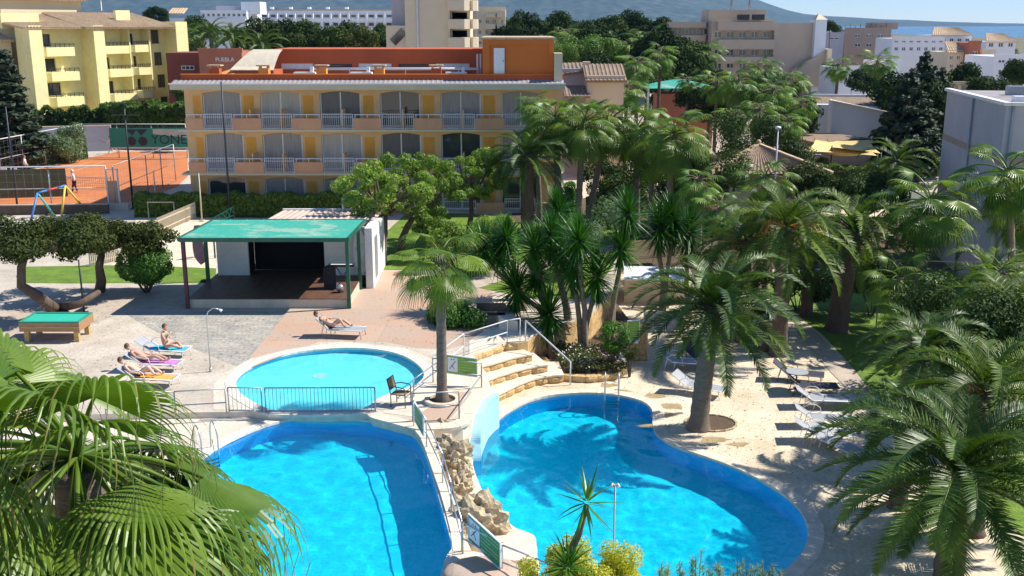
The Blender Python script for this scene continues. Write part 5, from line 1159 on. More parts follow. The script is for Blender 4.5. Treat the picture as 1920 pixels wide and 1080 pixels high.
def bush(label, px, py, Y, z0, R0, m, seed, n, size, flat=.8, nb=8, name='shrub', cat='shrub', grp=None, rr=(.35, .55), top=None):
    c = A(px, py, Y); b = Vector((c.x, Y, z0)); h = c.z-z0; rng = random.Random(seed); root = empty(name, b, label, cat, grp); cm = MB()
    bl = [(x, y, max(h+z, r*.6), r) for x, y, z, r in blobset(rng, R0, nb, flat, rr)]; leaf_cloud(cm, bl, n, size, rng, .9, 0, .35); cm.build('foliage', M[m], root); mb = MB()
    for i in range(5): e = Vector(bl[i][:3]); mb.tube([(e.x*.1, e.y*.1, -.05), e*.5, e], [.035, .025, .012], 5, 0, False)
    mb.build('stem', M['bark'], root); return root
bush('dense glossy green shrub behind the planter palm', 852, 608, 41.2, 0, 1.15, 'bush_green', 31, 9000, .06, .95, 9)
bush('bushy light shrub on the lawn behind the planter palm crown', 905, 440, 50, 0, 1.5, 'tree_light', 32, 7000, .07)
bush('loose yellow green shrub on the lawn left of the yuccas', 858, 452, 51, 0, 1.3, 'tree_light', 33, 6000, .07)
bush('loose shrub at the foot of the lawn trees', 812, 425, 53, 0, .9, 'tree_light', 34, 4000, .07)
bush('pale twiggy shrub behind the tall yuccas', 1130, 430, 50, 0, 1.5, 'silver_leaf', 35, 5000, .05)
bush('bright yellow green shrub at the bottom of the photo', 1112, 1075, 15.2, ZL+1.2, .85, 'yellow_leaf', 36, 13000, .026, .55, 30, rr=(.16, .34))
def sprig(label, px, py, Y, z0, R0, m, seed, n, size, fl, nb, name, cat, grp):
    c = A(px, py, Y); rng = random.Random(seed); root = empty(name, (c.x, Y, z0), label, cat, grp); st = MB(); lf = MB(); h = c.z-z0
    for i in range(9):
        a = rng.uniform(0, 6.28); q = R0*rng.uniform(.2, 1.5); e = Vector((q*math.cos(a), q*math.sin(a), h+rng.uniform(-.1, .22))); st.tube([(0, 0, 0), e*.5+Vector((0, 0, .2)), e], [.012, .008, .004], 4, 0, False)
        for k in range(70):
            t = rng.uniform(.72, 1.0); p = Vector((0, 0, 0)).lerp(e, t) if t < .5 else (e*.5+Vector((0, 0, .2))).lerp(e, t*2-1 if t < 1 else 1); d = Vector((rng.gauss(0, 1), rng.gauss(0, 1), rng.gauss(.4, .8))).normalized(); s = d.cross(Vector((rng.random(), rng.random(), 1))).normalized(); blade(lf, p, d, s, .13, .022, .3, 2, .1)
    st.build('stem', M['bark'], root); lf.build('foliage', M[m], root); return root
for i, (px, py, Y, s) in enumerate(((1305, 1062, 16.5, .22), (1345, 1072, 16.2, .2), (1250, 1074, 16.2, .18), (1440, 1068, 16, .22), (1400, 1080, 16, .2))):
    sprig(['wispy silver green sprig, tallest at the bottom edge', 'wispy sprig right of the tallest one at the bottom edge', 'thin sprig nearest the yellow shrub', 'wispy sprig at the far right of the bottom row', 'low sprig between two taller ones at the bottom edge'][i], px, py, Y, ZL+1.6, s, 'silver_leaf', 40+i, 900, .022, 1.2, 5, 'sprig', 'plant', 'wispy sprigs along the bottom edge')
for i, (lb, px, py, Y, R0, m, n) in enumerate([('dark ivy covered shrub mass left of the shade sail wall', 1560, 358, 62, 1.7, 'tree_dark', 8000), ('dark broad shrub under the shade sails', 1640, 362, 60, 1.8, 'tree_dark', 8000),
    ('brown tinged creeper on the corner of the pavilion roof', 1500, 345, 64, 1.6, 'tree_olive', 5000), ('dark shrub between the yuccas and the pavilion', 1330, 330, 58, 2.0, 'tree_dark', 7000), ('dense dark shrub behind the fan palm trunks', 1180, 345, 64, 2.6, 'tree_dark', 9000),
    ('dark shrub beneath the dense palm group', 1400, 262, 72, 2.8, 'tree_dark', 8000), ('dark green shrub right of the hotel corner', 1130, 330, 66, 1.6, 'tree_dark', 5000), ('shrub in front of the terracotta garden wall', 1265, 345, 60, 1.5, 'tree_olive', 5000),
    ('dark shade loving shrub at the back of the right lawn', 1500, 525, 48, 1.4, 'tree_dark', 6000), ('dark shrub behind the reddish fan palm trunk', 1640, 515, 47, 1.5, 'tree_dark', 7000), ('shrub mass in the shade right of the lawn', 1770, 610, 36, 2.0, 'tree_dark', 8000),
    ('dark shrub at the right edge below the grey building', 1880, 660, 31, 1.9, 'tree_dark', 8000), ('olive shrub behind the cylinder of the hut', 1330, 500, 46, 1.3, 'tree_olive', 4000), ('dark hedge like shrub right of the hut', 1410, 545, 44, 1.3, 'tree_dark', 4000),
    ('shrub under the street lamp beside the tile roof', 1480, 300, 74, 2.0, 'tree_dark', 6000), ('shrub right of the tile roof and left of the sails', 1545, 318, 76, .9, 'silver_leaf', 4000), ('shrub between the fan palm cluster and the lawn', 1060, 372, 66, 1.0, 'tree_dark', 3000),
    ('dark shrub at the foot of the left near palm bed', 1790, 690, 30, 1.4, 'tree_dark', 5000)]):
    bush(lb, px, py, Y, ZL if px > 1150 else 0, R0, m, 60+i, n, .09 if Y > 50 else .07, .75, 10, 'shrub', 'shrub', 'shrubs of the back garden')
# hedges
def hedge(label, a, b_, h, w, m, n, size, seed, z0=0.0, Y0=None, grp=None):
    p, q = Vector(a), Vector(b_); L = (q-p).length; rng = random.Random(seed); root = empty('hedge', (p.x, p.y, z0), label, 'hedge', grp, math.atan2(q.y-p.y, q.x-p.x)); core = MB(); core.box(.1, L-.1, -w*.38, w*.38, 0, h*.86); core.build('stem', M['soil'], root)
    mb = MB()
    for _ in range(n):
        f = rng.random(); x = rng.uniform(0, L); bump = .10*math.sin(x*2.1+seed)+.08*math.sin(x*5.3)
        if f < .45: p3 = Vector((x, rng.uniform(-w/2, w/2), h+bump*h*.6+rng.uniform(-.08, .05)))
        elif f < .9: p3 = Vector((x, -w/2*(1+rng.uniform(-.14, .08))+bump*.3, rng.uniform(0, h)))
        else: p3 = Vector((rng.choice((0, L)), rng.uniform(-w/2, w/2), rng.uniform(0, h)))
        nn = Vector((rng.uniform(-1, 1), rng.uniform(-1, .4), rng.uniform(-.3, 1))).normalized(); a_ = nn.cross(Vector((rng.uniform(-1, 1), rng.uniform(-1, 1), rng.uniform(-1, 1)))).normalized(); b2 = nn.cross(a_); s = size*rng.uniform(.6, 1.3)
        mb.add([p3-a_*s, p3+b2*s*.6, p3+a_*s, p3-b2*s*.6], [(0, 1, 2, 3)])
    mb.build('foliage', M[m], root); return root
g1 = G(258, 395, 0); g2 = G(672, 393, 0)
hedge('long clipped light green hedge below the hotel ground floor', (A(258, 390, 66.2).x, 66.2, 0), (A(672, 390, 66.2).x, 66.2, 0), A(400, 364, 66.2).z-.05, 1.1, 'hedge_leaf', 20000, .10, 1)
hedge('tall dark hedge in front of the yellow apartments', (A(30, 200, 103).x, 103, 0), (A(200, 200, 106).x, 106, 0), A(100, 208, 104).z, 2.4, 'tree_dark', 11000, .22, 2)
hedge('lighter tall hedge stretch between the apartments and the hotel', (A(200, 200, 106).x, 106, 0), (A(362, 200, 104).x, 104, 0), A(280, 198, 105).z, 2.4, 'hedge_leaf', 11000, .22, 3)
hedge('low flat topped hedge block beside the hotel corner', (A(1100, 380, 62).x, 62, 0), (A(1143, 380, 62).x, 62, 0), A(1120, 371, 62).z, 1.2, 'bush_green', 3500, .07, 4)
hedge('square clipped hedge behind the low flat topped one', (A(1058, 350, 65).x, 65, 0), (A(1078, 350, 65).x, 65, 0), A(1065, 345, 65).z, 1.2, 'bush_green', 2500, .07, 5)
hedge('clipped hedge line behind the shade sail terrace', (A(1530, 320, 73).x, 73, 0), (A(1660, 320, 73).x, 73, 0), A(1590, 313, 73).z, 1.0, 'hedge_leaf', 5000, .09, 6)
# scruffy climbing hedge along the court fence
hedge('scruffy grey green creeper hedge along the left court fence', (G(-140, 345).x, G(-140, 345).y, 0), (G(155, 297).x, G(155, 297).y, 0), 2.1, 1.2, 'silver_leaf', 12000, .13, 7)
bush('grey green creeper bush at the corner of the court fence', 128, 268, 92, 0, 1.9, 'silver_leaf', 90, 5000, .1)
# far pines and conifers: a few crowns shared by many trees
def conifer_data(name, m, h, r, rng, n=7000):
    mb = MB(); bl = []
    for k in range(46):
        t = (k+.5)/46; rad = r*(1-t)**.75; a = k*2.4; q = rad*rng.uniform(.35, .75); bl.append((q*math.cos(a), q*math.sin(a), h*(.12+.88*t), .25+rad*rng.uniform(.3, .42)))
    leaf_cloud(mb, bl, n, .16*max(1, r/2), rng, .55, 0, .4); mb.tube([(0, 0, 0), (0, 0, h)], [.25, .03], 6, 1); return mb.data(name, [M[m], M['bark']])
def conifer_old(name, m, h, r, rng, n=2600):
    mb = MB()
    for k in range(int(h*2.2)):
        t = k/(h*2.2); z = h*.12+h*.88*t; rad = r*(1-t)**.8
        for j in range(7):
            az = j*.9+k*1.3; d = Vector((math.cos(az), math.sin(az), -.12)); L = rad*rng.uniform(.75, 1.1)
            for q in range(9):
                u = (q+.5)/9; p = Vector((0, 0, z))+d*L*u; s = .28*(1.1-u)*rng.uniform(.7, 1.3)+.08
                mb.add([p-d*s, p+Vector((-d.y, d.x, .05))*s*1.3, p+d*s, p-Vector((-d.y, d.x, -.05))*s*1.3], [(0, 1, 2, 3)])
    mb.tube([(0, 0, 0), (0, 0, h)], [.25, .03], 6, 1); return mb.data(name, [M[m], M['bark']])
PINE = [crown_data('crown', 'pine_leaf', 3.2, 16, 5200, .17, random.Random(70+i), .5, (.28, .42), .45) for i in range(4)]
PINEB = crown_data('crown', 'pine_bright', 3.2, 14, 5200, .15, random.Random(79), .6, (.3, .45), .5)
OLIV = [crown_data('crown', 'tree_olive', 3.0, 16, 5000, .16, random.Random(80+i), .65, (.28, .4), .45) for i in range(2)]
def far_tree(label, px, py, Y, s, data, grp, name='pine_tree', cat='tree', sz=None):
    c = A(px, py, Y); root = empty(name, (c.x, c.y, 0), label, cat, grp); rng = random.Random(px*7+py)
    if c.z > 1.2:
        mb = MB(); mb.tube([(0, 0, -.3), (rng.uniform(-.3, .3), 0, c.z*.5), (0, 0, c.z)], [.28*s, .2*s, .1*s], 6); mb.build('trunk', M['bark'], root)
    o = ob('crown', data, root, M=Matrix.Translation((0, 0, c.z)) @ Matrix.Rotation(rng.uniform(0, 6.28), 4, 'Z') @ Matrix.Diagonal((s, s, (sz or s), 1)))
    return root
GP = 'pines behind the hotel'
txt = ['left of the dull red building', 'above the curved canopy', 'left part of the row above the red roof wall', 'in the row above the red roof wall', 'middle of the row above the red roof wall', 'right part of the row above the red roof wall', 'next to the shaded wing of the tall tower']
k = 0
for px, py, Y, s in ((345, 85, 150, 1.2), (372, 55, 190, 1.2), (470, 75, 150, 1.2), (500, 72, 140, 1.25), (530, 68, 145, 1.2), (560, 76, 138, 1.2), (590, 70, 142, 1.3), (620, 78, 135, 1.1), (648, 74, 140, 1.2), (676, 82, 135, 1.0), (700, 80, 150, 1.1), (722, 66, 170, 1.0)):
    far_tree(('bushy pine '+txt[min(k//2, 6)]+(', nearer one' if k % 2 else ', farther one')), px, py, Y, s*.95, PINE[k % 4] if k % 3 else OLIV[k % 2], GP); k += 1
txt2 = ['broad dark pine at the left end of the skyline row right of the towers', 'dark pine beside the far fan palm on the skyline', 'dark pine in front of the small orange roof', 'dark skyline pine right of the orange roof', 'wide umbrella pine in the middle of the skyline', 'skyline pine left of the beige hotel wing', 'tall black green pine below the skyline row', 'black green pine behind the silvery fan palms', 'dark pine left of the round fan palm', 'dark pine mass under the beige hotel wing', 'dark pine right below the round fan palm', 'low pine behind the tiled house', 'low pine behind the hotel pier', 'pine filling the gap above the gazebo', 'low olive pine right of the gazebo', 'pine behind the dense fan palm group', 'pine low behind the fan palms near the villa', 'umbrella pine behind the white tower']
for i, (px, py, Y, s, d) in enumerate(((985, 52, 170, 1.5, 0), (1035, 50, 175, 1.4, 1), (1095, 60, 160, 1.4, 2), (1140, 55, 165, 1.4, 3), (1190, 48, 180, 1.5, 0), (1232, 58, 170, 1.2, 1), (1130, 82, 130, 1.6, 2), (1240, 95, 125, 1.5, 3), (1290, 110, 125, 1.3, 0), (1265, 130, 118, 1.4, 1), (1330, 150, 112, 1.0, 2), (1120, 125, 110, 1.0, 3), (1075, 105, 120, .9, 0), (1215, 150, 110, 1.1, 1), (1330, 190, 98, 1.1, 2), (1425, 175, 95, 1.3, 3), (1500, 215, 86, .9, 0), (1556, 52, 200, .75, 1))):
    far_tree(txt2[i], px, py, Y, s*.85, PINE[d], 'dark pines right of the towers')
far_tree('bright green round clipped pine behind the stair tower', 1105, 95, 118, 1.15, PINEB, None, sz=.95); far_tree('yellow green tree left of the bright round pine', 1062, 100, 115, .6, PINEB, None, 'garden_tree')
far_tree('bushy dark pine above the hotel pier, left end', 960, 62, 165, 1.0, PINE[2], 'dark pines right of the towers')
far_tree('dark tree at the far left between the apartment roofs and the hill', 22, 32, 210, 1.0, PINE[1], None)
far_tree('tree on the hillside above the white wing at upper left', 292, 28, 230, 1.0, PINE[3], None)
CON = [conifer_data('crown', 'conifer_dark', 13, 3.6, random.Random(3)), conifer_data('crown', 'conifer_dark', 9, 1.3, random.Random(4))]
def conifer(label, px, py, Y, s, k, sx=1): c = A(px, py, Y); h = (13, 9)[k]; root = empty('conifer', (c.x, c.y, 0), label, 'tree', 'dark conifers on the right'); ob('crown', CON[k], root, M=Matrix.Diagonal((c.z/h*sx, c.z/h*sx, c.z/h, 1)))
conifer('tallest dark conifer with layered branches left of the grey building', 1738, 98, 84, 1, 0, 1.2); conifer('broad dark conifer in front of the layered one', 1712, 130, 80, 1, 0, 1.5); conifer('dark conifer right of the layered one beside the ochre wall', 1768, 128, 88, 1, 0, 1.3)
conifer('left one of two small pointed cypresses above the grey roof', 1885, 152, 100, 1, 1, 1.5); conifer('right one of two small pointed cypresses above the grey roof', 1903, 158, 98, 1, 1, 1.5)
conifer('tall dark cypress at the left edge beside the apartments', 4, 95, 88, 1, 1, 1.9)
for i, (px, py, Y, s) in enumerate(((1690, 175, 92, 1.0), (1795, 150, 105, .9), (1850, 165, 100, .8), (1915, 135, 120, .9), (1735, 190, 84, 1.0), (1620, 155, 110, .7))):
    far_tree(['dark tree between the shaggy palm and the conifers', 'dark tree behind the ochre balustrade wall', 'dark tree right of the ochre balustrade wall', 'dark tree at the right edge beside the white cube house', 'dark tree hugging the conifer feet by the villa roof', 'low green tree under the shaggy palm'][i], px, py, Y, s*.9, PINE[i % 4], 'trees of the right town', 'garden_tree')
# woodland floor beyond the gardens: one mass nobody could count
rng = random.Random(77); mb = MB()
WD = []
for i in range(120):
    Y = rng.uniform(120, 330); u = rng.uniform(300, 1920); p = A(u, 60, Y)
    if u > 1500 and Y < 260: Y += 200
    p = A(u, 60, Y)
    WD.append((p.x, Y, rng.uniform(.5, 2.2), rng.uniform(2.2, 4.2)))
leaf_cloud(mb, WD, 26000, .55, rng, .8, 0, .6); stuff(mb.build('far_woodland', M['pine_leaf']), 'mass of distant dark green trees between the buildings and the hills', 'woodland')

bush('green shrub clump hiding the foot of the dull red building', 345, 182, 108, 0, 1.7, 'hedge_leaf', 95, 8000, .14, .9)
bush('green shrub clump between the hotel corner and the court windscreen', 356, 212, 101, 0, 1.3, 'tree_dark', 96, 5000, .12, .9)

bush('lower yellow green shrub filling in beside the young yucca stem', 1050, 1085, 15.0, ZL+1.0, .7, 'yellow_leaf', 97, 8000, .026, .6, 22, rr=(.16, .34))
bush('rightmost yellow green shrub of the bottom clump', 1150, 1100, 15.3, ZL+1.0, .6, 'yellow_leaf', 98, 8000, .026, .6, 22, rr=(.16, .34))
# ================================================================== STEPS, ROCKS, PLANTERS
def blockstone(m, L, D, Hh, rng, name='stone_block'):
    """a rough hewn block: subdivided box with a bulging quarry face (front = -y)"""
    nx, nz = 4, 3; vs = []; mb = MB()
    for k in range(nz+1):
        for i in range(nx+1):
            e = (0 < i < nx) and (0 < k < nz); vs.append((-L/2+L*i/nx, -(.03+.05*rng.random() if e else .0)-rng.uniform(0, .012), Hh*k/nz))
    b = len(vs); vs += [(-L/2, D, 0), (L/2, D, 0), (L/2, D, Hh), (-L/2, D, Hh)]
    fs = [(k*(nx+1)+i, k*(nx+1)+i+1, (k+1)*(nx+1)+i+1, (k+1)*(nx+1)+i) for k in range(nz) for i in range(nx)]
    t = nz*(nx+1); fs += [tuple(range(t, t+nx+1))+(b+2, b+3), (0, b, b+1)+tuple(range(nx, 0, -1)), (0,)+tuple(k*(nx+1) for k in range(1, nz+1))+(b+3, b), tuple(k*(nx+1)+nx for k in range(nz, -1, -1))+(b+1, b+2)]
    mb.add(vs, fs); return mb.data(name, M[m])
BST = [blockstone('stone_gold', 1, .25, 1, RNG) for _ in range(6)]
def resample(line, L):
    out = [line[0]]; acc = 0; tot = sum(math.dist(line[i], line[i+1]) for i in range(len(line)-1)); n = max(1, round(tot/L)); d = tot/n; need = d
    for i in range(len(line)-1):
        a, b = line[i], line[i+1]; s = math.dist(a, b); p = 0
        while s-p >= need-1e-7:
            p += need; out.append((a[0]+(b[0]-a[0])*p/s, a[1]+(b[1]-a[1])*p/s)); need = d
        need -= s-p
    if len(out) < n+1: out.append(line[-1])
    return out
def stone_riser(parent, line, z0, z1, L=.6):
    pts = resample(line, L)
    for a, b in zip(pts, pts[1:]):
        d = Vector((b[0]-a[0], b[1]-a[1], 0)); l = d.length; ang = math.atan2(d.y, d.x)
        ob('stone_block', random.choice(BST), parent, M=Matrix.Translation(((a[0]+b[0])/2, (a[1]+b[1])/2, z0)) @ Matrix.Rotation(ang, 4, 'Z') @ Matrix.Diagonal((l*.985, 1, z1-z0, 1)))
steps = empty('garden_steps', (0, 0, 0)); steps.location = (0, 0, 0); tag(steps, 'curved flight of rough golden stone steps between the terrace and the right pool', 'steps')
TL = [([(912, 748), (940, 735), (971, 720), (1002, 709), (1033, 703), (1057, 702)], -.92), ([(903, 715), (940, 702), (971, 693), (1002, 686), (1027, 683)], -.61), ([(893, 688), (929, 679), (960, 670), (998, 663)], -.30), ([(880, 666), (908, 658), (929, 650), (950, 643), (975, 641)], 0.0)]
zprev = ZL
for i, (px, z) in enumerate(TL):
    ln = spline(gpoly(px, z), 4, False)
    stone_riser(steps, ln, zprev-.02, z-.05, .62)
    bk = offset(ln, -1.55, False); bk = [(p[0]-.05, p[1]) for p in bk]
    if i < 3:
        mb = MB(); ins = offset(ln, .07, False); mb.prism(ins+bk[::-1], z-.055, z-.0); mb.build('tread', M['tread'], steps)
        mb = MB(); mb.prism(offset(ln, -.22, False)+bk[::-1], zprev-.3, z-.058); mb.build('step_core', M['stone_gold'], steps)
    zprev = z-.0
# side cheek of the steps (left end) and landing slab
lnd = gpoly([(880, 666), (908, 658), (929, 650), (950, 643), (975, 641), (1015, 622), (1012, 600), (930, 606), (880, 640)], 0.0)
mb = MB(); mb.prism(lnd, -.06, .022); struct(mb.build('step_landing', M['tread']))
cheek = gpoly([(921, 731), (912, 700), (885, 664), (868, 668), (880, 700), (890, 728)], 0); mb = MB(); mb.prism(cheek, ZL-.1, .016); struct(mb.build('terrace_corner', M['coping']))
# kerb wall and stones under the yucca bed
bed = [(1003, 660), (1040, 697), (1062, 703), (1100, 706), (1140, 703), (1168, 694), (1172, 676), (1160, 655)]
bl = spline(gpoly(bed, ZL+.25), 3, False); rt = empty('planting_bed_wall', (0, 0, 0), 'low golden stone kerb around the flower and yucca bed', 'low wall'); stone_riser(rt, bl, ZL-.02, ZL+.24, .5)
bg_ = gpoly([(1003, 660), (1040, 697), (1062, 703), (1100, 706), (1140, 703), (1168, 694), (1172, 676), (1160, 640), (1180, 600), (1150, 560), (1060, 610), (1010, 622), (985, 640)], ZL+.2); mb = MB(); mb.prism(offset(bg_, 0), ZL-.1, ZL+.2); struct(mb.build('bed_soil', M['soil']))
# flowers and ground cover in the bed
rng = random.Random(5); fl = empty('flower_patch', G(1105, 690, ZL+.2), 'low flowering ground cover with small pink and white blooms under the yuccas', 'flowers'); mb = MB(); mw = MB(); mp = MB(); o_ = fl.location
for _ in range(5200):
    px, py = rng.uniform(1035, 1175), rng.uniform(655, 702); 
    if py > 668+ (px-1035)*1.2 and px < 1062: continue
    p = G(px, py, ZL+.2)-o_; p.z = .30*abs(noise.noise(Vector((px*.05, py*.08, 0))))+rng.uniform(.05, .30); s = .045
    nn = Vector((rng.uniform(-1, 1), rng.uniform(-1, .3), rng.uniform(.2, 1))).normalized(); a = nn.cross(Vector((rng.random(), 1, rng.random()))).normalized(); b = nn.cross(a)
    tgt = mb; 
    if rng.random() < .05: tgt = mw if px < 1110 else mp; p.z += .05; s = .04
    tgt.add([p-a*s, p+b*s*.7, p+a*s, p-b*s*.7], [(0, 1, 2, 3)])
stuff(mb.build('foliage', M['tree_olive'], fl)); stuff(mw.build('white_blooms', M['flower_white'], fl)); stuff(mp.build('pink_blooms', M['flower_pink'], fl))
bush('bright green climber beside the notice board', 1152, 630, 38.6, ZL, .55, 'bush_green', 91, 3500, .045, 1.2, 16)
bush('dark climber behind the litter bin', 1182, 655, 38.2, ZL, .34, 'tree_olive', 92, 1500, .03, 1.2, 12)
# stone pillar wall with the green notice board
b = G(1186, 682, ZL); w = empty('stone_pillar', (A(1193, 680, b.y+.5).x, b.y+.5, ZL), 'dark golden rubble stone pillar behind the green notice board', 'pillar'); hh = A(1190, 612, b.y+.5).z-ZL
zz = 0
for row in range(6):
    x = -.32
    while x < .38:
        l = RNG.uniform(.16, .3); l = min(l, .42-x); ob('stone_block', random.choice(BST), w, M=Matrix.Translation((x+l/2, -.12, zz)) @ Matrix.Diagonal((l*.96, 1, hh/6*.96, 1))); x += l
    zz += hh/6
box_part('pillar_core', w, -.3, .4, -.02, .35, 0, hh-.02, 'stone_gold')
def board(name, label, c, wd, h, yaw, m, legs, textrows=6, pic=True, tilt=0, rootz=None, slope=0.0):
    """a double sided board with frame, panel, pictogram and lines of print; c = bottom centre"""
    r = empty(name, (c.x, c.y, c.z-legs), label, 'sign', None, yaw); z0 = legs
    Sh = Matrix.Identity(4); Sh[2][0] = slope; Sh[2][3] = 0
    def put(nm, mb, m_, p): 
        mb.v = [tuple(Sh @ Vector(v)) for v in mb.v]; return mb.build(nm, M[m_], p)
    mb = MB(); mb.box(-wd/2, wd/2, -.012, .012, z0, z0+h); p = put('panel', mb, m, r)
    mb = MB(); f = .03
    for (a, b_, c_, d) in ((-wd/2-f, wd/2+f, z0+h, z0+h+f), (-wd/2-f, wd/2+f, z0-f, z0), (-wd/2-f, -wd/2, z0, z0+h), (wd/2, wd/2+f, z0, z0+h)): mb.box(a, b_, -.02, .02, c_, d)
    put('frame', mb, 'white_paint', r)
    x0 = -wd/2+.04
    if pic:
        mb = MB(); mb.box(-wd/2+.03, -wd/2+wd*.36, -.018, -.0125, z0+.06, z0+h-.05); put('picture_panel', mb, 'sign_white', p)
        mb = MB(); cx = -wd/2+.03+(wd*.36-.03)/2; cz = z0+h/2
        mb.bar((cx-.10*wd, -.021, cz-.26*h), (cx+.10*wd, -.021, cz+.22*h), .02, .004, 0, Vector((0, 1, 0))); mb.bar((cx+.06*wd, -.021, cz-.26*h), (cx-.04*wd, -.021, cz-.02*h), .018, .004, 0, Vector((0, 1, 0)))
        for q in (-.03, .05): mb.sphere((cx+q*wd, -.02, cz+.30*h), .022, 0, 6, 4, (1, .2, 1))
        put('pictogram', mb, 'ink', p); x0 = -wd/2+wd*.40
    mb = MB()
    for i in range(textrows):
        zt_ = z0+h*(.86-.74*i/max(1, textrows-1)); x = x0; e = wd/2-.06-(.25*wd if i % 3 == 2 else 0)
        while x < e: l = RNG.uniform(.03, .10); mb.box(x, min(x+l, e), -.0165, -.0125, zt_-.011, zt_+.011); x += l+.018
    put('printed_lines', mb, 'sign_text', p)
    if legs: 
        for q in (-wd/2-.015, wd/2+.015): mb = MB(); mb.tube([(q, 0, -.0), (q, 0, z0+h)], .022, 6); mb.build('leg', M['rail_grey'], r)
    return r
nb_ = board('notice_board', 'tall bright green notice board fixed before the rubble stone pillar', A(1187, 638, b.y+.2), .46, .80, R(8), 'sign_green', 0, 9, False)
mb = MB(); mb.box(-.22, .22, -.014, .012, -.14, -.0); mb.build('footer_strip', M['sign_white'], nb_)
# litter bin
b = G(1166, 694, ZL); w = empty('litter_bin', b, 'white litter bin with a lid standing on legs by the flower bed', 'bin'); mb = MB(); mb.tube([(0, 0, .12), (0, 0, .15), (0, 0, .62)], [.14, .17, .17], 12); mb.build('body', M['white_paint'], w)
mb = MB(); mb.tube([(0, 0, .625), (0, 0, .68), (0, 0, .72)], [.19, .19, .10], 12); mb.build('lid', M['white_wall'], w)
for a in (.8, 2.4, 4.2, 5.6): mb = MB(); mb.tube([(.17*math.cos(a), .17*math.sin(a), .0), (.15*math.cos(a), .15*math.sin(a), .3)], .014, 5); mb.build('leg', M['rail_grey'], w)
# rock bed between the pools and its boulders
rb = spline(gpoly([(803, 806), (812, 830), (826, 870), (842, 915), (858, 960), (872, 1000), (890, 1018), (930, 1012), (975, 1020), (1003, 1018), (1000, 1000), (962, 985), (930, 962), (906, 930), (893, 900), (885, 868), (880, 830), (876, 800), (840, 800)], -.62), 3); mb = MB(); mb.prism(rb, ZL-1.2, -.66); struct(mb.build('rock_bed', M['coping']))
rr_ = random.Random(8)
def boulder(label, px, py, r, sx, sy, sz, seed, z=-.66):
    c = G(px, py, z); mb = MB(); bm = bmesh.new(); bmesh.ops.create_icosphere(bm, subdivisions=4, radius=1)
    for v in bm.verts:
        p = v.co.copy(); q = p*1.3+Vector((seed*3.1, seed, 0)); n1 = noise.fractal(q, .8, 2.1, 5); n2 = abs(noise.noise(p*2.6+Vector((seed, 0, 0)))); k = 1+.30*n1-.34*n2
        if noise.noise(p*1.9+Vector((0, seed*2, 5))) > .22: k *= .80
        q3 = p*4.2+Vector((seed, 1, 2)); k *= 1-.13*(1-abs(noise.noise(q3))*2.4)-.06*noise.noise(p*9)
        if noise.noise(p*2.7+Vector((7, seed, 1))) > .30: k *= .84
        v.co = Vector((p.x*sx*k, p.y*sy*k, max(p.z*sz*k, -sz*.5)))*r*1.15
    me = bpy.data.meshes.new('boulder'); bm.to_mesh(me); bm.free(); me.materials.append(M['stone_rock']); me.polygons.foreach_set('use_smooth', [False]*len(me.polygons))
    o = ob('boulder', me, None, c+Vector((0, 0, sz*r*.42))); tag(o, label, 'boulder', 'boulders between the two pools'); return o
boulder('pale boulder with a split top, uppermost in the row between the pools', 826, 826, .50, 1.0, .8, .9, 1); boulder('small rounded boulder right beside the uppermost split one', 857, 822, .36, .8, .9, .9, 2)
boulder('large pitted boulder, its shaded left side over the walkway', 848, 872, .62, .95, .8, 1.0, 3); boulder('smaller boulder leaning on the lower side of the large pitted one', 862, 892, .40, .9, .8, .9, 4)
boulder('grey tan boulder in the middle of the row with folded ridges', 862, 928, .46, .8, .9, 1.0, 5); boulder('flat ridged boulder low in the row above the ochre cracked one', 874, 955, .40, 1.0, .7, .8, 6)
boulder('biggest ochre cracked boulder at the lower end by the green sign', 900, 992, .62, 1.15, .85, 1.05, 7); boulder('brown boulder half under the green sign', 872, 1015, .34, .8, .7, .8, 9)
# walkway steps between the left pool and the rocks
WX = [(772, 803, 812, 806), (786, 822, 816, 822), (797, 850, 822, 850), (810, 888, 834, 888), (822, 922, 846, 922), (833, 960, 858, 960), (842, 998, 868, 998), (846, 1034, 884, 1034)]
ws = piece_root('walkway_steps')
for i in range(len(WX)-1):
    z = [-.02, -.045, -.07, -.095, -.12, -.145, -.165][i]; a = WX[i]; c = WX[i+1]; mb = MB(); mb.prism(gpoly([(a[0]+3, a[1]), (a[2], a[3]), (c[2], c[3]-1.5), (c[0]+3, c[1]-1.5)], z), ZM-.3, z); mb.build('step_slab', M['coping'], ws)
mb = MB(); mb.prism(gpoly([(850, 1036), (890, 1036), (955, 1052), (1000, 1085), (1040, 1200), (930, 1250), (830, 1200), (838, 1075)], ZM), ZL-.4, ZM+.03); struct(mb.build('lower_paving', M['pale_deck']))
mb = MB(); c = G(905, 1075, ZM+.02); n_ = 14; vs = []
for k in range(5):
    for i in range(n_): a = i*math.tau/n_; rr2 = (.95, .93, .8, .55, .2)[k]; vs.append((c.x+rr2*math.cos(a)*1.0, c.y+rr2*.8*math.sin(a)-.2, ZM+.03+(0, .12, .2, .24, .26)[k]))
mb.add(vs, [(k*n_+i, k*n_+(i+1) % n_, (k+1)*n_+(i+1) % n_, (k+1)*n_+i) for k in range(4) for i in range(n_)]+[tuple(4*n_+i for i in range(n_))], 0, True); struct(mb.build('rounded_ramp', M['terracotta_paving']))
p0 = G(943, 1040, ZM); p1 = G(1004, 1075, ZM); w = empty('end_wall', (p0.x, p0.y, 0), 'cream capped ochre end wall block at the foot of the rock bed', 'low wall')
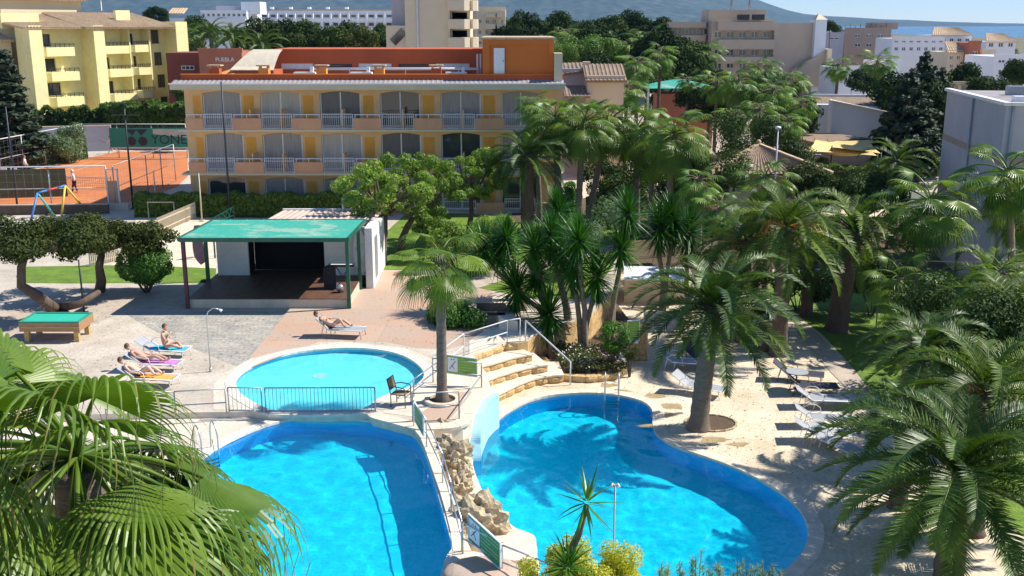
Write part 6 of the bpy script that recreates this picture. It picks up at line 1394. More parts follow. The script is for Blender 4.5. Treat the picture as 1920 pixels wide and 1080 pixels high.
for nm, dz0, dz1, mm, e in (('block', ZL-1.2, -.42, 'stone_gold', 0), ('cap', -.418, -.30, 'coping', .05)): q = MB(); pts = gpoly([(940, 1020), (975, 1010), (1003, 1012), (1006, 1030), (1004, 1046), (965, 1050), (945, 1046)], -.3); cx = sum(v[0] for v in pts)/7; cy = sum(v[1] for v in pts)/7; q.prism([(cx+(v[0]-cx)*(1+e)-p0.x, cy+(v[1]-cy)*(1+e)-p0.y) for v in pts], dz0, dz1); q.build(nm, M[mm], w)
# planter ring of the slender fan palm and the pit of the big date palm
def ring(label, c, r0, r1, h, m, z, n=12, name='planter_ring', soil=True):
    w = empty(name, (c.x, c.y, z), label, 'planter')
    for i in range(n):
        a0 = math.tau*i/n+.01; a1 = math.tau*(i+1)/n-.01; am = (a0+a1)/2; mb = MB(); mb.prism([(r0*math.cos(a), r0*math.sin(a)) for a in (a0, am, a1)]+[(r1*math.cos(a), r1*math.sin(a)) for a in (a1, am, a0)], -.02, h); mb.build('kerb_stone', M[m], w)
    mb = MB(); mb.prism([(r0*1.01*math.cos(i*.5236), r0*1.01*math.sin(i*.5236)) for i in range(12)], 0.0, max(.03, h*.4)); mb.build('soil', M['soil'], w)
ring('round cream kerb planter at the foot of the slender fan palm', G(829, 754, 0), .44, .58, .13, 'coping', 0)
cpit = G(1333, 794, ZL); w = empty('tree_pit', (cpit.x, cpit.y, ZL), 'shallow round earth pit at the foot of the big date palm', 'tree pit'); mb = MB(); mb.prism([(.85*math.cos(i*.42), .75*math.sin(i*.42)) for i in range(15)], 0, .022); mb.build('soil', M['soil'], w)
for i in range(16): a = i*.3927; mb = MB(); mb.bar((.87*math.cos(a), .77*math.sin(a), .02), (.87*math.cos(a+.36), .77*math.sin(a+.36), .02), .07, .07); mb.build('kerb_stone', M['stone_rock'], w)
# ================================================================== RAILINGS
def rail(name, label, posts, h, bars=(1.0, .5), m='rail_grey', cat='railing', r=.022, grp=None, pickets=0, foot=True, extra=None):
    """posts: list of world foot points"""
    o = posts[0]; w = empty(name, o, label, cat, grp)
    for p in posts: mb = MB(); q = p-o; mb.tube([q, q+Vector((0, 0, h))], r, 6); mb.build('post', M[m], w)
    for b_ in bars:
        for p, q in zip(posts, posts[1:]): mb = MB(); mb.tube([p-o+Vector((0, 0, h*b_)), q-o+Vector((0, 0, h*b_))], r*.95, 6); mb.build('rail', M[m], w)
    if pickets:
        for p, q in zip(posts, posts[1:]):
            n = int((q-p).length/pickets)
            for i in range(1, n): mb = MB(); s = (p-o).lerp(q-o, i/n); mb.tube([s+Vector((0, 0, h*min(bars))), s+Vector((0, 0, h*max(bars)))], .009, 4, 0, False); mb.build('picket', M[m], w)
    return w
rail('pool_fence', 'blue grey picket fence panel between the small pool and the big left pool', [G(499, 773, 0), G(704, 772, 0)], .82, (1.0, .06), pickets=.12)
rail('pool_fence', 'picket fence panel continuing left behind the near palm fronds', [G(430, 772, 0), G(492, 773, 0)], .82, (1.0, .06), pickets=.12)
rail('pool_fence', 'plain two bar fence running left behind the near palm', [G(200, 790, 0), G(330, 782, 0), G(425, 776, 0)], .85, (1.0, .45))
rail('terrace_railing', 'railing with two rails behind the planter palm, carrying the green pool sign', [G(812, 717, 0), G(903, 727, 0)], .88, (1.0, .5))
rail('terrace_railing', 'diagonal rail linking the sign railing to the pool edge rail', [G(776, 745, 0), G(812, 717, 0)], .62, (1.0, .55))
rail('terrace_railing', 'square cornered railing in front of the planter at the terrace edge', [G(774, 790, 0), G(861, 786, 0)], .92, (1.0, .5))
rail('terrace_railing', 'short side railing from the terrace corner back along the edge', [G(861, 786, 0), G(903, 727, 0)], .9, (.5,))
rail('ramp_railing', 'rising pale railing behind the planter palm up to the landing of the steps', [G(812, 717, 0), G(870, 672, 0), G(951, 645, 0)], .95, (1.0, .5), 'fence_white')
rail('ramp_railing', 'short return rail at the top of the steps', [G(951, 645, 0), G(975, 641, 0)], .95, (1.0,), 'fence_white')
a = G(985, 640, 0); b = G(1069, 722, ZL); w = empty('stair_handrail', a, 'sloping single handrail on the right side of the stone steps', 'handrail'); o = a
mb = MB(); mb.tube([Vector((0, 0, .85)), b-o+Vector((0, 0, .93))], .028, 7); mb.build('rail', M['fence_white'], w)
for p in (b,): mb = MB(); mb.tube([p-o, p-o+Vector((0, 0, .93))], .026, 7); mb.build('post', M['fence_white'], w)
mb = MB(); mb.tube([Vector((0, 0, 0)), Vector((0, 0, .85))], .026, 7); mb.build('post', M['fence_white'], w)
wpts = [G(776, 800, 0), G(800, 838, -.05), G(830, 905, -.10), G(846, 962, -.14), G(866, 1036, ZM)]
rail('walkway_railing', 'two bar steel railing stepping down between the left pool and the boulders', wpts, .85, (1.0, .5), 'steel')
a = G(880, 1062, ZM); b = G(1004, 1110, ZM)
rail('lower_railing', 'railing running right from the near green sign at the bottom', [G(868, 1040, ZM), G(942, 1086, ZM), G(1004, 1112, ZM), G(1060, 1140, ZM)], .85, (1.0, .5), 'steel')
# pool rule signs hung on the railings
sg = G(853, 722, 0); board('pool_sign', 'green pool rules sign hung on the railing behind the planter palm', A(866, 702, sg.y-.05), 1.02, .62, R(-4), 'sign_green', 0, 6, True, slope=-.12)
c1 = A(880, 1018, G(868, 1040, ZM).y-.05); c2 = A(938, 1050, G(942, 1086, ZM).y-.05); d = c2-c1
board('pool_sign', 'nearest green pool rules sign with a crossed out diver on the lower railing', Vector(((c1.x+c2.x)/2, (c1.y+c2.y)/2, (c1.z+c2.z)/2-.05)), math.hypot(d.x, d.y), .62, math.atan2(d.y, d.x), 'sign_dkgreen', 0, 6, True, slope=-.10)
p = wpts[0].lerp(wpts[1], .45); board('pool_sign', 'narrow teal sign seen edge on at the top of the walkway railing', Vector((p.x, p.y, p.z+.25)), 1.0, .58, math.atan2(wpts[1].y-wpts[0].y, wpts[1].x-wpts[0].x), 'sign_dkgreen', 0, 5, False, slope=-.08)
# pool ladders and showers
def ladder(label, px, py, z, yaw, hh=.9):
    p = G(px, py, z); w = empty('pool_ladder', p, label, 'pool ladder', 'steel pool ladders', yaw)
    for sx in (-.25, .25):
        mb = MB(); mb.tube([(sx, .45, .0), (sx, .45, hh*.7), (sx, .36, hh*.92), (sx, .2, hh), (sx, .02, hh*.9), (sx, -.1, hh*.6), (sx, -.12, -.2), (sx, -.12, -.95)], .023, 7); mb.build('rail', M['steel'], w)
    for k in range(3): mb = MB(); mb.box(-.25, .25, -.19, -.07, -.3-.27*k, -.27-.27*k); mb.build('tread', M['steel'], w)
    return w
ladder('steel ladder at the far end of the right pool', 1147, 745, ZL, R(-4)); ladder('steel ladder on the left bank of the big left pool', 392, 852, ZM, R(38)); 
def shower(label, px, py, z, h, arm=.35, heads=1, Y=None):
    p = G(px, py, z); w = empty('pool_shower', p, label, 'shower', None); mb = MB(); mb.tube([(0, 0, 0), (0, 0, .15)], .05, 8); mb.build('base', M['steel'], w)
    mb = MB(); mb.tube([(0, 0, .1), (0, 0, h*.86), (-.0+arm*.1, 0, h*.94), (arm*.45, 0, h), (arm*.8, 0, h*.985)], [.022, .02, .018, .016, .016], 7); mb.build('pipe', M['steel'], w)
    mb = MB(); mb.tube([(arm*.8, 0, h*.985), (arm, 0, h*.955)], [.02, .06], 8); mb.build('shower_head', M['white_paint'], w)
    return w
shower('slim curved shower pipe left of the small pool', 395, 697, 0, 2.35, .55)
q = A(1150, 1032, 17.5); p = G(1150, 1120, ZL); w = empty('pool_shower', (q.x, 17.5, ZL), 'thin shower pole with two heads behind the yellow shrub', 'shower'); zt = A(1150, 908, 17.5).z-ZL
mb = MB(); mb.tube([(0, 0, 0), (0, 0, zt)], .018, 7); mb.build('pipe', M['steel'], w)
for s in (-1, 1): mb = MB(); mb.tube([(0, 0, zt-.02), (s*.05, -.03, zt+.03), (s*.07, -.06, zt-.03)], [.012, .012, .03], 7); mb.build('shower_head', M['white_paint'], w)
# ================================================================== THE STAGE
so = G(352, 578, 0); S = empty('stage_pavilion', (so.x, so.y, 0), 'open stage pavilion with a worn green roof, black backdrop and raised dark floor', 'stage'); 
W_ = G(654, 578, 0).x-so.x; D_ = 5.4; PH = .42
def sy(px, py, Y): v = A(px, py, Y); return v.x-so.x, v.z
box_part('platform', S, 0, W_, .05, D_, 0, PH-.03, 'stage_base'); mb = MB()
for i in range(14):
    x0 = W_*i/14+.004; x1 = W_*(i+1)/14-.004; mb = MB(); mb.box(x0, x1, .02, D_, PH-.028, PH); mb.build('floor_board', M['stage_floor'], S)
zf = A(500, 447, so.y-.35).z; Yb_ = so.y+D_-.6; zb = A(500, 412, Yb_).z
xl = A(335, 442, so.y-.35).x-so.x; xr = A(650, 442, so.y-.35).x-so.x; xbl = A(402, 411, Yb_).x-so.x; xbr = A(690, 409, Yb_).x-so.x
xbl = xl+.05; xbr = xr+.05
mb = MB(); mb.add([(xl, -.35, zf), (xr, -.35, zf), (xbr, D_-.6, zb), (xbl, D_-.6, zb), (xl, -.35, zf-.05), (xr, -.35, zf-.05), (xbr, D_-.6, zb-.05), (xbl, D_-.6, zb-.05)], [(0, 1, 2, 3), (7, 6, 5, 4), (0, 4, 5, 1), (1, 5, 6, 2), (2, 6, 7, 3), (3, 7, 4, 0)]); rf = mb.build('roof', M['green_roof'], S)
for i in range(1, 9): t = i/9; mb = MB(); mb.bar((xl+(xr-xl)*t, -.34, zf+.012), (xbl+(xbr-xbl)*t, D_-.62, zb+.012), .035, .02); mb.build('roof_seam', M['green_roof'], S)
for a, b_ in (((xl, -.37, zf-.06), (xr, -.37, zf-.06)), ((xl-.03, -.35, zf-.05), (xbl-.03, D_-.6, zb-.05)), ((xr+.03, -.35, zf-.05), (xbr+.03, D_-.6, zb-.05)), ((xbl, D_-.57, zb-.06), (xbr, D_-.57, zb-.06))): mb = MB(); mb.bar(a, b_, .09, .17); mb.build('roof_beam', M['green_steel'], S)
for x, y, mm in ((0.02, -.02, 'maroon_steel'), (W_+.03, -.02, 'green_steel'), (-.02, D_*.62, 'green_steel'), (W_+.03, D_*.62, 'green_steel')): t = (y+.35)/(D_-.25); z1 = zf+(zb-zf)*t-.08; box_part('post', S, x-.075, x+.075, y-.075, y+.075, 0, z1, mm)
# back walls left and right, black backdrop between
xw1, xw2, xw3, xw4 = [A(p, 500, so.y+D_-1.0).x-so.x for p in (408, 467, 609, 690)]
yb = D_-1.0
box_part('back_wall', S, xw1, xw2, yb, yb+.15, PH, 2.75, 'white_wall'); box_part('back_wall', S, xw3, xw4, yb, yb+.15, PH, 2.75, 'white_wall')
box_part('backdrop', S, xw2, xw3, yb+1.2, yb+1.25, PH, 2.7, 'black_cloth'); box_part('backdrop_wing', S, xw2-.05, xw2-.005, yb+.15, yb+1.2, PH, 2.7, 'black_cloth'); box_part('backdrop_wing', S, xw3+.005, xw3+.05, yb+.15, yb+1.2, PH, 2.7, 'black_cloth'); box_part('stage_rear_floor', S, xw2, xw3, yb+.0, yb+1.2, PH-.1, PH-.01, 'stage_floor')
box_part('stage_ceiling', S, xw2, xw3, yb+.155, yb+1.2, 2.7, 2.74, 'black_cloth')
# store room at the back with a low sheet roof
zs1 = A(600, 410, so.y+yb+1.3).z; zs2 = A(600, 395, so.y+yb+4.6).z; box_part('store_room', S, xw1+2.3, xw4+.35, yb+1.3, yb+4.6, 0, min(zs1, zs2)-.12, 'white_wall'); box_part('side_wall', S, xw4+.02, xw4+.36, yb-.9, yb+1.29, 0, zs1-.05, 'white_wall')
fr_ = MB(); fr_.box(xw4+.37, xw4+.39, yb-.1, yb+.75, .3, 2.3); sd_ = fr_.build('side_door', M['rail_grey'], S)
tiled_slab('store_roof', S, [(xw1+2.2, yb+1.0, zs1), (xw4+.2, yb+1.0, zs1), (xw4+.2, yb+4.6, zs2), (xw1+2.2, yb+4.6, zs2)], 'roof_sheet', .3, .05, .06)
box_part('roof_rim', S, xw1+2.2, xw4+.4, yb+4.62, yb+4.8, zs2-.3, zs2+.08, 'white_wall'); mb = MB(); mb.tube([(W_*.79, yb+4.2, zs2), (W_*.79, yb+4.2, zs2+.7)], .07, 7); mb.build('vent_pipe', M['white_paint'], S)
mb = MB(); 
for i in range(9):
    x = xw4+.1; y0 = yb+.2+i*.5; mb.bar((x, y0, zs1), (x, y0+.25, zs1+.3), .03); mb.bar((x, y0+.25, zs1+.3), (x, y0+.5, zs1), .03)
mb.bar((x, yb+.2, zs1+.3), (x, yb+4.7, zs1+.3), .03); mb.build('roof_truss', M['dark_steel'], S)
for px in (438, 556): mb = MB(); x = A(px, 450, so.y+1).x-so.x; z = zf-.12; 
mb = MB()
for i in range(3): x = A(410+i*10, 450, so.y+3.2).x-so.x; mb.tube([(x, 3.2, zf-.25), (x+.05, 3.0, zf-.42)], [.06, .09], 8)
mb.bar((A(405, 450, so.y+3.2).x-so.x, 3.2, zf-.2), (A(438, 450, so.y+3.2).x-so.x, 3.2, zf-.2), .03); o = mb.build('stage_light', M['dark_steel'], None, S.location); tag(o, 'row of black stage lamps under the left end of the green roof', 'stage lights')
mb = MB()
for i in range(4): x = A(592+i*7, 455, so.y+3.0).x-so.x; mb.tube([(x, 3.0, zf-.3-.12*(i % 2)), (x, 2.85, zf-.5-.12*(i % 2))], [.07, .10], 8)
mb.bar((A(588, 450, so.y+3).x-so.x, 3.0, zf-.2), (A(620, 450, so.y+3).x-so.x, 3.0, zf-.2), .03); o = mb.build('stage_light', M['steel'], None, S.location); tag(o, 'cluster of silver stage lamps under the roof right of the backdrop', 'stage lights')
# rear stair rails with green trusses on the roof line
for a, b_, lb in (((398, 410), (437, 388), 'dark green trussed rail rising behind the left of the stage roof'), ((655, 393), (688, 366), 'pale trussed rail rising behind the right of the stage roof')):
    p = A(a[0], a[1], so.y+D_+4.6); q = A(b_[0], b_[1], so.y+D_+5.4); w = empty('stair_rail', (p.x, p.y, 0), lb, 'railing'); P, Q = Vector((0, 0, p.z)), q-Vector((p.x, p.y, 0)); mb = MB(); up_ = Vector((0, 0, .45))
    mb.bar(P, Q, .05); mb.bar(P-up_*.5, Q-up_, .05)
    for k in range(5): mb.bar(P.lerp(Q, k/5)-up_*(.5+.1*k), P.lerp(Q, (k+.5)/5), .03); mb.bar(P.lerp(Q, (k+.5)/5), P.lerp(Q, (k+1)/5)-up_*(.5+.1*k), .03)
    mb.build('truss', M['green_steel' if a[0] < 500 else 'rail_grey'], w); mb = MB(); mb.bar((Q.x, Q.y, 0), Q, .07); mb.build('post', M['dark_steel'], w); mb = MB(); mb.bar((P.x, P.y, 0), P, .07); mb.build('post', M['dark_steel'], w)
# things on the stage
c = A(642, 497, so.y+1.9); k0 = Vector((c.x, c.y, PH)); w = empty('keyboard_stand', k0, 'black electric keyboard on a folding stand at the right of the stage', 'keyboard'); mb = MB(); mb.box(-.62, .55, -.16, .16, 1.02, 1.12); kb = mb.build('keyboard', M['cloth_black'], w); mb = MB(); mb.box(-.5, .45, -.155, -.03, 1.122, 1.132); mb.build('keys', M['white_paint'], kb)
for s in (-1, 1): mb = MB(); mb.bar((-.3*s, 0, 0), (.3*s, .0, 1.02), .035); mb.build('leg', M['dark_steel'], w)
c = G(621, 540, PH); w = empty('loudspeaker', c, 'black loudspeaker cabinet standing at the front right of the stage', 'loudspeaker'); mb = MB(); mb.prism([(-.28, -.24), (.28, -.24), (.2, .24), (-.2, .24)], 0, 1.0); mb.build('cabinet', M['cloth_black'], w)
for z, r in ((.36, .2), (.78, .1)): mb = MB(); mb.tube([(0, -.245, z), (0, -.262, z)], [r, r*.9], 14); mb.build('speaker_cone', M['rubber'], w)
c = G(638, 548, PH); w = empty('fan_heater', c, 'small round silver spotlight on the stage floor beside the loudspeaker', 'spotlight'); mb = MB(); mb.tube([(0, -.12, .2), (0, .12, .24)], [.17, .12], 12); mb.build('lamp_body', M['steel'], w); mb = MB(); mb.bar((-.15, 0, 0), (.15, 0, 0.02), .05); mb.bar((0, 0, 0), (0, 0, .12), .04); mb.build('stand', M['dark_steel'], w)
def feather_flag(label, foot, toppx, wpx, m, lean, shape):
    b = G(*foot, 0); w = empty('banner_flag', b, label, 'banner'); zt = A(toppx[0], toppx[1], b.y).z; P = [Vector((0, 0, 0)), Vector((0, 0, zt*.75)), Vector((-.05, 0, zt*.9)), Vector((-lean*.5, 0, zt))]
    mb = MB(); mb.tube(P, [.03, .022, .018, .012], 6); mb.build('pole', M['white_paint'], w); n = 10; vs = []
    z0, z1 = shape
    for i in range(n+1):
        t = i/n; z = z0+(z1-z0)*t; wd = wpx*(math.sin(math.pi*min(1, .12+.80*t))**.5)*(1 if t > .15 else .55+3*t); x0 = -.03-(lean*.5*max(0, t-.8)*5*.6)
        for j in range(4): vs.append((x0-wd*j/3, .05*math.sin(j*1.7+t*6)-.0, z-.12*j/3*(1-t)))
    mb = MB(); mb.add(vs, [(i*4+j, i*4+j+1, (i+1)*4+j+1, (i+1)*4+j) for i in range(n) for j in range(3)], 0, True); f_ = mb.build('cloth', M[m], w); mb = MB(); mb.prism([(.3*math.cos(i*.63), .2*math.sin(i*.63)) for i in range(10)], 0, .09); mb.build('base', M['rubber'], w); return w, f_
w, f_ = feather_flag('white feather banner on a dark base right of the stage', (690, 537), (668, 436), .62, 'banner_white', .9, (.75, 2.75))
mb = MB(); mb.bar((-.18, -.07, 1.0), (-.5, -.07, 1.9), .05, .004, 0, Vector((0, 1, 0)));  mb.bar((-.2, -.07, 2.0), (-.48, -.07, 2.1), .04, .004, 0, Vector((0, 1, 0))); mb.build('print', M['screen_pale'], f_)
w, f_ = feather_flag('faded pink hanging banner with a dark emblem at the left of the stage', (388, 528), (372, 446), .55, 'banner_pink', .3, (.95, 2.75))
mb = MB(); mb.sphere((-.28, -.09, 2.35), .17, 0, 8, 6, (1.2, .15, .9)); mb.build('emblem', M['ink'], f_)
# ================================================================== SUNBEDS, CHAIRS, TABLES
def make_lounger(frame='white_paint', sling='sling_grey', back=32, label='', cat='sun lounger'):
    r = empty('sun_lounger', (0, 0, 0), label, cat); L, wd, h = 1.35, .62, .34; B = .68; a = R(back)
    mb = MB()
    for i in range(1): mb.box(-.0, L, -wd/2, wd/2, h-.008, h+.008)
    mb.build('seat', M[sling], r)
    mb = MB(); P = [(0, h), (-B*math.cos(a), h+B*math.sin(a))]; v = []
    for (x, z) in P: v += [(x, -wd/2, z), (x, wd/2, z), (x, -wd/2, z-.016), (x, wd/2, z-.016)]
    mb.add(v, [(0, 1, 5, 4), (2, 6, 7, 3), (0, 4, 6, 2), (1, 3, 7, 5), (4, 5, 7, 6), (0, 2, 3, 1)]); mb.build('backrest', M[sling], r)
    for s in (-1, 1):
        mb = MB(); y = s*(wd/2+.02); mb.tube([(L, y, h), (0, y, h), (-B*math.cos(a), y, h+B*math.sin(a))], .018, 6); mb.build('side_rail', M[frame], r)
        mb = MB(); mb.tube([(.1, y, h), (.02, y, .0)], .016, 6); mb.build('leg', M[frame], r); mb = MB(); mb.tube([(L-.12, y, h), (L-.05, y, .0)], .016, 6); mb.build('leg', M[frame], r)
        mb = MB(); mb.tube([(-.22, y, h+.13), (-.34, y, 0)], .014, 6); mb.build('leg', M[frame], r)
        mb = MB(); mb.tube([(-.3*math.cos(a), y, h+.3*math.sin(a)), (-.05, y, h+.30), (.2, y, h+.29), (.34, y, h+.2), (.38, y, h)], .013, 6); mb.build('armrest', M[frame], r)
    mb = MB(); mb.tube([(L, -wd/2, h), (L, wd/2, h)], .016, 6); mb.build('crossbar', M[frame], r); return r
LG = make_lounger(back=34); used = False
def lounger(label, px, py, z, yaw, grp='grey sling sun loungers on the pool deck', proto=None, sc=1.0):
    global used
    p = G(px, py, z); f = proto or LG; first = (f is LG and not used); o = place(f, first, p, R(yaw), label, grp, sc)
    if f is LG: used = True
    return o
lounger('empty grey sun lounger beside the trunk of the big date palm', 1290, 735, ZL, -28)
lounger('grey sun lounger farthest from the pool in the row of three', 1520, 762, ZL, -5)
lounger('grey sun lounger in the middle of the row, its shadow clear on the deck', 1520, 798, ZL, -6)
lounger('grey sun lounger nearest the pool in the row of three', 1522, 826, ZL, -8)
lounger('grey sun lounger set across the end of the nearest one', 1548, 838, ZL, -62)
lounger('pale sun lounger in the palm shade right of the litter bin', 1262, 690, ZL, -12)
LD = make_lounger('bronze', 'sling_dark', 38, 'dark navy sun lounger under the low date palm fronds'); LD.location = G(1300, 672, ZL); LD.rotation_euler = (0, 0, R(-80)); LD['group'] = 'dark sun loungers'
o = copy_tree(LD); o.location = G(1475, 712, ZL); o.rotation_euler = (0, 0, R(-18)); o['label'] = 'dark sun lounger with a steep back left of the small round table'
o = copy_tree(LD); o.location = G(1500, 738, ZL); o.rotation_euler = (0, 0, R(-4)); o['label'] = 'dark sun lounger lying in shade below the small round table'
c = G(1492, 730, ZL); w = empty('side_table', c, 'small dark round table between the dark sun loungers', 'table'); mb = MB(); mb.tube([(0, 0, .68), (0, 0, .71)], .42, 18, 0, True, False); mb.build('table_top', M['sling_grey'], w); mb = MB(); mb.tube([(0, 0, .02), (0, 0, .68)], .03, 8); mb.build('leg', M['dark_steel'], w); mb = MB(); mb.bar((-.25, 0, .015), (.25, 0, .015), .05, .03); mb.bar((0, -.25, .0151), (0, .25, .0151), .05, .03); mb.build('base', M['dark_steel'], w)
# the armchair by the small pool
c = G(752, 760, 0); w = empty('patio_chair', c, 'brown woven patio armchair facing the small pool', 'chair', None, R(-18)); wd, dp, hs = .50, .46, .43
mb = MB(); mb.box(-wd/2+.02, wd/2-.02, -dp/2, dp/2, hs-.02, hs+.02); mb.build('seat', M['wicker'], w)
mb = MB(); mb.add([(-wd/2-.02, -dp/2+.02, hs+.12), (-wd/2-.02, dp/2-.02, hs+.12), (-wd/2-.10, dp/2-.02, .90), (-wd/2-.10, -dp/2+.02, .90), (-wd/2-.05, -dp/2+.02, hs+.12), (-wd/2-.05, dp/2-.02, hs+.12), (-wd/2-.13, dp/2-.02, .90), (-wd/2-.13, -dp/2+.02, .90)], [(0, 1, 2, 3), (7, 6, 5, 4), (0, 3, 7, 4), (1, 5, 6, 2), (3, 2, 6, 7), (0, 4, 5, 1)]); mb.build('backrest', M['wicker'], w)
for y in (-dp/2, dp/2):
    mb = MB(); mb.tube([(-wd/2+.0, y, 0), (-wd/2, y, hs), (-wd/2-.12, y, .92)], .017, 6); mb.build('leg', M['bronze'], w); mb = MB(); mb.tube([(wd/2, y, 0), (wd/2, y, hs+.2)], .017, 6); mb.build('leg', M['bronze'], w); mb = MB(); mb.tube([(-wd/2-.04, y, hs+.22), (-.1, y, hs+.27), (wd/2-.06, y, hs+.25), (wd/2, y, hs+.2)], .017, 6); mb.build('armrest', M['bronze'], w)
for z in (hs, .92): mb = MB(); x = -wd/2 if z < .5 else -wd/2-.12; mb.tube([(x, -dp/2, z), (x, dp/2, z)], .015, 6); mb.build('crossbar', M['bronze'], w)
# billiard table
c = G(97, 640, 0); w = empty('pool_table', (c.x, c.y+.5, 0), 'billiard table with green baize and brown wooden sides at the left', 'billiard table'); 
x0 = A(40, 612, c.y).x-c.x; x1 = -x0+.1
box_part('cabinet', w, x0, x1, -.7, .7, .45, .80, 'wood_brown'); box_part('side_trim', w, x0+.02, x1-.02, -.715, -.7, .60, .64, 'wood_gold'); box_part('baize', w, x0+.1, x1-.1, -.6, .6, .80, .815, 'baize')
for a, b_, cc, d in ((x0, x1, -.7, -.6), (x0, x1, .6, .7), (x0, x0+.1, -.598, .598), (x1-.1, x1, -.598, .598)): box_part('cushion_rail', w, a, b_, cc, d, .803, .85, 'screen_green')
for x in (x0+.2, x1-.2):
    for y in (-.5, .5): box_part('leg', w, x-.09, x+.09, y-.09, y+.09, 0, .45, 'wood_gold')
# white garden hut and folding screens behind the yuccas
c = G(1222, 570, ZL); h0 = A(1222, 525, c.y).z-ZL; w = empty('garden_hut', (c.x, c.y, ZL), 'small white flat topped garden hut behind the yuccas', 'hut', None, R(-6)); xh = A(1283, 560, c.y).x-c.x
box_part('wall', w, -xh*.85, xh, 0, 2.6, 0, h0-.05, 'cream_wall'); box_part('roof', w, -xh*.88, xh+.05, -.08, 2.7, h0-.048, h0+.05, 'white_paint')
c = G(1240, 622, ZL); w = empty('folding_screen', (c.x, c.y, ZL), 'row of pale folded screens standing in front of the garden hut', 'screen'); 
for i in range(4): x = -.75+i*.42; box_part('screen_panel', w, x, x+.34, .02*(i % 2), .05+.02*(i % 2), .08, .85, 'grey_wall')
box_part('frame', w, -.8, .95, .08, .12, .03, .92, 'white_paint')
mb = MB(); c = G(1437, 654, ZL); mb.tube([(0, 0, 0), (.02, 0, .5), (0, 0, 1.1)], [.55, .48, .38], 12); o = mb.build('palm_stump', M['bark'], None, c); tag(o, 'thick cut palm stump at the far side of the deck', 'palm stump')
# benches and bits on the landing
c = G(925, 608, 0); w = empty('bench', (c.x, c.y, 0), 'dark bench in the shade behind the glossy shrub', 'bench'); box_part('seat', w, -.7, .5, -.2, .2, .40, .45, 'bronze'); box_part('backrest', w, -.7, .5, .2, .24, .5, .85, 'bronze')
for x in (-.6, .4): box_part('leg', w, x-.03, x+.03, -.18, .18, 0, .40, 'dark_steel')
c = G(952, 618, 0); w = empty('planter_wall', (c.x, c.y, 0), 'sloping cream block wall at the head of the steps', 'low wall'); mb = MB(); mb.prism([(-.35, 0), (.4, -.3), (-.1, 3.6), (-.7, 3.6)], 0, .45); mb.build('wall', M['coping'], w)
# ================================================================== TENNIS COURT SIDE
def pole(label, foot, top, r=.07, m='dark_steel', z=0.0, arms=0, name='lamp_post', cat='lamp post', grp='dark poles by the tennis court'):
    b = G(foot[0], foot[1], z); zt = A(top[0], top[1], b.y).z-z; w = empty(name, b, label, cat, grp); mb = MB(); mb.tube([(0, 0, 0), (0, 0, zt)], [r, r*.7], 8); mb.build('pole', M[m], w)
    mb = MB(); mb.box(-.14, .14, -.14, .14, 0, .08); mb.build('base_plate', M[m], w)
    for k in range(arms): mb = MB(); mb.bar((-.9, 0, zt-.15-.75*k), (1.0, 0, zt-.15-.75*k), .07); mb.build('cross_arm', M['dark_steel'], w)
    return w
pole('tall dark floodlight pole at the left end of the tennis court', (33, 392), (14, 200)); pole('tall dark pole with a double cross arm in front of the green windscreen', (250, 392), (228, 190), .075, arms=2)
pole('tall dark pole standing against the left bay of the orange hotel', (432, 409), (417, 153), .075); pole('dark lamp post in front of the clipped tree on the small lawn', (158, 588), (151, 487), .05)
pole('brown wooden pole in front of the yellow apartments', (282, 232), (278, 154), .09, 'bark', 0, 0, 'utility_pole', 'utility pole', None)
for i, (f, t) in enumerate((((294, 395), (289, 320)), ((379, 415), (373, 325)), ((463, 392), (459, 322)), ((547, 390), (543, 322)), ((637, 390), (634, 320)))):
    pole(['first pale veranda post from the left, before the dark court corner', 'second pale veranda post from the left, by the white ramp fence', 'third pale veranda post from the left', 'fourth pale veranda post from the left', 'pale veranda post nearest the lawn trees'][i], f, t, .05, 'stage_base', 0, 0, 'veranda_post', 'post', 'pale posts along the hedge')
def mesh_fence(label, pts, h, wire=.0, m='rail_grey', step=3.0, grp='court fences', mid=True, top=.041, screen=None):
    o = pts[0]; w = empty('court_fence', o, label, 'fence', grp)
    for p, q in zip(pts, pts[1:]):
        n = max(1, int((q-p).length/step))
        for i in range(n+1 if q is pts[-1] else n): s = p.lerp(q, i/n)-o; mb = MB(); mb.tube([s, s+Vector((0, 0, h))], .04, 6); mb.build('post', M[m], w)
        mb = MB(); a, b = p-o, q-o
        for k in ((1.0, .5, .02) if mid else (1.0,)): mb.tube([a+Vector((0, 0, h*k)), b+Vector((0, 0, h*k))], top if k == 1 else .02, 5)
        mb.build('top_rail', M['fence_white'] if top > .04 else M[m], w); L = (q-p).length; mb = MB(); d = (b-a)/L; nn = int(L/.55)
        for i in range(nn): s = a+d*(i+.5)*L/nn; mb.bar(s, s+Vector((0, 0, h)), .006)
        for k in range(int(h/.5)): mb.bar(a+Vector((0, 0, .4+k*.5)), b+Vector((0, 0, .4+k*.5)), .006)
        stuff(mb.build('wire', M[m], w))
    return w
mesh_fence('high wire fence on the left and far sides of the tennis court', [G(-150, 372, 0), Vector((G(160, 296, 0).x, G(160, 296, 0).y, 0)), G(352, 296, 0)], 3.1, mid=True)
g0 = G(205, 392, 0); mesh_fence('wire fence along the near side of the tennis court', [G(-120, 398, 0), g0], 2.9)
mesh_fence('wire fence running away along the shaded right side of the court', [G(218, 392, 0), G(330, 340, 0)], 2.9, top=.03)
w = empty('court_gate', g0, 'tall narrow brown gate in the corner of the tennis court fence', 'gate'); 
for x in (0, .75): box_part('gate_post', w, x-.05, x+.05, -.05, .05, 0, 2.7, 'fence_white')
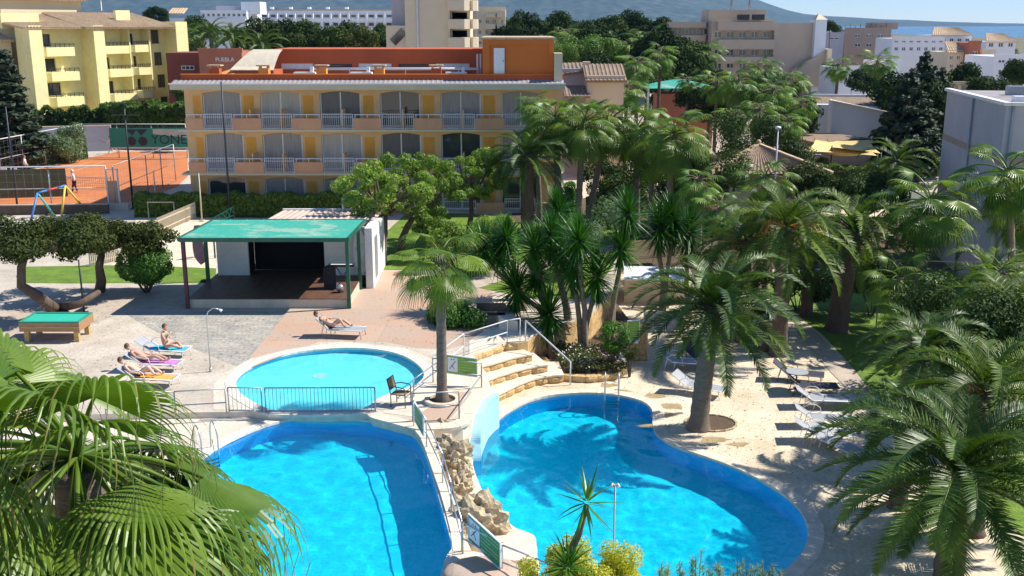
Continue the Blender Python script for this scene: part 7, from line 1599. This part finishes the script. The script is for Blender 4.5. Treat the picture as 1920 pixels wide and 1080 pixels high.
box_part('gate_panel', w, .05, .70, -.02, .02, .1, 1.9, 'hotel_parapet'); box_part('cross_rail', w, -.05, .8, -.03, .03, 2.62, 2.7, 'fence_white'); box_part('kerb_block', w, .1, 1.5, -.6, -.1, 0, .45, 'stage_base')
p, q = G(205, 400, 0), G(-140, 405, 0); w = empty('court_wall', (q.x, q.y, 0), 'long low tan wall in front of the tennis court', 'wall'); mb = MB(); mb.bar((0, 0, .3), (p.x-q.x, p.y-q.y, .3), .2, .6); mb.build('wall', M['bark'], w); mb = MB(); mb.bar((0, 0, .63), (p.x-q.x, p.y-q.y, .63), .28, .06); mb.build('coping', M['path'], w)
# olive panel windbreak and windscreen with its print
p, q = G(-60, 378, 0), G(128, 372, 0); w = empty('windbreak', (p.x, p.y, 0), 'olive green shade cloth on the near court fence', 'windbreak'); d = q-p; mb = MB(); mb.bar((0, 0, 1.15), (d.x, d.y, 1.15), .03, 2.0); mb.build('cloth', M['lawn' if 0 else 'hedge_cloth'] if 'hedge_cloth' in M else M['tread'], w)
Yw = G(205, 297, 0).y-.5; x0 = A(205, 250, Yw).x; x1 = A(360, 250, Yw).x; zt = A(250, 240, Yw).z; zb_ = A(250, 276, Yw).z; w = empty('windscreen', (x0, Yw, 0), 'green tennis court windscreen with a large twin leaf logo and faded lettering', 'banner')
mb = MB(); mb.box(0, x1-x0, -.03, .03, zb_, zt); pn = mb.build('panel', M['screen_green'], w); mb = MB(); mb.box(0, x1-x0, -.05, .0, zb_-.12, zb_); mb.build('lower_rail', M['fence_white'], w); mb = MB(); xx = A(287, 250, Yw).x-x0
mb.add([(xx, -.034, zt-.1), (xx, -.034, zb_+1.2), (x1-x0, -.034, zt-.9), (x1-x0, -.034, zt-.1)], [(0, 1, 2, 3)]); mb.build('faded_patch', M['screen_pale'], pn)
for c_, sgn in ((A(247, 264, Yw).x-x0, 1), (A(268, 264, Yw).x-x0, -1)):
    mb = MB(); zc = zb_+.55; mb.tube([(c_, -.032, zc), (c_, -.045, zc)], .42, 16, 0, True, False); mb.build('logo_disc', M['ink'], pn); mb = MB(); mb.add([(c_-.55, -.036, zt-.12), (c_+.55, -.036, zt-.12), (c_+.12*sgn, -.036, zc+.5)], [(0, 2, 1)]); mb.build('logo_leaf', M['ink'], pn)
def text_mesh(name, body, size, m, parent, loc, rot, ext=.01):
    cu = bpy.data.curves.new(name, 'FONT'); cu.body = body; cu.size = size; cu.extrude = ext; t = bpy.data.objects.new(name, cu); COL.objects.link(t); bpy.context.view_layer.update()
    me = bpy.data.meshes.new_from_object(t.evaluated_get(bpy.context.evaluated_depsgraph_get())); bpy.data.objects.remove(t); me.materials.clear(); me.materials.append(M[m]); o = ob(name, me, parent, loc); o.rotation_euler = rot; return o
text_mesh('lettering', 'YONEX', 1.2, 'ink', pn, (A(284, 265, Yw).x-x0, -.045, zb_+.30), (math.pi/2, 0, 0))
f_r = [o for o in bpy.data.objects if o.name.startswith('office_building')][0]
text_mesh('lettering', 'PUEBLA', .58, 'cloth_white', f_r, LETTER_AT, (math.pi/2, 0, 0), .03)
# rear garden wall behind the court
p, q = A(20, 262, 100), A(210, 262, 102); w = empty('garden_wall', (p.x, p.y, 0), 'long shaded grey wall between the court and the dark hedge', 'wall'); mb = MB(); hh = A(100, 238, 101).z; mb.bar((0, 0, hh/2), (q.x-p.x, q.y-p.y, hh/2), .25, hh); mb.build('wall', M['grey_wall'], w); mb = MB(); mb.bar((0, 0, hh+.04), (q.x-p.x, q.y-p.y, hh+.04), .35, .08); mb.build('coping', M['stage_base'], w)
# net
a, b = G(60, 345, 0), G(345, 322, 0)
a, b = G(70, 352, 0), G(210, 356, 0)
w = empty('tennis_net', (a.x, a.y, 0), 'low dark tennis net across the clay court', 'tennis net'); d = b-a; mb = MB(); mb.bar((0, 0, .9), (d.x, d.y, .9), .03, .07); mb.build('tape', M['white_paint'], w)
mb = MB()
for k in range(5): mb.bar((0, 0, .1+.18*k), (d.x, d.y, .1+.18*k), .01)
for k in range(40): t = k/39; mb.bar((d.x*t, d.y*t, 0), (d.x*t, d.y*t, .9), .01)
stuff(mb.build('net_cord', M['dark_steel'], w))
for t in (0, 1): mb = MB(); mb.tube([(d.x*t, d.y*t, 0), (d.x*t, d.y*t, 1.0)], .04, 6); mb.build('post', M['green_steel'], w)
# swing frame, small goals, white ramp fence, play bits
b = G(118, 402, 0); Ys = b.y-1.5; w = empty('swing_frame', (b.x, Ys, 0), 'colourful tube swing frame with blue, red and yellow legs', 'swing'); f3 = lambda px, py, Y=Ys: A(px, py, Y)-Vector((b.x, Ys, 0))
T = [f3(70, 362, Ys), f3(122, 348, Ys+1.5)]
m1 = T[0].lerp(T[1], .33); m2 = T[0].lerp(T[1], .7)
for nm, p, q, mm in (('top_bar', T[0], m1, 'toy_blue'), ('top_bar', m1, m2, 'toy_red'), ('top_bar', m2, T[1], 'toy_blue'), ('leg', T[0], Vector((T[0].x-.15, T[0].y-1.0, 0)), 'toy_blue'), ('leg', T[0], Vector((T[0].x+.35, T[0].y+1.2, 0)), 'toy_teal'), ('leg', T[1], Vector((T[1].x-.1, T[1].y-.8, 0)), 'toy_yellow'), ('leg', T[1], Vector((T[1].x+.9, T[1].y+.9, 0)), 'toy_yellow')): mb = MB(); mb.tube([p, q], .07, 7); mb.build(nm, M[mm], w)
b = G(288, 408, 0); w = empty('small_goal', b, 'small pale football goal in the sand court', 'goal', 'small goals'); L = G(320, 405, 0).x-b.x+.45; mb = MB(); mb.tube([(-.3, 0, 0), (-.3, 0, 1.0), (L, 0, 1.0), (L, 0, 0)], .05, 6, 0, True, False); mb.build('frame', M['stage_base'], w); mb = MB()
for k in range(10): x = -.3+(L+.3)*k/9; mb.bar((x, 0, 1.0), (x, .8, .0), .01)
for k in range(5): mb.bar((-.3, .16*k, 1-.2*k), (L, .16*k, 1-.2*k), .01)
stuff(mb.build('net', M['fence_white'], w))
def picket_run(label, a, b_, h, n, m='yellow_fence'):
    w = empty('picket_fence', a, label, 'fence', None); d = b_-a
    for k in (.25, .8): mb = MB(); mb.bar(Vector((0, 0, h*k)), d+Vector((0, 0, h*k)), .04, .06); mb.build('rail', M[m], w)
    for i in range(n): mb = MB(); p = d*(i/(n-1)); mb.bar(p+Vector((0, -.03, 0)), p+Vector((0, -.03, h)), .07, .02, 0, Vector((0, 1, 0))); mb.build('picket', M[m], w)
    return w
picket_run('long cream picket fence slanting up to the white post by the veranda', G(297, 440, 0), G(380, 402, 0), 1.0, 42, 'cream_wall')
picket_run('short cream picket fence glimpsed between the clipped trees', G(170, 500, 0), G(222, 488, 0), .9, 16, 'cream_wall')
w = empty('garden_chair', G(10, 338, 0), 'white plastic chairs stacked by the court at the left edge', 'chair'); 
for k in range(2): mb = MB(); mb.box(-.4+k*.8, .1+k*.8, -.25, .25, .4, .45); mb.box(-.4+k*.8, .1+k*.8, .2, .25, .45, .95); mb.build('seat', M['plastic_white'], w)
for x in (-.38, .06, .42, .88):
    for y in (-.22, .2): mb = MB(); mb.tube([(x, y, 0), (x, y, .4)], .025, 5); mb.build('leg', M['plastic_white'], w)
# street lamp among the right palms
for lb, f, t, Y in (('thin white street lamp in front of the dense palm group', 1459, 242, 66), ('small white street lamp before the shaggy palm', 1598, 147, 110)):
    p = A(f, t, Y); w = empty('street_lamp', (p.x, Y, 0), lb, 'street lamp', 'street lamps'); mb = MB(); mb.tube([(0, 0, 0), (0, 0, p.z)], [.07, .04], 7); mb.build('pole', M['fence_white'], w); mb = MB(); mb.sphere((0, 0, p.z+.08), .2, 0, 10, 6, (1, 1, .55)); mb.build('lamp_head', M['plastic_white'], w)
# wire strung on the right, small fence behind palms
a = A(1640, 487, 44); b = A(1930, 494, 42); mb = MB(); mb.bar(Vector((0, 0, 0)), b-a, .05, .05); o = mb.build('guard_rail', M['stage_base'], None, a); tag(o, 'long thin pale rail crossing in front of the grey building', 'rail')
for t in (0.05, .35, .65, .95): s = a.lerp(b, t); mb = MB(); mb.tube([(0, 0, 0), (0, 0, s.z-ZL)], .03, 5); q_ = mb.build('post', M['rail_grey'], o, Vector((s.x-a.x, s.y-a.y, ZL-a.z)))

# fallen leaves on the paving: nobody could count them
rl = random.Random(31); mb = MB()
for _ in range(1500):
    if rl.random() < .5: px, py, z = rl.uniform(1090, 1620), rl.uniform(690, 900), ZL+.008
    else: px, py, z = rl.uniform(20, 900), rl.uniform(545, 700), .02
    p = G(px, py, z)
    if inpoly(p.x, p.y, rp) or inpoly(p.x, p.y, kid) or (z > -1 and 340 < px < 700 and py < 585): continue
    a = rl.uniform(0, 6.28); s = rl.uniform(.02, .05); d = Vector((math.cos(a), math.sin(a), 0))*s; e = Vector((-d.y, d.x, 0))*.45; mb.add([p-d, p+e+Vector((0, 0, .012)), p+d, p-e], [(0, 3, 2, 1)])
stuff(mb.build('fallen_leaves', M['dry_leaf']), 'scattered dry leaves on the paving around the pools', 'leaf litter')
# ================================================================== PEOPLE
def body(parent, name, pts, edges, m, root=0, lv=1):
    """one continuous skinned figure; pts = [(x, y, z, r)]"""
    me = bpy.data.meshes.new(name); me.from_pydata([p[:3] for p in pts], edges, []); me.materials.append(M[m]); o = ob(name, me, parent)
    sk = o.modifiers.new('skin', 'SKIN'); sk.use_smooth_shade = True
    for i, p in enumerate(pts):
        v = me.skin_vertices[0].data[i]; r = p[3]; v.radius = (r, r) if not isinstance(r, tuple) else r; v.use_root = (i == root)
    s = o.modifiers.new('subsurf', 'SUBSURF'); s.levels = lv; s.render_levels = lv; return o
def head(parent, c, r, hairm, face, skin='skin', cap=None):
    """head with nose, ears, eyes and hair; face = horizontal direction it looks"""
    w = MB(); w.sphere(c, r, 0, 12, 9, (.86, .92, 1.15)); f = Vector(face).normalized(); s = Vector((-f.y, f.x, 0)); c = Vector(c)
    w.sphere(c+f*r*.9+Vector((0, 0, -.08*r)), r*.16, 0, 6, 5)
    for k in (-1, 1): w.sphere(c+s*k*r*.88, r*.2, 0, 6, 5, (.6, .6, 1.2))
    w.sphere(c+f*r*.35+Vector((0, 0, -.75*r)), r*.55, 0, 8, 6)
    h = w.build('head', M[skin], parent)
    w = MB(); w.sphere(c-f*r*.14+Vector((0, 0, r*.22)), r*1.04, 0, 12, 8, (.92, .96, 1.08)); w.build('hair' if not cap else 'cap', M[hairm], h)
    w = MB()
    for k in (-1, 1): w.sphere(c+f*r*.80+s*k*r*.34+Vector((0, 0, .05*r)), r*.09, 0, 6, 4)
    w.build('eye', M['ink'], h)
    return h
def hand(P, a, d, side, s=1.0):
    """adds finger chains to a point/edge list: palm at index a, fingers towards d"""
    pts, ed = P; p = Vector(pts[a][:3]); d = Vector(d).normalized(); side = Vector(side).normalized()
    for k, L in ((-1.5, .055), (-.5, .07), (.5, .075), (1.5, .065)):
        i = len(pts); q = p+side*k*.018*s+d*.05*s; pts.append((*q, .011*s)); pts.append((*(q+d*L*s+Vector((0, 0, -.012))), .008*s)); ed += [(a, i), (i, i+1)]
    i = len(pts); q = p+side*.04*s+d*.01*s; pts.append((*q, .011*s)); pts.append((*(q+(d+side*.8)*.03*s), .009*s)); ed += [(a, i), (i, i+1)]
def standing(label, foot, z, face, hgt, top, bottom, stride=.25, armL=None, armR=None, lean=0.0, hairm='hair_brown', cap=None, grp='people playing tennis', racket=None):
    """figure built facing +x, turned by face; origin between the feet"""
    b = G(foot[0], foot[1], z); w = empty('person', b, label, 'person', grp, R(face)); k = hgt/1.75
    hp = (0, 0, .93*k); L = lean
    P = [(0, 0, .93*k, .125*k), (.02+L*.3, 0, 1.12*k, .12*k), (.02+L*.6, 0, 1.32*k, .14*k), (.01+L*.8, 0, 1.45*k, .07*k), (L*.9, 0, 1.53*k, .05*k)]; E = [(0, 1), (1, 2), (2, 3), (3, 4)]
    for s in (-1, 1):
        i = len(P); f = s*stride; P += [(0, s*.09*k, .88*k, .09*k), (f*.55+.03, s*.10*k, .49*k, .062*k), (f, s*.11*k, .10*k, .042*k), (f+.02, s*.11*k, .04*k, .04*k), (f+.16*k, s*.12*k, .03*k, .032*k)]; E += [(0, i), (i, i+1), (i+1, i+2), (i+2, i+3), (i+3, i+4)]
    arms = {-1: armR or [(.05, -.28, 1.15), (.2, -.25, .95)], 1: armL or [(.05, .28, 1.15), (.2, .25, .95)]}
    for s in (-1, 1):
        i = len(P); e, h = arms[s]; P += [(L*.75, s*.18*k, 1.40*k, .055*k), (e[0]+L*.6, e[1], e[2]*k, .042*k), (h[0]+L*.6, h[1], h[2]*k, .030*k)]; E += [(2, i), (i, i+1), (i+1, i+2)]
        hand((P, E), i+2, Vector(h)-Vector(e), (0, 1, 0), k)
    body(w, 'body', P, E, 'skin')
    sh = [(L*.2, 0, .90*k, .150*k), (.02+L*.3, 0, 1.12*k, .145*k), (.02+L*.6, 0, 1.32*k, .165*k), (.01+L*.75, 0, 1.43*k, .10*k)]; se = [(0, 1), (1, 2), (2, 3)]
    for s in (-1, 1): i = len(sh); e = arms[s][0]; q = Vector((L*.75, s*.18*k, 1.40*k)).lerp(Vector((e[0]+L*.6, e[1], e[2]*k)), .75); sh += [(L*.75, s*.18*k, 1.40*k, .075*k), (*q, .065*k)]; se += [(2, i), (i, i+1)]
    body(w, 'shirt', sh, se, top)
    tr = [(0, 0, .92*k, .145*k)]; te = []
    for s in (-1, 1): i = len(tr); f = s*stride; kn = (f*.55+.03, s*.10*k, .49*k); tr += [(0, s*.09*k, .85*k, .11*k), (kn[0], kn[1], kn[2], .082*k)]; te += [(0, i), (i, i+1)]
    if bottom[1]:
        for s, j in ((-1, 2), (1, 4)): i = len(tr); f = s*stride; tr.append((f, s*.11*k, .12*k, .058*k)); te.append((j, i))
    body(w, 'trousers' if bottom[1] else 'shorts', tr, te, bottom[0])
    head(w, (L*.95+.02, 0, 1.64*k), .105*k, cap or hairm, (1, 0, 0), 'skin', cap)
    if racket:
        h = arms[racket][1]; g = Vector((h[0]+L*.6, h[1], h[2]*k)); mb = MB(); d = Vector((.55, .1*racket, .35)).normalized(); mb.tube([g, g+d*.35], .014, 6); c = g+d*.5; s_ = Vector((0, 1, 0)); u = d
        mb.tube([c+(u*math.cos(t*.5236)*.17+s_*math.sin(t*.5236)*.13) for t in range(13)], .012, 5); r_ = mb.build('racket', M['dark_steel'], None, None); r_.matrix_world = Matrix.Translation(b) @ Matrix.Rotation(R(face), 4, 'Z'); tag(r_, 'tennis racket held by '+{0: 'a player', 1: 'a player'}[0]+' ('+label.split(' standing')[0].split(' lunging')[0].split(' waiting')[0][:60]+')', 'racket')
        r_['label'] = 'tennis racket in the hand of the '+' '.join(label.split()[:5]).replace('person in ', 'player in ')
    return w
standing('person in white shirt, cap and dark trousers standing nearest on the clay court', (141, 362), .01, 200, 1.72, 'cloth_white', ('cloth_black', True), .16, [(.25, .25, 1.12), (.48, .18, 1.12)], [(.05, -.28, 1.15), (.15, -.2, .98)], .05, cap='cloth_white', racket=1)
standing('person in white top and dark trousers waiting at the left side of the court', (49, 331), .01, 20, 1.72, 'cloth_white', ('cloth_black', True), .10, None, None, .0)
standing('person in pale pink top lunging in front of the green windscreen', (213, 288), .01, 195, 1.7, 'cloth_pink', ('cloth_black', False), .42, [(.2, .3, 1.2), (.4, .35, 1.05)], None, .22, racket=1)
standing('person in blue and white clothes half hidden by the creeper hedge', (114, 287), .01, 250, 1.65, 'cloth_white', ('towel_blue', False), .08, None, None, .0, 'hair_blond')
# sunbathers: x runs from head towards the feet
def lying(label, parent_at, yaw, k, skin, hairm, suit, knees=.0, z=.36, backa=32, grp='sunbathers on loungers', top=None, arm='side', onback=True):
    w = empty('person', parent_at, label, 'person', grp, yaw); a = R(backa); bx = lambda s: (-s*math.cos(a), s*math.sin(a)+z)
    t1 = bx(.22*k); t2 = bx(.46*k); t3 = bx(.58*k); up = .10
    P = [(.02, 0, z+up, .13*k), (t1[0], 0, t1[1]+up, .12*k), (t2[0], 0, t2[1]+up, .135*k), (t3[0], 0, t3[1]+up+.01, .055*k)]; E = [(0, 1), (1, 2), (2, 3)]
    for s, kn in ((-1, knees), (1, knees*.6)):
        i = len(P); fl = .42*k; kx = .10+fl*math.cos(kn); kz = z+.09+fl*math.sin(kn); P += [(.08, s*.10, z+.10, .088*k), (kx, s*.11, kz, .062*k)]
        cl = .42*k; dz = min(cl*.98, kz-z-.05); fx = kx+math.sqrt(max(.0004, cl*cl-dz*dz)); P += [(kx*.4+fx*.6, s*.11, kz*.4+(z+.05)*.6, .056*k), (fx, s*.11, z+.05, .036*k), (fx+.03, s*.12, z+.16, .030*k)]; E += [(0, i), (i, i+1), (i+1, i+2), (i+2, i+3), (i+3, i+4)]
    for s in (-1, 1):
        i = len(P)
        if arm == 'side': P += [(t2[0]+.02, s*.19*k, t2[1]+up, .052*k), (t1[0]+.05, s*.27*k, t1[1]+up-.02, .040*k), (.16, s*.22*k, z+.14, .030*k)]
        else: P += [(t2[0]+.02, s*.19*k, t2[1]+up, .052*k), (t1[0]+.12, s*.24*k, t1[1]+up+.06, .040*k), (t1[0]+.06, s*.06*k, t1[1]+up+.18, .030*k)]
        E += [(2, i), (i, i+1), (i+1, i+2)]; hand((P, E), i+2, (1, -s*.3 if arm == 'side' else -s, .05), (0, s, 0), k)
    body(w, 'body', P, E, skin)
    body(w, 'swimwear', [(-.06, 0, z+up+.02, .135*k), (.03, 0, z+up, .145*k), (.12, -.09, z+.11, .105*k), (.12, .09, z+.11, .105*k)], [(0, 1), (1, 2), (1, 3)], suit)
    if top: body(w, 'bikini_top', [(t2[0]+.06, -.10, t2[1]+up-.01, .10*k), (t2[0]+.06, .10, t2[1]+up-.01, .10*k)], [(0, 1)], top)
    hx, hz_ = bx(.72*k); head(w, (hx, 0, hz_+up+.02), .105*k, hairm, (math.sin(a)*.9, .1, .1), skin); return w
def towel(label, at, yaw, m, z=.352, L=1.3):
    mb = MB(); n = 10; vs = []
    for i in range(n+1):
        x = -.02+L*i/n
        for j in range(5): vs.append((x, (-.36+.18*j)*(1), z+.012+.01*math.sin(i*2+j)-(.05 if j in (0, 4) else 0)))
    mb.add(vs, [(i*5+j, (i+1)*5+j, (i+1)*5+j+1, i*5+j+1) for i in range(n) for j in range(4)], 0, True); o = mb.build('towel', M[m], None, at); o.rotation_euler = (0, 0, yaw); tag(o, label, 'towel', 'beach towels'); return o
yv = R(-8)
p1 = G(262, 722, 0); LW = make_lounger('white_paint', 'sling_grey', 30, 'sun lounger with an orange towel, nearest of the three at the left'); LW['group'] = 'occupied sun loungers'; LW.location = p1; LW.rotation_euler = (0, 0, yv)
p2 = G(272, 694, 0); o = copy_tree(LW); o.location = p2; o['label'] = 'sun lounger with a purple towel, middle of the three at the left'
p3 = G(290, 668, 0); o = copy_tree(LW); o.location = p3; o['label'] = 'sun lounger with a bright blue towel, farthest of the three at the left'
towel('orange towel spread on the nearest left lounger', p1, yv, 'towel_orange'); towel('striped purple towel under the middle sunbather', p2, yv, 'towel_purple'); towel('bright blue towel on the farthest left lounger', p3, yv, 'towel_blue')
lying('person lying on the orange towel with one knee raised', p1, yv, 1.0, 'skin_pale', 'hair_brown', 'cloth_black', .75)
lying('person lying on the purple towel with slightly bent legs', p2, yv, .98, 'skin', 'hair_brown', 'cloth_black', .35, top='towel_purple')
# the one sitting up
w = empty('person', p3+Vector((.45, -.08, 0)), 'person in a green bikini sitting upright with folded arms on the blue towel', 'person', 'sunbathers on loungers', yv); z = .42; k = .95
P = [(0, 0, z+.04, .135), (-.02, 0, z+.26, .115), (0, 0, z+.46, .13), (.02, 0, z+.58, .055)]; E = [(0, 1), (1, 2), (2, 3)]
for s in (-1, 1):
    i = len(P); P += [(.08, s*.11, z+.02, .09), (.42, s*.20, z+.12, .062), (.62, s*.02, z-.02, .045), (.70, s*-.05, z-.02, .035)]; E += [(0, i), (i, i+1), (i+1, i+2), (i+2, i+3)]
    i = len(P); P += [(0, s*.18, z+.50, .05), (.14, s*.20, z+.26, .04), (.24, s*-.02, z+.32 if s > 0 else z+.52, .03)]; E += [(2, i), (i, i+1), (i+1, i+2)]; hand((P, E), i+2, (.1, -s, .2), (0, 0, 1), k)
body(w, 'body', P, E, 'skin'); body(w, 'swimwear', [(-.02, 0, z+.06, .145), (.04, 0, z+.02, .145)], [(0, 1)], 'cloth_black'); body(w, 'bikini_top', [(.05, -.09, z+.42, .09), (.05, .09, z+.42, .09)], [(0, 1)], 'cloth_green'); head(w, (.05, 0, z+.74), .105, 'hair_brown', (1, -.2, 0))
# the single sunbather on the terracotta paving
pl_ = G(622, 630, 0); yw = R(-8); o = make_lounger('rail_grey', 'sling_grey', 40, 'sun lounger with a resting sunbather in front of the stage'); o.location = pl_; o.rotation_euler = (0, 0, yw); o['group'] = 'occupied sun loungers'
lying('person reading on the lounger in front of the stage with raised knees', pl_, yw, 1.0, 'skin', 'hair_brown', 'cloth_black', .85, backa=34, arm='up')
# ================================================================== AIR
hz = MB(); hz.box(-10500, 10500, -210, 11500, -23, 900); hzo = hz.build('haze', []); m = bpy.data.materials.new('haze_air'); m.use_nodes = True; t = m.node_tree; t.nodes.remove(t.nodes['Principled BSDF'])
pv = t.nodes.new('ShaderNodeVolumePrincipled'); pv.inputs['Color'].default_value = (.20, .48, .95, 1); pv.inputs['Density'].default_value = 0.00006; pv.inputs['Anisotropy'].default_value = .1
t.links.new(pv.outputs[0], t.nodes['Material Output'].inputs['Volume']); hzo.data.materials.append(m); hzo['kind'] = 'stuff'; hzo['label'] = 'pale blue haze in the air between the town and the hills'
